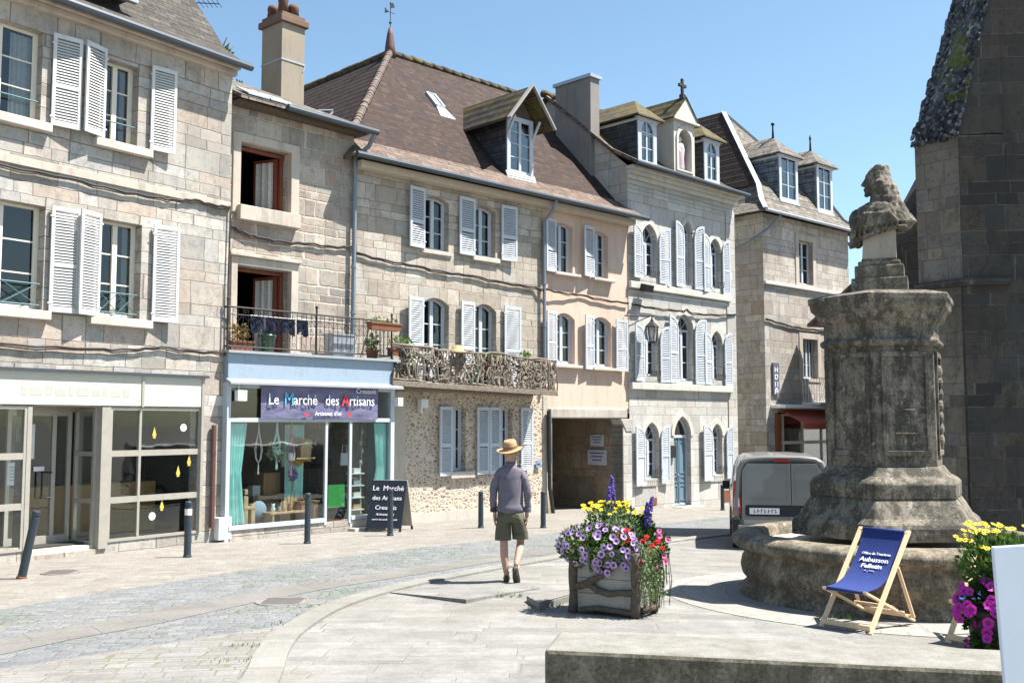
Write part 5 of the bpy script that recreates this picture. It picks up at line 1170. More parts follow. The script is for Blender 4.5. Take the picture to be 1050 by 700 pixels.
# base ground: one sheet to the horizon
xs=[-900,-60,-20,-8,0,1,5,20,60,900]; ys=[-300,-20,0,5,10,20,30,60,200,1500]
mb=MB(); vs=[(x,y,gz(x,y)) for y in ys for x in xs]; nx=len(xs)
mb.add(vs,[(j*nx+i,j*nx+i+1,(j+1)*nx+i+1,(j+1)*nx+i) for j in range(len(ys)-1) for i in range(nx-1)],None)
o=mb.build('ground',mpave); struct(o)
def gpt(px,py):
    tt=math.atan(83/1050.); f=Vector((0,math.cos(tt),math.sin(tt))); u=Vector((0,-math.sin(tt),math.cos(tt)))
    d=f+Vector((1,0,0))*((px-525)/1050)+u*((350-py)/1050); k=3.
    for i in range(60): 
        P=Vector((0,0,1.65))+d*k; k+=(P.z-gz(P.x,P.y))*.9/max(-d.z,.05)
    return (P.x,P.y)
L1=[(-8.5,3),(-6.6,8.2),(-5.47,11.13),(-4.91,12.34),(-4.16,13.64),(-3.31,15.3),(-1.9,17.1),(-.05,19.2),(2.6,22.6),(6,27),(13,36),(22,50)]
CU=[(-1.75,3),(-1.8,6.2),(-1.95,7.6),(-2.1,8.6),(-2.15,9.6),(-2.0,11.06),(-1.47,12.54),(-.71,13.82),(.52,15.68),(1.92,17.74),(4.3,20.9),(8,25.5),(16,35),(27,50)]
def smoothline(P,n=5):
    out=[]
    for i in range(len(P)-1):
        p0=P[max(i-1,0)];p1=P[i];p2=P[i+1];p3=P[min(i+2,len(P)-1)]
        for k in range(n):
            t=k/n; out.append(tuple(.5*((2*p1[a])+(-p0[a]+p2[a])*t+(2*p0[a]-5*p1[a]+4*p2[a]-p3[a])*t*t+(-p0[a]+3*p1[a]-3*p2[a]+p3[a])*t**3) for a in(0,1)))
    out.append(P[-1]); return out
L1=smoothline(L1,3);CU=smoothline(CU,5)
sheet('road',L1+CU[::-1],.004,mroad)
BA=[(-6.2,5),(-4.75,9.0),(-4.02,10.3),(-3.49,11.45),(-2.71,12.83),(-1.67,14.24),(-.08,16.42),(2.2,19.4),(6,24.2),(14,34)]
BA=smoothline(BA,3)
def offs(P,d):
    o=[]
    for i,p in enumerate(P):
        a=Vector(P[max(i-1,0)]);b=Vector(P[min(i+1,len(P)-1)]);t=(b-a).normalized(); o.append((p[0]+t.y*d,p[1]-t.x*d))
    return o
sheet('gutter_channel',BA+offs(BA,.62)[::-1],.008,mband)
sheet('plaza',CU+[(60,50),(60,3)],.006,mplaza)
# lower left slabs between road and kerb
sheet('paved_apron',[(-5.2,4.5),(-4.3,7.6),(-3.4,8.6),(-2.15,9.9),(-2.1,8.6),(-1.9,6.8),(-1.75,4.5)],.012,paving('grey tan setts',[(0.199, 0.19, 0.18), (0.253, 0.247, 0.236), (0.226, 0.218, 0.206)],.24,.13,(.17,.155,.12),.014,rot=R(-6),green=.3,warp=.02))
# kerb: real stones 3 cm proud
mb=MB(); KO=offs(CU,.27); dist=0
for i in range(len(CU)-1):
    if CU[i][1]>48: break
    q=[CU[i],CU[i+1],KO[i+1],KO[i]]; z=[gz(*p)+.032 for p in q]
    L=(Vector(CU[i+1])-Vector(CU[i])).length
    vs=[(p[0],p[1],zz) for p,zz in zip(q,z)]+[(p[0],p[1],zz-.1) for p,zz in zip(q,z)]
    uvq=[(dist,.1),(dist+L,.1),(dist+L,.4),(dist,.4)]
    mb.add(vs,[(0,3,2,1),(0,1,5,4),(2,3,7,6)],[[uvq[0],uvq[3],uvq[2],uvq[1]],[uvq[0],uvq[1],uvq[1],uvq[0]],[uvq[2],uvq[3],uvq[3],uvq[2]]]); dist+=L
struct(mb.build('kerb',mkerb))
FX,FY=4.33,11.95; FR=1.66
def pol(co): 
    dx,dy=co.x-FX,co.y-FY; return (math.atan2(dy,dx)*2.0,math.hypot(dx,dy))
ring=[(FX+2.55*math.cos(2*PI*i/72),FY+2.55*math.sin(2*PI*i/72)) for i in range(72)]
# finely cut ring (so the polar pattern is exact)
mb=MB(); rr=[1.5,1.85,2.2,2.55]; n=96
for j in range(3):
    for i in range(n):
        a0,a1=2*PI*i/n,2*PI*(i+1)/n; vs=[];uv=[]
        for (a,r) in((a0,rr[j]),(a0,rr[j+1]),(a1,rr[j+1]),(a1,rr[j])):
            x,y=FX+r*math.cos(a),FY+r*math.sin(a); vs.append((x,y,gz(x,y)+.011)); uv.append((a*2,r))
        mb.add(vs,[(3,2,1,0)],[uv[::-1]])
struct(mb.build('fountain_paving',paving('ring setts',[(0.277, 0.265, 0.245), (0.326, 0.314, 0.294)],.28,.35,(.2,.19,.17),.014,var=.2,warp=.004)))
# shallow plaza steps
mst=mplaza
def stepslab(name,P,hs):
    mb=MB(); n=len(P); top=[(p[0],p[1],gz(*p)+h) for p,h in zip(P,hs)]; bot=[(p[0],p[1],gz(*p)-.05) for p in P]
    mb.add(top+bot,[tuple(range(n))]+[(i,n+i,n+(i+1)%n,(i+1)%n) for i in range(n)]); o=mb.build(name,mst); return struct(o)
a=gpt(478,619);b=gpt(553,604);c=gpt(540,596);d_=gpt(390,607)
stepslab('plaza_step',[a,b,c,d_],[.05,.018,.014,.014])
a=gpt(553,627);b=gpt(655,600);c=gpt(690,590);d_=gpt(600,602);e=gpt(540,617)
stepslab('plaza_step',[a,gpt(600,612),b,c,d_,e],[.09,.08,.02,.014,.014,.07])
# manhole covers
for (px,py,r,lab) in((62,587,.26,'rusty round manhole cover in the pale sidewalk by the leaning bollard'),(290,617,.3,'dark round manhole cover in the blue grey cobbles')):
    x,y=gpt(px,py); mb=MB(); mb.lathe([(r,0),(r,.018),(r*.9,.018),(r*.9,.014)],24); 
    for k in range(-3,4): mb.box(-r*.7,r*.7,k*r*.2-.01,k*r*.2+.01,.014,.02)
    o=mb.build('manhole_cover',simple('worn iron',(.22,.2,.185),.7,.1),loc=(x,y,gz(x,y)-.002)); tag(o,lab,'manhole cover')
# low wall in front
lw=[(.17,5.52),(2.62,5.0),(5.2,4.45),(5.3,4.9),(2.72,5.48),(.27,6.0)]
mb=MB(); mb.slab([(p[0],p[1],.46) for p in lw],.75); 
mwall=mottle('mossy low wall stone',(.27,.24,.18),(.19,.175,.13),(.08,.07,.045),(.33,.3,.24),.7)
N=NT('low wall top'); ob=N.obj(); c=N.mix(N.ramp(N.noise(ob,7,6,.75),[(.35,0),(.7,1)]),(.23,.222,.2),(.14,.133,.115)); c=N.mix(N.ramp(N.noise(ob,60,3,.7),[(.55,0),(.7,.5)]),c,(.12,.11,.09)); N.bump(N.noise(ob,30,5,.7),.6,.01); mtop=N.base(c,.9)
for i,f in enumerate(mb.f): mb.m[i]=1 if i==0 else 0
o=mb.build('low_stone_wall',[mwall,mtop],bev=.025); tag(o,'low mossy granite wall across the bottom right foreground','wall')
# ------------------------------------------------------------------ bollards
def bollard(px,py,lab,lean=(0,0),h=.88):
    x,y=gpt(px,py); t=empty('bollard',lab,'bollard',(x,y,gz(x,y)),0,'dark blue bollards along the sidewalk'); t.rotation_euler=(lean[0],lean[1],0)
    mb=MB(); mb.lathe([(.058,0),(.056,.02),(.054,h-.1),(.045,h-.095),(.045,h-.07),(.055,h-.065),(.055,h-.02),(.045,h-.002),(.02,h)],16); mb.build('post',M['bollard'],t)
    mb=MB(); mb.lathe([(.07,-.01),(.066,.03),(.06,.035)],14); mb.build('base_ring',M['rust'] if lean[1] else M['bollard'],t)
    return t
bollard(22,593,'leaning dark blue bollard with a rusty foot, nearest the left edge of the photo',(0,.19),.92)
b2=bollard(192,571,'upright bollard with a white sticker in front of the vacant shop window'); mb=MB(); mb.lathe([(.0565,.66),(.0565,.76)],16,capb=False,capt=False); mb.build('sticker',M['wht'],b2)
bollard(315,557,'bollard in front of the large craft shop window',h=.9); bollard(400,549,'bollard overlapping the chalkboard sign',h=.9)
bollard(493,541,'bollard left of the walking man',h=.76); bollard(557,541,'bollard right of the walking man by the drain pipe',h=.76); bollard(741,523,'far bollard just left of the grey van',h=.72)
# ------------------------------------------------------------------ chalkboard sign
ax,ay=gpt(385,538); bx_,by_=gpt(416,542); L=.78
a=Vector((-3.0,21.6,0)); dd=Vector((.86,-.12,0)).normalized(); 
x0,y0=gpt(384,537); x1,y1=gpt(418,541)
dd=Vector((x1-x0,y1-y0,0)); ang=math.atan2(-.28,1)
t=empty('chalkboard_sign','folding black chalkboard pavement sign with white writing beside the craft shop','pavement sign',(-2.52,21.3,gz(-2.5,21.3)),R(-14))
def leaf(sgn):
    return Matrix.Translation((0,0,1.02))@Matrix.Rotation(sgn*R(19),4,'X')
mb=MB(leaf(-1)); mb.box(-.38,.38,-.03,0,-1.0,.0); mb.build('front_board',simple('black board',(.012,.018,.028),.5),t)
mb=MB(leaf(1)); mb.box(-.38,.38,0,.03,-1.0,.0); mb.build('back_board',simple('beige board back',(.4,.37,.3),.7),t)
mb=MB(leaf(-1))
for x in(-.36,.36): mb.box(x-.02,x+.02,-.035,.0,-1.09,-1.0)
mb.T=leaf(1)
for x in(-.36,.36): mb.box(x-.02,x+.02,.0,.035,-1.09,-1.0)
mb.build('foot',M['iron'],t)
for s_,sz,x,z in(('Le  Marché',.15,0,-.22),('des Artisans',.13,0,-.42),('Creusois',.13,0,-.62),('Artisanat d\'ici',.07,0,-.74),('ouvert du mardi au samedi',.05,0,-.84)):
    mb=MB(leaf(-1)); put_text(mb,s_,sz,facing(x,-.033,z)); mb.build('lettering',wl,t)
# ------------------------------------------------------------------ van
vx,vy=gpt(745,560); vx,vy=3.72,17.35
t=empty('grey_van','small grey panel van parked behind the fountain, seen from the rear','van',(0,0,0),0)
VW=.81; gv=gz(4.6,17.3); t.location=(4.55,17.35,gv-.06); t.rotation_euler=(0,0,R(-11)); t.scale=(1,1,.94)
vp=simple('grey van paint',(.175,.172,.165),.4,.1,var=.06); vp.node_tree.nodes['Principled BSDF'].inputs['Coat Weight'].default_value=.6
mb=MB(); mb.smooth=True
def vsec(y,hw,zt,zb=.28,top_in=.12,lean=0):
    P=[]
    zt2=zt
    pts=[(-hw*.93,zb),(-hw,zb+.15),(-hw,zb+.5),(-hw*.985,.95),(-hw*.95,1.3),(-hw*.9,zt2-.2),(-hw*.84,zt2-.08),(-hw*.7,zt2-.015),(-hw*.35,zt2+.012)]
    pts=pts+[(-x,z) for x,z in pts[::-1]]
    return [(x,y+lean*(z-zb),z) for x,z in pts]
secs=[vsec(.1,VW*.8,1.62,.34,lean=.06),vsec(.015,VW*.93,1.69,.3,lean=.055),vsec(-.0,VW*.965,1.71,.28,lean=.055),vsec(.06,VW,1.735,.25,lean=.03),vsec(.3,VW,1.75,.25),vsec(1.6,VW,1.77,.25),vsec(2.5,VW,1.75,.25)]
secs+=[[(x,y,min(z,1.1)if z>1.1 and False else z) for x,y,z in vsec(3.0,VW,1.55,.25)]]
secs+=[vsec(3.35,VW*.99,1.12,.25),vsec(3.8,VW*.95,1.0,.25),vsec(4.05,VW*.82,.8,.3)]
ns=len(secs[0]); vs=[p for s_ in secs for p in s_]; fs=[]
for i in range(len(secs)-1):
    for k in range(ns-1): fs.append((i*ns+k,i*ns+k+1,(i+1)*ns+k+1,(i+1)*ns+k)[::-1])
    fs.append((i*ns+ns-1,i*ns,(i+1)*ns,(i+1)*ns+ns-1)[::-1])
fs.append(tuple(range(ns))); fs.append(tuple((len(secs)-1)*ns+k for k in range(ns))[::-1])
mb.add(vs,fs); body=mb.build('body',vp,t)
def rearplane(x,z): # y of the rear skin
    return .008+.055*(z-.28)
dark=simple('dark rubber trim',(.015,.015,.018),.6)
sx=.14 # seam offset: unequal doors
for a,b,nm in((-.68,sx-.006,'l'),(sx+.006,.66,'r')):
    mb=MB()
    P=[(a,.62),(b,.62),(b,1.55 if abs(b)>.5 else 1.62),(b-(.09 if nm=='r' else 0),1.62),(a+(.09 if nm=='l' else 0),1.62),(a,1.53)]
    if nm=='l': P=[(a,.62),(b,.62),(b,1.62),(a+.1,1.62),(a+.02,1.5)]
    else: P=[(a,.62),(b,.62),(b-.02,1.5),(b-.1,1.62),(a,1.62)]
    mb.slab([(x,rearplane(x,z)-.012,z) for x,z in P],.03,(0,1,0)); dr=mb.build('rear_door',vp,t,bev=.008)
    mb=MB(); x0,x1=(a+.06,b-.05) if nm=='l' else (a+.05,b-.08); 
    ringband(mb,[(x0,.98),(x1,.98),(x1,1.54),(x0,1.54)],[(x0+.012,.992),(x1-.012,.992),(x1-.012,1.528),(x0+.012,1.528)],0,.01)
    for v in mb.v: v.y+=rearplane(0,v.z)-.019
    mb.build('window_panel_pressing',vp,dr)
    mb=MB(); 
mb=MB(); mb.slab([(x,rearplane(x,z)-.02,z) for x,z in((-.6,.68),(.42,.68),(.47,.74),(.47,.82),(.42,.88),(-.6,.88),(-.62,.84),(-.62,.72))],.02,(0,1,0)); tr=mb.build('number_plate_recess',dark,t,bev=.006)
mb=MB(); mb.box(-.55,-.06,rearplane(0,.72)-.028,rearplane(0,.72)-.018,.72,.83); pl=mb.build('number_plate',M['wht'],tr)
mb=MB()
for k in range(7): x=-.48+k*.058; mb.box(x,x+.012,rearplane(0,.72)-.03,rearplane(0,.72)-.028,.74,.81); mb.box(x+.012,x+.035,rearplane(0,.72)-.03,rearplane(0,.72)-.028,.77+.02*(k%3-1),.782+.02*(k%3-1))
mb.build('plate_characters',M['black'],pl)
mb=MB(); c_=(.36,rearplane(0,.78)-.024,.78)
mb.T=Matrix.Translation(c_)@Matrix.Rotation(R(90),4,'X'); mb.lathe([(.075,0),(.075,.006)],20); mb.build('round_sticker',M['wht'],tr)
mb=MB(mb.T); mb.lathe([(.075,.004),(.078,.01),(.06,.01),(.058,.006)],20,capb=False,capt=False); mb.box(-.045,.045,-.008,.008,.006,.01); mb.box(-.008,.008,-.045,.045,.006,.0105); mb.build('sticker_ring',simple('red ring',(.5,.08,.08),.5),tr)
redl=simple('red lamp plastic',(.45,.02,.02),.15,var=.1)
for s_ in(-1,1):
    mb=MB(); P=[(s_*.69,.7),(s_*.83,.68),(s_*.82,1.12),(s_*.79,1.32),(s_*.72,1.2),(s_*.69,.95)]
    mb.slab([(x,rearplane(x,z)-.004+.09*(abs(x)-.69)/.14,z) for x,z in P],.08,(0,1,0)); tl=mb.build('tail_light',redl,t,bev=.01)
    mb=MB(); mb.slab([(x,rearplane(x,z)-.018+.09*(abs(x)-.69)/.14,z) for x,z in((s_*.71,.84),(s_*.81,.83),(s_*.8,1.0),(s_*.72,1.0))],.02,(0,1,0)); mb.build('indicator_lens',M['wht'],tl)
mb=MB(); mb.box(-.13,.13,.06,.09,1.655,1.685); mb.build('high_brake_light',redl,t)
mb=MB(); mb.smooth=True
mb.box(-.76,.76,-.05,.1,.28,.54); bp=mb.build('bumper',vp,t,bev=.04)
mb=MB(); mb.box(-.84,-.7,-.035,.16,.3,.66); mb.box(.7,.84,-.035,.16,.3,.66); mb.build('bumper_corner',dark,t,bev=.03)
for q0,q1 in((-.58,-.28),(.3,.5)): mb=MB(); mb.box(q0,q1,rearplane(0,.6)-.02,rearplane(0,.6),.575,.595); mb.build('chrome_badge',M['zincw'],t)
mb=MB()
for z in(1.2,.9): mb.box(.78,.83,.06,.12,z,z+.07)
mb.build('hinge',dark,t)
for s_ in(-1,1):
    for y in(.62,3.25):
        w=MB(Matrix.Translation((s_*.74,y,.3))@Matrix.Rotation(PI/2,4,'Y')); w.lathe([(.2,-.09),(.29,-.085),(.3,-.05),(.3,.05),(.29,.085),(.2,.09)],24); wo=w.build('wheel',dark,t)
        w=MB(Matrix.Translation((s_*.74,y,.3))@Matrix.Rotation(PI/2,4,'Y')); w.lathe([(.03,-.095),(.19,-.092),(.19,.092),(.03,.095)],16); w.build('rim',M['zinc'],wo)
g=MB(); 
for s_ in(-1,1): g.slab([(s_*(VW+.002-.0),2.0,1.0),(s_*(VW+.002),2.9,1.0),(s_*VW*.93,2.75,1.5),(s_*VW*.93,2.0,1.5)],.01,(s_,0,0))
g.build('side_window',simple('dark tinted glass',(.02,.025,.03),.05),t)
mb=MB(); mb.slab([(-.62,3.03,1.5),(.62,3.03,1.5),(.7,3.36,1.14),(-.7,3.36,1.14)],.02,(0,.2,1)); mb.build('windscreen',simple('dark windscreen',(.02,.025,.03),.05),t)
for s_ in(-1,1): mb=MB(); mb.box(s_*.9-.07,s_*.9+.07,2.75,2.85,.98,1.15); mb.build('wing_mirror',dark,t,bev=.02)
# ------------------------------------------------------------------ fountain
mf=mottle('mottled fountain granite',(.31,.26,.19),(.22,.195,.15),(.07,.06,.045),(.42,.38,.3),.75)
mfd=mottle('black lichen monument granite',(.27,.235,.18),(.18,.16,.13),(.04,.037,.032),(.4,.37,.3),.8)
gf=gz(FX,FY)
t=empty('fountain_basin','wide round granite fountain basin with a thick rolled rim and mottled grey stain','fountain',(FX,FY,gf))
mb=MB(); mb.smooth=True
mb.lathe([(FR+.02,-.1),(FR+.02,.1),(FR-.01,.13),(FR-.06,.17),(FR-.07,.21),(FR-.02,.27),(FR-.0,.36),(FR-.02,.46),(FR-.07,.53),(FR-.04,.56),(FR+.05,.58),(FR+.09,.62),(FR+.1,.67),(FR+.06,.72),(FR-.02,.745),(FR-.2,.75),(FR-.24,.72),(FR-.26,.6)],72,capb=False,capt=False); mb.build('basin_wall',mf,t)
mb=MB(); mb.lathe([(FR-.2,.0),(FR-.2,.62)],48); mb.build('basin_floor',plaster('dry basin floor',(.4,.36,.28),(.46,.42,.34),(.25,.22,.17),.5),t)
# pedestal
t=empty('monument_pedestal','tall dark hexagonal stone pedestal with carved cornice standing in the fountain','pedestal',(FX,FY,gf+.62),R(0))
ZB=gf+.62
def hexp(prof,n=6,ph=0): 
    m=MB(); m.lathe([(r,z-ZB) for r,z in prof],n,ph=ph); return m
PH=R(30)+math.atan2(-1,0)+R(23)-R(0)
# hexagon: face normals at PHn + k*60 ; front face normal turned 23 deg to the right of the camera
fn_=math.atan2(FY,FX); front=math.atan2(-FY,-FX)+R(23)
PH=front+R(30)
m=hexp([(1.12,.38),(1.12,.52),(1.1,.56),(1.02,.62),(.96,.72),(.9,.8),(.86,.84)],ph=PH); m.build('stepped_base',mfd,t,bev=.015)
m=hexp([(.9,.82),(.9,.98),(.86,1.02),(.78,1.06),(.73,1.12),(.7,1.16)],ph=PH); m.build('stepped_base',mfd,t,bev=.012)
m=hexp([(.68,1.14),(.67,2.52)],ph=PH); sh=m.build('shaft',mfd,t,bev=.012)
for k in range(6):
    a=front+k*PI/3; T=Matrix.Rotation(a,4,'Z')@Matrix.Rotation(PI/2,4,'Z')
    m=MB(T); ap=.68*math.cos(PI/6)-.002
    w=.27
    for (x0,x1,z0,z1) in((-w,w,2.38,2.44),(-w,w,1.28,1.34),(-w,-w+.05,1.34,2.38),(w-.05,w,1.34,2.38)): m.box(x0,x1,-ap-.028,-ap+.01,z0-ZB,z1-ZB)
    if k==1:
        for q in range(7): m.ell((.02*math.sin(q*2),-ap-.02,1.45+q*.13-ZB),.07,.04,.07,8,6)
    if k==0: m.box(-.13,.12,-ap-.02,-ap+.01,1.52-ZB,1.54-ZB); m.box(-.13,.12,-ap-.02,-ap+.01,1.78-ZB,1.8-ZB)
    m.build('carved_panel',mfd,sh,bev=.006)
m=hexp([(.7,2.5),(.74,2.53),(.74,2.57),(.69,2.6),(.69,2.76),(.75,2.8),(.78,2.86),(.8,2.9),(.84,2.93),(.86,3.0),(.875,3.02),(.875,3.08),(.6,3.14)],ph=PH); m.build('cornice',mfd,t,bev=.012)
# bust base
T=Matrix.Rotation(R(-22),4,'Z')
ub=ZB
BB=3.13
t2=empty('bust_statue','weathered stone bust of a long haired man in draped clothes, facing left on the pedestal','statue',(FX,FY,BB),R(-22)); t2.scale=(.93,.93,.93)
mb=MB(); mb.box(-.33,.33,-.3,.3,0,.2); mb.box(-.29,.29,-.26,.26,.2,.36); mb.box(-.25,.25,-.22,.22,.36,.42); mb.box(-.21,.21,-.18,.18,.42,.46); mb.build('plinth',mf,t2,bev=.015)
mb=MB(); mb.add([(-.2,-.17,.45),(.2,-.17,.45),(.2,.17,.45),(-.2,.17,.45),(-.18,-.15,.8),(.2,-.15,.88),(.2,.15,.88),(-.18,.15,.8)],[(3,2,1,0),(4,5,6,7),(0,1,5,4),(1,2,6,5),(2,3,7,6),(3,0,4,7)]); mb.build('neck_support',plaster('pale clean stone',(.36,.31,.25),(.43,.38,.31),(.2,.17,.13),.6),t2)
mb=MB(); RX=lambda a: Matrix.Rotation(R(a),3,'Y')
mb.ell((.0,0,1.0),.27,.24,.2); mb.ell((-.14,0,.87),.19,.2,.2,M=RX(-25)); mb.ell((.16,0,1.0),.17,.22,.18,M=RX(25)); mb.ell((-.27,-.03,.74),.085,.15,.13,M=RX(-15)); mb.ell((.3,.0,.9),.1,.16,.09)
mb.ell((.0,-.17,1.0),.24,.13,.19,M=RX(8)); mb.ell((.0,.17,1.0),.24,.13,.19,M=RX(8)); mb.ell((-.2,-.1,.92),.15,.12,.2,M=RX(-20))
mb.ell((0,0,1.22),.1,.095,.13)
# head: profile towards -x
mb.T=Matrix.Translation((0,0,1.25))@Matrix.Scale(1.14,4)@Matrix.Translation((0,0,-1.25))
mb.ell((.015,0,1.47),.135,.11,.155,16,12); mb.ell((-.055,0,1.39),.08,.078,.115,14,10); mb.ell((-.09,0,1.485),.04,.07,.06,12,8)
mb.tube([(-.125,0,1.47),(-.16,0,1.405),(-.135,0,1.395)],[.014,.022,.014],8); mb.ell((-.12,0,1.45),.02,.07,.014); mb.ell((-.132,0,1.357),.02,.036,.011); mb.ell((-.126,0,1.335),.02,.032,.011); mb.ell((-.115,0,1.295),.03,.036,.026)
for s_ in(-1,1): mb.ell((-.1,s_*.04,1.405),.03,.03,.035)
# long wig : wavy locks from the parting down to the shoulders and back
rw=random.Random(5)
for i in range(44):
    f=i/43; a=-PI*.62+f*PI*1.24       # round the back of the head
    cx,cy=.03+.125*math.cos(a),.125*math.sin(a); ph=rw.uniform(0,6); P=[];rr_=[]
    frontal=abs(a)>PI*.42
    L=9
    for k in range(L+1):
        g=k/L; z=1.6-g*(.62 if not frontal else .5); sp=min(1,g*3)**.6; dr=g**2.2*(.2*max(0,math.cos(a))+.02)
        wob=.022*math.sin(k*1.5+ph)
        P.append((.02+(cx-.02)*sp+dr+wob*math.cos(a+1.57),cy*sp*(1+.35*g)+wob*.8,z-.01-.03*sp)); rr_.append(.027+.014*math.sin(k*2.2+ph+1)+.006*g)
    mb.tube(P,rr_,7)
for i in range(12): a=rw.uniform(0,6.3); mb.ell((.015+.07*math.cos(a),.06*math.sin(a),1.585+rw.uniform(-.02,.015)),.05,.04,.03,8,6)
mb.T=None
for s_ in(-1,1):
    for i in range(9):
        a=i/8; x0=-.3+a*.5; mb.tube([(x0,s_*.14,.68+a*.14),(x0+.03,s_*.27,.84+a*.05),(x0*.6+.02,s_*.29,1.0),(x0*.35,s_*.16,1.17)],[.018,.03,.026,.014],6)
mb.tube([(-.36,-.1,.66),(-.18,-.22,.72),(.08,-.25,.82),(.3,-.16,.84),(.38,-.02,.86)],.032,6); mb.tube([(-.36,.1,.66),(-.18,.22,.72),(.08,.25,.82),(.3,.16,.84),(.38,.02,.86)],.032,6)
mb.tube([(-.22,-.12,1.1),(-.05,-.2,1.16),(.1,-.22,1.1),(.25,-.1,1.0)],.028,6)
o=mb.build('carved_bust',mfd,t2)
rm=o.modifiers.new('r','REMESH'); rm.mode='VOXEL'; rm.voxel_size=.009; rm.use_smooth_shade=True
sm=o.modifiers.new('s','SMOOTH'); sm.iterations=1; sm.factor=.5
# ------------------------------------------------------------------ deck chairs
lw_=woodm('pale beech wood',(.6,.43,.26),(.72,.55,.36),2,.45)
N=NT('navy deck chair canvas'); ob=N.obj(); c=N.mix(N.ramp(N.noise(ob,60,2),[(.3,0),(.7,1)]),(.012,.028,.13),(.02,.04,.18)); M['canvas']=N.base(c,.75)
def deck(loc,rz,lab,text):
    t=empty('deck_chair',lab,'deck chair',loc,rz,'navy canvas deck chairs by the fountain'); W=.5
    X0,X1=0,W
    mb=MB()
    for x in(X0,X1): mb.bar((x,0,0),(x,.78,.88),.024,.045,up=(1,0,0))
    mb.tube([(X0-.01,.76,.86),(X1+.01,.76,.86)],.014,8); mb.box(X0,X1,.0,.025,.03,.075); mb.build('long_frame',lw_,t,bev=.003)
    mb=MB(); 
    for x in(X0+.04,X1-.04): mb.bar((x,.0,.37),(x,.9,.01),.022,.04,up=(1,0,0))
    mb.tube([(X0+.02,.02,.36),(X1-.02,.02,.36)],.014,8)
    for s_ in(.6,.8): mb.bar((X0+.04,.0+.9*s_,.37-.36*s_+.02),(X1-.04,.9*s_,.37-.36*s_+.02),.02,.03)
    mb.build('seat_frame',lw_,t,bev=.003)
    mb=MB()
    for x in(X0-.022,X1+.022): mb.bar((x,.5,.56),(x,.78,.06),.018,.035,up=(1,0,0))
    mb.bar((X0-.02,.775,.07),(X1+.02,.775,.07),.02,.03); mb.build('prop_frame',lw_,t,bev=.003)
    # sling
    P=[]
    for i in range(15):
        f=i/14; y=.76+(.02-.76)*f; z=.875+(.375-.875)*f-.20*math.sin(PI*f**.85)*(1 if f<1 else 0)*.9
        P.append((y,z))
    mb=MB(); mb.smooth=True
    vs=[(x,y,z) for (y,z) in P for x in(X0+.035,X1-.035)]; vs+=[(x,y,z-.004) for (x,y,z) in vs]; n=len(P); fs=[(2*i,2*i+1,2*i+3,2*i+2) for i in range(n-1)]; fs+=[(2*n+a,2*n+b,2*n+c_,2*n+d__) for (a,d__,c_,b) in fs]
    mb.add(vs,fs); mb.tube([(X0+.03,.762,.868),(X1-.03,.762,.868)],.02,8); mb.tube([(X0+.05,.02,.365),(X1-.05,.02,.365)],.019,8); mb.build('canvas_sling',M['canvas'],t)
    if text:
        # lettering follows the sling near its top
        def place(m,txt,size,f0):
            i=f0*14; k=int(i); y0,z0=P[k];y1,z1=P[k+1]; fr_=i-k; c0=Vector((W/2,y0+(y1-y0)*fr_,z0+(z1-z0)*fr_)); up=Vector((0,y0-y1,z0-z1)).normalized(); nn=Vector((1,0,0)).cross(up)
            T=Matrix((( 1,0,nn.x,c0.x+nn.x*.008),(0,up.y,nn.y,c0.y+nn.y*.008),(0,up.z,nn.z,c0.z+nn.z*.008),(0,0,0,1)))
            put_text(m,txt,size,T)
        m=MB(); place(m,'Office de Tourisme',.038,.21); place(m,'Aubusson',.075,.285); place(m,'Felletin',.075,.36); place(m,'~ . ~~.',.04,.41)
        m.build('lettering',wl,t)
    return t
rzc=math.atan2(-.37,.33+.0)
rzc=math.atan2(9.52-9.89,3.26-2.93)
deck((2.93,9.89,gz(2.93,9.89)+.01),rzc,'navy canvas deck chair with white tourist office lettering in front of the fountain',True)
deck((3.82,9.16,gz(3.82,9.2)+.01),rzc,'second deck chair mostly hidden behind the magenta flowers',False)
# ------------------------------------------------------------------ flowers
def flower_mb(kind,s):
    m=MB()
    if kind=='petunia':
        n=10
        vs=[(0,0,-.35*s)]+[(s*(.5 if k%2 else .56)*math.cos(2*PI*k/n),s*(.5 if k%2 else .56)*math.sin(2*PI*k/n),.04*s*(k%2)) for k in range(n)]
        vi=[(s*.22*math.cos(2*PI*k/n),s*.22*math.sin(2*PI*k/n),-.08*s) for k in range(n)]
        m.cm=1; m.add([(0,0,-.22*s)]+vi,[(0,1+k,1+(k+1)%n) for k in range(n)])
        m.cm=0; m.add(vi+vs[1:],[(k,n+k,n+(k+1)%n,(k+1)%n) for k in range(n)])
        m.cm=2; m.tube([(0,0,-.15*s),(0,0,-.7*s)],[.12*s,.05*s],5)
    elif kind=='daisy':
        n=14; m.cm=0; m.add([(0,0,0)]+[(s*(.5 if k%2 else .38)*math.cos(2*PI*k/n),s*(.5 if k%2 else .38)*math.sin(2*PI*k/n),.02*s) for k in range(n)],[(0,1+k,1+(k+1)%n) for k in range(n)])
        m.cm=1; m.ell((0,0,.03*s),.17*s,.17*s,.1*s,8,4); m.cm=2; m.tube([(0,0,0),(0,0,-.9*s)],.03*s,4)
    elif kind=='cluster':
        for k in range(9):
            a=k*2.4; r=.1*s*math.sqrt(k); c=Vector((r*math.cos(a)*1.3,r*math.sin(a)*1.3,.12*s-r*.5)); n=5
            m.cm=0; m.add([c]+[c+Vector((.2*s*math.cos(2*PI*q/5+a),.2*s*math.sin(2*PI*q/5+a),.03*s)) for q in range(5)],[(0,1+q,1+(q+1)%5) for q in range(5)])
        m.cm=2; m.tube([(0,0,0),(0,0,-.9*s)],.04*s,4)
    return m
def fmat(name,c,v=.1): return simple(name,c,.7,var=v,scale=20)
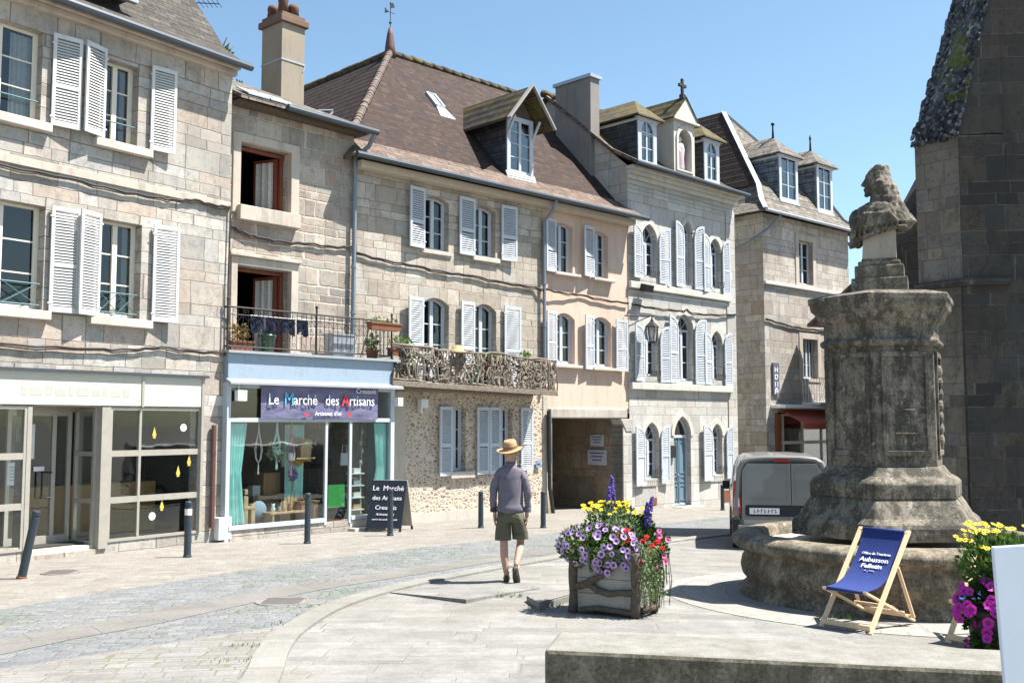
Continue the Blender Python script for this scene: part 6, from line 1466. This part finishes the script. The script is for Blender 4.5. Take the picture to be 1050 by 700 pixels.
purp=leafm('lilac petal',(.4,.22,.55),(.56,.38,.68),.3); purpd=fmat('deep purple throat',(.07,.01,.13)); mag=leafm('magenta petal',(.42,.015,.28),(.55,.03,.4),.3); magd=fmat('magenta throat',(.2,.0,.12))
yelp=leafm('yellow petal',(.62,.48,.02),(.75,.62,.08),.3); yelc=fmat('yellow centre',(.5,.3,.01)); redp=leafm('red petal',(.5,.01,.015),(.65,.03,.04),.25); pinkp=leafm('hot pink petal',(.6,.05,.25),(.7,.15,.35),.3); viol=fmat('blue violet spike',(.12,.07,.35),.3); stem=simple('green stem',(.05,.1,.02),.7)
def place_flowers(t,kind,mats,pts,s,seed=1):
    r_=random.Random(seed); src=flower_mb(kind,s).build('flower',mats,t)
    src.location=pts[0][0]
    for i,(p,d) in enumerate(pts):
        o=src if i==0 else src.copy()
        if i: COL.objects.link(o); o.parent=t
        o.location=p; q=Vector(d).normalized().to_track_quat('Z','Y'); o.rotation_mode='QUATERNION'; o.rotation_quaternion=q@Matrix.Rotation(r_.uniform(0,6),3,'Z').to_quaternion(); k=r_.uniform(.8,1.15); o.scale=(k,k,k)
# planter box : local frame x = along front face, y = into depth
P1=Vector((.60,10.52)); P2=Vector((1.23,10.16)); rzp=math.atan2(P2.y-P1.y,P2.x-P1.x); WB=(P2-P1).length; DB=.47
pz=gz(P1.x,P1.y)+.006
t=empty('flower_planter','square white board planter with rough bark posts in front of the steps','planter',(P1.x,P1.y,pz),rzp)
pwh=painted('weathered white planter boards',(.29,.27,.235),(.15,.135,.11),.8)
mb=MB()
for k in range(4): z=.06+k*.15; mb.box(.04,WB-.04,.0,.02,z,z+.146); mb.box(.0+.01,.03,.04,DB-.04,z,z+.146); mb.box(WB-.03,WB-.01,.04,DB-.04,z,z+.146); mb.box(.04,WB-.04,DB-.02,DB,z,z+.146)
mb.box(.03,WB-.03,.02,DB-.02,.08,.1); mb.build('boards',pwh,t,bev=.003)
for x,y in((.02,.01),(WB-.02,.0),(.02,DB),(WB-.02,DB)):
    mb=MB(); mb.smooth=True; P=[(x+random.uniform(-.006,.006),y-.01+random.uniform(-.006,.006),z*.105) for z in range(7)]; mb.tube(P,[.048+random.uniform(-.006,.006) for _ in P],8); mb.build('bark_post',M['bark'],t)
mb=MB(); mb.smooth=True
twig2=lambda pts,r: mb.tube([(a,-.03,b) for a,b in pts],r,7)
twig2([(.06,.26),(.18,.3),(.3,.37),(.42,.44),(.5,.53)],[.035,.04,.035,.03,.025]); twig2([(.2,.31),(.3,.25),(.42,.22),(.55,.24),(.68,.25)],[.035,.035,.035,.03,.03]); twig2([(.12,.04),(.3,.07),(.5,.06),(.7,.05)],.03)
mb.tube([(WB+.03,.05,.08),(WB+.03,.3,.06),(WB+.03,DB-.03,.07)],.028,7)
mb.build('branch_trim',M['bark'],t)
mb=MB(); mb.box(.03,WB-.03,.02,DB-.02,.1,.6); mb.build('soil',simple('dark soil',(.04,.03,.02),.95),t)
def plant(name,label,cat,loc,rz=0,group='flowering plants in the bark planter'): return empty(name,label,cat,loc,rz,group)
def W_(x,y,z): 
    c,s_=math.cos(rzp),math.sin(rzp); return (P1.x+c*x-s_*y,P1.y+s_*x+c*y,pz+z)
rf=random.Random(11)
def dome(cx,cy,cz,rx,ry,rz_,n,lo=-1,front=True,jit=.04,sd=0):
    out=[];r2=random.Random(sd+5)
    k=0
    while len(out)<n:
        a=r2.uniform(0,2*PI); u=r2.uniform(lo,1); q=math.sqrt(1-u*u); d=Vector((q*math.cos(a),q*math.sin(a),u))
        k+=1
        if front and d.y>.35: continue
        p=Vector((cx+d.x*rx,cy+d.y*ry,cz+d.z*rz_))
        if k<4000 and any((p-o[0]).length<.03 for o in out): continue
        out.append((p,(d.x+r2.uniform(-.3,.3),d.y-.45+r2.uniform(-.2,.2),d.z*.7+.15+r2.uniform(-.2,.2))))
    return out
t=plant('petunia_plant','lilac petunias with dark throats spilling over the left front of the planter','petunia',W_(.22,.1,.62),rzp)
mb=MB(); foliage(mb,(.05,-.02,.04),.47,.27,.24,1500,.055); mb.build('foliage',M['leaf'],t)
place_flowers(t,'petunia',[purp,purpd,stem],dome(.05,-.04,.05,.45,.26,.22,78,-.8,sd=1)+dome(.22,-.04,-.12,.22,.16,.12,20,-.8,sd=9),.066)
t=plant('yellow_daisy_plant','yellow daisies over silver green leaves at the top of the planter','daisies',W_(.34,.3,.62),rzp)
mb=MB(); foliage(mb,(0,0,.22),.33,.24,.26,1100,.045); foliage(mb,(0,-.05,.1),.3,.2,.14,300,.06); mb.build('foliage',M['leaf'],t)
mb=MB(); foliage(mb,(.08,-.1,.16),.28,.17,.16,700,.05); mb.build('silver_foliage',M['leafs'],t)
pts=[]
for i in range(46):
    a=rf.uniform(0,2*PI); r=math.sqrt(rf.random()); pts.append((Vector((r*.34*math.cos(a)-.04,r*.22*math.sin(a),.38+.09*(1-r*r)+rf.uniform(-.05,.04))),(rf.uniform(-.4,.4),-.5+rf.uniform(-.3,.3),1)))
place_flowers(t,'daisy',[yelp,yelc,stem],pts,.06)
for (x,y,h,lab) in((.3,.35,.72,'tallest blue violet salvia spike above the yellow daisies'),(.24,.3,.6,'shorter violet salvia spike just left of the tallest'),(.66,.3,.52,'leaning violet salvia spike at the right of the daisies'),(.6,.33,.46,'small violet salvia spike between daisies and the leaning spike')):
    t=plant('salvia_spike',lab,'salvia',W_(x,y,.62),rzp,'violet salvia spikes'); mb=MB(); lean=rf.uniform(-.02,.06) if x<.5 else .1
    mb.tube([(0,0,0),(lean,0,h)],.006,4); mb.build('stem',stem,t)
    mb=MB()
    for k in range(90):
        f=rf.random(); z=h-.28+f*.3; r=.035*(1-f*.75); a=rf.uniform(0,6.3); mb.ell((lean*z/h+r*math.cos(a),r*math.sin(a),z),.011,.011,.014,5,4)
    mb.build('blossom_spike',viol,t)
t=plant('red_geranium_plant','red geraniums with pink blooms spilling over the right side of the planter','geranium',W_(WB-.1,.34,.6),rzp)
mb=MB(); foliage(mb,(.05,0,.08),.25,.28,.2,900,.05); foliage(mb,(.0,.0,.24),.14,.14,.14,260,.05); mb.build('foliage',M['leafd'],t)
place_flowers(t,'cluster',[redp,redp,stem],[(Vector((x+.03,y-.07,z+.04)),(.1,-.8,.8)) for x,y,z in((-.16,-.25,.15),(-.1,-.25,.08),(-.06,-.22,.2),(-.02,-.25,.12),(.05,-.25,-.06),(.1,-.2,.1),(.14,-.2,.15),(.17,-.14,.06),(.21,-.1,.1),(.24,-.05,.03),(.16,-.2,.02),(.08,-.25,-.1))],.075)
place_flowers(t,'petunia',[pinkp,magd,stem],[(Vector((x+.03,y-.04,z+.02)),(.5,-.7,.5)) for x,y,z in((.22,-.1,.17),(.27,0,.12),(.25,-.05,-.03),(.19,-.14,-.12),(.22,-.1,.22),(.25,-.02,-.09))],.06)
t=plant('trailing_plant','pale green trailing plant hanging down the right face of the planter','trailing plant',W_(WB,.25,.6),rzp)
mb=MB()
for k in range(26):
    x=rf.uniform(.0,.12); y=rf.uniform(-.22,.25); L_=rf.uniform(.2,.55); P=[(x,y,.1),(x+.08,y-.03,.02),(x+.1+rf.uniform(-.02,.03),y-.05,-L_*.6),(x+.09,y-.05+rf.uniform(-.03,.03),-L_)]; mb.tube(P,.004,4,False)
mb.build('trailing_stem',stem,t)
mb=MB()
for k in range(620): y=rf.uniform(-.28,.25); z=.12-rf.random()**1.3*.55; foliage(mb,(.09+rf.uniform(-.05,.05),y-.04,z),.03,.03,.03,1,.04,-.2)
mb.build('foliage',leafm('pale trailing leaves',(.12,.2,.05),(.3,.36,.2)),t)
# right foreground flower tub
tx,ty=3.85,8.2; tz=gz(tx,ty)+.006
t=empty('flower_tub','dark round tub of flowers in the right foreground beside the white panel','tub',(tx,ty,tz)); mb=MB(); mb.smooth=True; mb.lathe([(.2,0),(.26,.4),(.28,.42),(.28,.45),(.24,.45),(.23,.4)],24); mb.build('tub',simple('dark tub',(.03,.03,.025),.7),t); mb=MB(); mb.lathe([(.24,.4),(.2,.44)],20); mb.build('soil',M['bark'],t)
t=plant('magenta_petunia_plant','magenta petunias cascading over the left side of the dark tub','petunia',(tx,ty,tz+.42),0,None)
mb=MB(); foliage(mb,(0,0,.02),.33,.28,.3,1300,.06); foliage(mb,(-.05,-.1,-.25),.27,.2,.2,600,.06,-.3); mb.build('foliage',M['leafd'],t)
place_flowers(t,'petunia',[mag,magd,stem],dome(-.12,-.02,.04,.24,.24,.22,44,-.5,sd=3)+dome(-.15,-.1,-.22,.16,.14,.18,16,-.6,sd=4)+dome(.18,-.05,.1,.15,.2,.1,8,-.2,sd=6),.08)
t=plant('yellow_daisy_plant','tall feathery plant with yellow daisies above the magenta petunias','daisies',(tx+.05,ty+.05,tz+.42),0,None)
mb=MB(); foliage(mb,(-.02,0,.38),.34,.22,.26,1700,.05,.8); mb.build('foliage',M['leaf'],t)
pts=[]
for i in range(34):
    a=rf.uniform(0,2*PI); r=math.sqrt(rf.random()); pts.append((Vector((r*.36*math.cos(a)-.04,r*.2*math.sin(a),.58+.1*(1-r*r)+rf.uniform(-.08,.05))),(rf.uniform(-.3,.3),-.5,1)))
place_flowers(t,'daisy',[yelp,yelc,stem],pts,.06)
# white panel
px_,py_=1.99,4.15
t=empty('information_board','plain pale sign panel standing at the right edge of the photo','sign',(px_,py_,gz(px_,py_)),R(4)); t.rotation_euler.y=R(-3)
mb=MB(); mb.box(.0,.8,0,.02,.25,1.28); mb.build('panel',simple('pale blue white panel',(.62,.68,.76),.5,var=.05),t,bev=.004)
mb=MB(); 
for x in(.08,.72): mb.box(x-.02,x+.02,.02,.05,0,1.2)
mb.build('post',M['zinc'],t)
# ------------------------------------------------------------------ church
t=empty('church','shade darkened weathered stone church with sloping mossy buttress at the right edge of the photo','church',(10,20,gz(10,20)-.1)); zc=gz(10,20)-.1
def cp(px,Y): return ((px-525)/1050*Y/ .9969,Y)
k0=Vector((8.30,20.75)); k1=Vector((8.86,20.0)); k2=Vector((16,19.3)); k3=Vector((16,30)); k4=Vector((9.4,22.0))
def prism(poly,z0,z1,off=(10,20)):
    m=MB(); n=len(poly); vs=[(p[0]-off[0],p[1]-off[1],z0) for p in poly]+[(p[0]-off[0],p[1]-off[1],z1) for p in poly]
    m.add(vs,[tuple(range(n))[::-1],tuple(range(n,2*n))]+[(i,(i+1)%n,n+(i+1)%n,n+i) for i in range(n)]); return m
e_=Vector((.12,.02))
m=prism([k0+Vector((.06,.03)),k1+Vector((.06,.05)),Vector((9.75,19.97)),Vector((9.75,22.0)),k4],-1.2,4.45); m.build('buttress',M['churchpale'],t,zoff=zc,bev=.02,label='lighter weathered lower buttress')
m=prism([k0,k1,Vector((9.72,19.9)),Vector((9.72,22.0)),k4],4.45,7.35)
# sloping cap
a=k0;b=k1;zt=7.35
A1=Vector((9.7,19.84)); B1=Vector((9.7,21.6))
def rel(p,z): return (p.x-10,p.y-20,z)
m.add([rel(a,zt),rel(b,zt),rel(A1,10.9),rel(B1,10.9),rel(A1,zt),rel(B1,zt)],[(0,3,5)])
wedge=MB(); wedge.add([rel(a,zt),rel(b,zt),rel(A1,10.9),rel(B1,10.9),rel(A1,zt)],[(0,1,2,3),(1,4,2)]); wedge.m[1]=1
uo=m.build('upper_buttress',M['churchpale'],t,zoff=zc,bev=.02)
N=NT('mossy black slate stones'); ob=N.obj(); v=N.n('ShaderNodeTexVoronoi'); v.inputs['Scale'].default_value=13; N.put(v.inputs['Vector'],ob); sp=N.n('ShaderNodeSeparateColor'); N.put(sp.inputs[0],v.outputs['Color'])
c=N.ramp(sp.outputs[0],[(0,(.02,.022,.028)),(.6,(.06,.065,.075)),(.9,(.16,.17,.18)),(1,(.3,.3,.3))]); c=N.mix(N.ramp(N.noise(ob,1.3,4,.6),[(.52,0),(.6,.8)]),c,(.1,.12,.02)); N.bump(v.outputs['Distance'],1,.06); mcap=N.base(c,.85)
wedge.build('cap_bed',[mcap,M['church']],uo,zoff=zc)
m=MB(); rc=random.Random(4)
for i in range(52):
    for j in range(17):
        f=i/52; g_=j/16.; p=(a*(1-f)+B1*f)*(1-g_)+(b*(1-f)+A1*f)*g_; z=zt+(10.9-zt)*f
        m.obox((p.x-10-.03+rc.uniform(-.03,.03),p.y-20+rc.uniform(-.03,.03),z+rc.uniform(-.02,.05)),(.25,.0,1),(0,1,0),(-1,0,.25),rc.uniform(.05,.08),rc.uniform(.035,.085),rc.uniform(.01,.04))
m.build('slate_cap',mcap,uo,zoff=zc)
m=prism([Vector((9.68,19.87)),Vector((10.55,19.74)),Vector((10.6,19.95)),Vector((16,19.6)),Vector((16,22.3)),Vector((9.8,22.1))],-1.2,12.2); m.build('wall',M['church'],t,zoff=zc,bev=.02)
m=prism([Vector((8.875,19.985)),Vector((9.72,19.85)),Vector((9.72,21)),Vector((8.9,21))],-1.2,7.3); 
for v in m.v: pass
m.build('buttress_side',M['church'],uo,zoff=zc)  # darker stone paints the shade onto this side of the buttress
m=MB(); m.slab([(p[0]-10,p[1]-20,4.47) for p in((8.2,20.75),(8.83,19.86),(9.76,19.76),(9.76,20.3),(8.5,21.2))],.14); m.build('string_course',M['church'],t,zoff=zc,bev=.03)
m=prism([(7.9+.35,24.3),(8.95+.3,23.9),(9.9,24),(9.9,26),(8.8,26)],-1.2,5.9)
q=[(10.02-.35+.02,25.0)]
m=MB()
pp=[(9.62,25.6),(10.1,25.0),(11.5,25.0),(11.5,27)]; n=4
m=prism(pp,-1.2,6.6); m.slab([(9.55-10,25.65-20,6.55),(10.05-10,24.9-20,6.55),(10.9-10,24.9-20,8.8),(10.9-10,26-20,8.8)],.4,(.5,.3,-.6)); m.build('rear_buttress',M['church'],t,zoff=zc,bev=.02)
m=MB(); m.obox((-.9,.1-.6,1.0),(1,0,0),(0,1,0),(0,0,1),.01,.01,.01)
# small red roofed house far behind, between bust and church
hp=(13.45,32.5)
t=empty('small_red_roof_house','small timbered house with red tiled roof glimpsed between the bust and the church','house',(hp[0],hp[1],gz(*hp)),R(20)); zc=gz(*hp)
def hpart(n,mb,m,par=None): return mb.build(n,m,par or t)
mb=MB(); mb.box(-1.2,4,0,4,0,6.6); hpart('wall',mb,M['bark'])
mb=MB(); mb.slab([(-1.45,-.9,6.3),(4.2,-.9,6.3),(4.2,1.4,7.7),(-1.45,1.4,7.7)],.1); mb.slab([(4.2,4.6,6.2),(-1.45,4.6,6.2),(-1.45,1.4,7.7),(4.2,1.4,7.7)],.1); hpart('roof',mb,M['tileO'])
mb=MB(); ringband(mb,shape(-.5,.7,4.7,6.1),shape(-.42,.62,4.78,6.02),-.06,-.005); mb.box(.06,.14,-.05,-.005,4.75,6.05); w=hpart('window',mb,M['whiteb']); mb=MB(); mb.box(-.45,.65,-.03,-.02,4.75,6.05); hpart('glass_pane',mb,M['glass'],w)
mb=MB(); mb.bar((-.9,-.05,4.2),(-.9,-.6,6.5),.12,.12); mb.box(-1.2,-1.05,-.1,0,0,6.3); hpart('timber_post',mb,M['bark'])
t=empty('low_red_roof_house','low house with pale red roof far behind, lower than the timbered one','house',(16.5,42,gz(16.5,42)),R(10)); mb=MB(); mb.box(-2,4,0,5,0,4.2); mb.build('wall',M['stoneC'],t); mb=MB(); mb.slab([(-2.4,-.5,4.1),(4.4,-.5,4.1),(4.4,2.5,6.4),(-2.4,2.5,6.4)],.1); mb.slab([(4.4,5.5,4.1),(-2.4,5.5,4.1),(-2.4,2.5,6.4),(4.4,2.5,6.4)],.1); mb.build('roof',M['tileO'],t)
# tree behind
t=empty('background_tree','bright green tree top showing behind the roofs beside the aerial','tree',(-13.35,42,gz(-13,42)+2.9))
mb=MB(); mb.smooth=True; mb.tube([(0,0,0),(.1,0,6),(0,.2,11),(.2,0,15)],[.35,.28,.18,.05],8)
for k in range(9): a=k*1.7; z=7+k*.9; mb.tube([(0,0,z),(1.5*math.cos(a),1.5*math.sin(a),z+1.4),(2.2*math.cos(a),2.2*math.sin(a),z+2.3)],[.1,.06,.02],5)
mb.build('trunk',M['bark'],t)
mb=MB(); rt=random.Random(8)
for k in range(34):
    a=rt.uniform(0,6.3); u=rt.uniform(-1,1); r=rt.uniform(.5,2.3)*math.sqrt(1-u*u*.8); foliage(mb,(r*math.cos(a),r*math.sin(a),12.6+u*3.6),.8,.8,.7,110,.28,.1)
mb.build('crown',M['leaf'],t)
# ------------------------------------------------------------------ person
def skin_obj(name,pts,edges,mat,par,sub=2,root=0):
    me=bpy.data.meshes.new(name); me.from_pydata([p[:3] for p in pts],edges,[]); o=bpy.data.objects.new(name,me); COL.objects.link(o); o.parent=par; me.materials.append(mat)
    m=o.modifiers.new('skin','SKIN'); m.use_smooth_shade=True
    for i,v in enumerate(me.skin_vertices[0].data):
        r=pts[i][3]; v.radius=(r,r) if not isinstance(r,tuple) else r; v.use_root=(i==root)
    s_=o.modifiers.new('sub','SUBSURF'); s_.levels=sub; s_.render_levels=sub
    return o
hx,hy=-.02,12.86
t=empty('person','man seen from behind walking in straw hat, grey violet shirt and olive shorts','person',(hx,hy,gz(hx,hy)+.008),R(-4)); t.scale=(.965,.965,.965)
skin=simple('tanned skin',(.46,.27,.19),.55,var=.12,scale=10)  # the skin's own tan, one tone over the whole body
# local: faces +y (away); x right
pts=[(0,.0,.93,(.12,.09)),(.0,.0,1.12,(.1,.075)),(0,.0,1.32,(.11,.075)),(0,.02,1.45,(.07,.06)),(0,.03,1.53,(.055,.055)),(0,.04,1.6,(.06,.068)),(.0,.05,1.68,(.075,.09)),(0,.045,1.75,(.055,.07)),
 (-.09,.01,.86,.085),(-.085,.03,.5,.053),(-.08,-.01,.34,.058),(-.05,-.02,.09,.033),
 (.1,.02,.86,.085),(.125,.13,.5,.052),(.115,-.01,.38,.057),(.08,-.18,.22,.033),
 (-.14,.0,1.4,.045),(-.205,-.02,1.14,.038),(-.205,.03,.9,.028),(-.205,.045,.85,.03),
 (.14,.0,1.4,.045),(.205,-.02,1.14,.038),(.21,.02,.9,.028),(.21,.03,.85,.03)]
ed=[(0,1),(1,2),(2,3),(3,4),(4,5),(5,6),(6,7),(0,8),(8,9),(9,10),(10,11),(0,12),(12,13),(13,14),(14,15),(2,16),(16,17),(17,18),(18,19),(2,20),(20,21),(21,22),(22,23)]
body=skin_obj('body',pts,ed,skin,t)
# hands: palm continuing the arm plus curled fingers, united by voxel remesh
for s_,hxx,hyy in((-1,-.205,.045),(1,.21,.03)):
    mb=MB(); mb.smooth=True; mb.ell((hxx,hyy+.005,.8),.02,.042,.052); mb.tube([(hxx,hyy,.87),(hxx,hyy+.003,.82)],[.026,.026],10)
    for k in range(4):
        yy=hyy-.03+k*.021; L_=[.055,.068,.072,.062][k]; mb.tube([(hxx,yy,.765),(hxx-s_*.004,yy+.004,.765-L_*.5),(hxx-s_*.016,yy+.006,.765-L_*.85),(hxx-s_*.026,yy+.006,.765-L_)],[.0095,.009,.0085,.007],8)
    mb.tube([(hxx-s_*.008,hyy+.035,.81),(hxx-s_*.016,hyy+.056,.785),(hxx-s_*.022,hyy+.058,.755)],[.012,.0105,.008],8)
    o=mb.build('hand',skin,body); r_=o.modifiers.new('r','REMESH'); r_.mode='VOXEL'; r_.voxel_size=.004; r_.use_smooth_shade=True
mb=MB(); mb.smooth=True
for s_ in(-1,1): mb.ell((s_*.077,.05,1.635),.012,.024,.033,8,6)
mb.ell((0,.15,1.62),.014,.02,.025); mb.build('ears_and_nose',skin,body)
mb=MB(); mb.smooth=True; mb.ell((0,.03,1.675),.082,.09,.06,14,10); mb.build('hair',simple('short grey hair',(.15,.12,.1),.8),body)
shirt=simple('grey violet shirt cloth',(.15,.135,.165),.85,var=.2,scale=14,bump=.3)
pts=[(0,-.005,.85,(.205,.165)),(0,-.005,.95,(.2,.155)),(0,-.005,1.15,(.178,.135)),(0,0,1.34,(.14,.11)),(0,.015,1.455,(.075,.07)),(0,.025,1.5,(.06,.06)),
 (-.135,-.005,1.395,.066),(-.195,-.015,1.25,.062),(-.222,-.02,1.14,.057),(-.222,.0,1.0,.046),(-.215,.02,.92,.044),
 (.135,-.005,1.395,.066),(.195,-.015,1.25,.062),(.222,-.02,1.14,.057),(.225,.0,1.0,.046),(.22,.015,.92,.044)]
ed=[(0,1),(1,2),(2,3),(3,4),(4,5),(3,6),(6,7),(7,8),(8,9),(9,10),(3,11),(11,12),(12,13),(13,14),(14,15)]
sh=skin_obj('shirt',pts,ed,shirt,t,root=2)
tx_=bpy.data.textures.new('folds','CLOUDS'); tx_.noise_scale=.09
dm=sh.modifiers.new('d','DISPLACE'); dm.texture=tx_; dm.strength=.034; dm.mid_level=.5
mb=MB(); mb.smooth=True; mb.lathe([(.078,1.46),(.066,1.5),(.06,1.53),(.054,1.51)],18,(0,.028,0),capb=False,capt=False); mb.build('collar',shirt,sh)
for s_,a,b in((-1,-.213,.022),(1,.218,.018)):
    mb=MB(); mb.smooth=True; mb.lathe([(.047,.885),(.052,.9),(.05,.95)],14,(a,b,0),capb=False,capt=False); mb.build('rolled_cuff',simple('dark cuff',(.04,.035,.045),.9) if s_<0 else shirt,sh)
shorts=simple('olive shorts cloth',(.1,.1,.065),.9,var=.25,scale=12,bump=.3)
mb=MB(); mb.smooth=True
# shorts: waist to two open legs
def ringp(cx,cy,z,rx,ry,n=20): return [(cx+rx*math.cos(2*PI*k/n),cy+ry*math.sin(2*PI*k/n),z) for k in range(n)]
def loft(m,rings,cap0=False,cap1=False):
    n=len(rings[0]); vs=[p for r in rings for p in r]; fs=[(i*n+k,i*n+(k+1)%n,(i+1)*n+(k+1)%n,(i+1)*n+k) for i in range(len(rings)-1) for k in range(n)]
    if cap0: fs.append(tuple(range(n))[::-1])
    if cap1: fs.append(tuple((len(rings)-1)*n+k for k in range(n)))
    m.add(vs,fs)
loft(mb,[ringp(0,0,.96,.13,.1),ringp(0,-.005,.9,.15,.115),ringp(0,-.005,.84,.172,.135),ringp(0,0,.76,.168,.12)],True,True)
loft(mb,[ringp(-.082,.0,.88,.088,.12),ringp(-.087,.01,.74,.094,.115),ringp(-.094,.02,.62,.104,.11),ringp(-.096,.025,.53,.105,.11)],True,False)
loft(mb,[ringp(-.096,.025,.53,.1,.105),ringp(-.088,.02,.6,.08,.09)])
loft(mb,[ringp(.085,.0,.88,.088,.12),ringp(.098,.04,.74,.094,.115),ringp(.116,.085,.62,.104,.11),ringp(.122,.11,.535,.105,.108)],True,False)
loft(mb,[ringp(.122,.11,.535,.1,.103),ringp(.106,.06,.6,.08,.09)])
so=mb.build('shorts',shorts,t); dm=so.modifiers.new('d','DISPLACE'); dm.texture=tx_; dm.strength=.012
shoe=simple('dark brown loafer',(.05,.04,.032),.6); sole=simple('dark sole',(.06,.055,.045),.8)
def foot(T,lab=None):
    mb=MB(T); mb.smooth=True
    secs=[(-.085,.02,.028,.05),(-.06,.034,.035,.075),(.0,.038,.035,.07),(.06,.045,.03,.055),(.12,.046,.024,.042),(.165,.034,.02,.032),(.185,.012,.012,.02)]
    loft(mb,[[(w*math.cos(2*PI*k/14),y,max(.012,.03+h*math.sin(2*PI*k/14)*(1 if math.sin(2*PI*k/14)>0 else .5))) for k in range(14)] for y,w,_,h in secs],True,True); o=mb.build('shoe',shoe,t)
    mb=MB(T); P=[]
    for k in range(20):
        a=2*PI*k/20; y=.05+.14*math.sin(a); w=.038+.009*math.sin(a); P.append((w*math.cos(a),y,.012))
    mb.slab(P,.014); mb.build('sole',sole,o)
    mb=MB(T); mb.smooth=True; mb.tube([(0,-.035,.13),(0,-.03,.05)],[.034,.036],12); mb.ell((0,-.04,.055),.03,.04,.035); mb.build('heel_skin',skin,body)
foot(Matrix.Translation((-.05,.02,.0))@Matrix.Rotation(R(4),4,'Z'))
foot(Matrix.Translation((.08,-.175,.19))@Matrix.Rotation(R(-14),4,'Z')@Matrix.Rotation(R(-62),4,'X')@Matrix.Translation((0,.04,-.06)))
mb=MB(Matrix.Translation((0,.045,1.685))@Matrix.Rotation(R(10),4,'X')@Matrix.Rotation(R(-8),4,'Y')); mb.smooth=True
n=28; brim=[]
for (r,z,sad) in((.182,.006,.012),(.176,-.004,.012),(.1,.005,0),(.096,.02,0),(.086,.09,0),(.07,.125,0),(.045,.118,0),(.01,.1,0)):
    brim.append([(r*math.cos(2*PI*k/n),r*1.1*math.sin(2*PI*k/n),z+sad*math.cos(4*PI*k/n)) for k in range(n)])
loft(mb,brim,False,True); loft(mb,[[(p[0],p[1],p[2]-.006) for p in r] for r in brim[:3][::-1]])
N=NT('tan woven straw'); ob=N.obj(); c=N.mix(N.ramp(N.noise(ob,70,3),[(.3,0),(.7,1)]),(.3,.18,.095),(.42,.27,.15)); ht=N.base(c,.8)
ho=mb.build('hat',ht,t)
mb=MB(Matrix.Translation((0,.045,1.685))@Matrix.Rotation(R(10),4,'X')@Matrix.Rotation(R(-8),4,'Y')); mb.lathe([(.0985,.018),(.0955,.048)],28,sy=1.1,capb=False,capt=False); mb.build('hat_band',simple('brown band',(.2,.11,.06),.7),ho)
# ------------------------------------------------------------------ weeds
for (px,py,lab) in((415,580,'weed tuft'),):
    pass
mb=MB(); rg=random.Random(2)
for (px,py,n,s_) in((516,612,40,.05),(857,635,50,.08),(300,640,30,.04),(262,664,30,.04),(350,596,26,.03),(560,622,20,.04),(240,678,26,.04),(330,622,24,.03)):
    x,y=gpt(px,py)
    for k in range(n):
        dx=rg.uniform(-.22,.22); dy=rg.uniform(-.1,.1); xx,yy=x+dx,y+dy; z=gz(xx,yy); h=s_*rg.uniform(.5,1.2); w=.006; a=rg.uniform(0,3)
        mb.add([(xx-w,yy,z),(xx+w,yy,z),(xx+rg.uniform(-.03,.03),yy+rg.uniform(-.03,.03),z+h)],[(0,1,2)])
o=mb.build('weeds',M['leaf']); tag(o,'sparse green weeds growing in the joints of the paving','weeds',kind='stuff')
# ------------------------------------------------------------------ light, sky, camera
w=bpy.data.worlds.new('World'); sc.world=w; w.use_nodes=True; nt=w.node_tree; nt.nodes.clear()
sky=nt.nodes.new('ShaderNodeTexSky'); sky.sky_type='NISHITA'; sky.sun_disc=False; EL=R(62); sky.sun_elevation=EL; sky.sun_rotation=R(91); sky.air_density=1.0; sky.dust_density=.9; sky.ozone_density=.7; sky.altitude=300
bg=nt.nodes.new('ShaderNodeBackground'); bg.inputs[1].default_value=.07; ou=nt.nodes.new('ShaderNodeOutputWorld'); tn=nt.nodes.new('ShaderNodeMix'); tn.data_type='RGBA'; tn.blend_type='MULTIPLY'; tn.inputs[0].default_value=1; tn.inputs[7].default_value=(.98,1.1,1.07,1); nt.links.new(sky.outputs[0],tn.inputs[6]); nt.links.new(tn.outputs[2],bg.inputs[0]); nt.links.new(bg.outputs[0],ou.inputs[0])
sl=bpy.data.lights.new('sun','SUN'); sl.energy=5.0; sl.angle=R(.53); sl.color=(1,.95,.88); so=bpy.data.objects.new('sun',sl); COL.objects.link(so)
sd=Vector((math.cos(EL)*math.cos(R(1)),-math.cos(EL)*math.sin(R(1)),math.sin(EL))); so.rotation_euler=sd.to_track_quat('Z','Y').to_euler()
cam=bpy.data.cameras.new('camera'); co=bpy.data.objects.new('camera',cam); COL.objects.link(co); cam.sensor_width=36; cam.lens=36; cam.clip_end=4000; cam.clip_start=.05
co.location=(0,0,1.65); co.rotation_euler=(PI/2+math.atan(83/1050.),0,0); sc.camera=co
sc.view_settings.view_transform='Standard'; sc.view_settings.look='None'; sc.view_settings.exposure=1.5; sc.view_settings.gamma=1
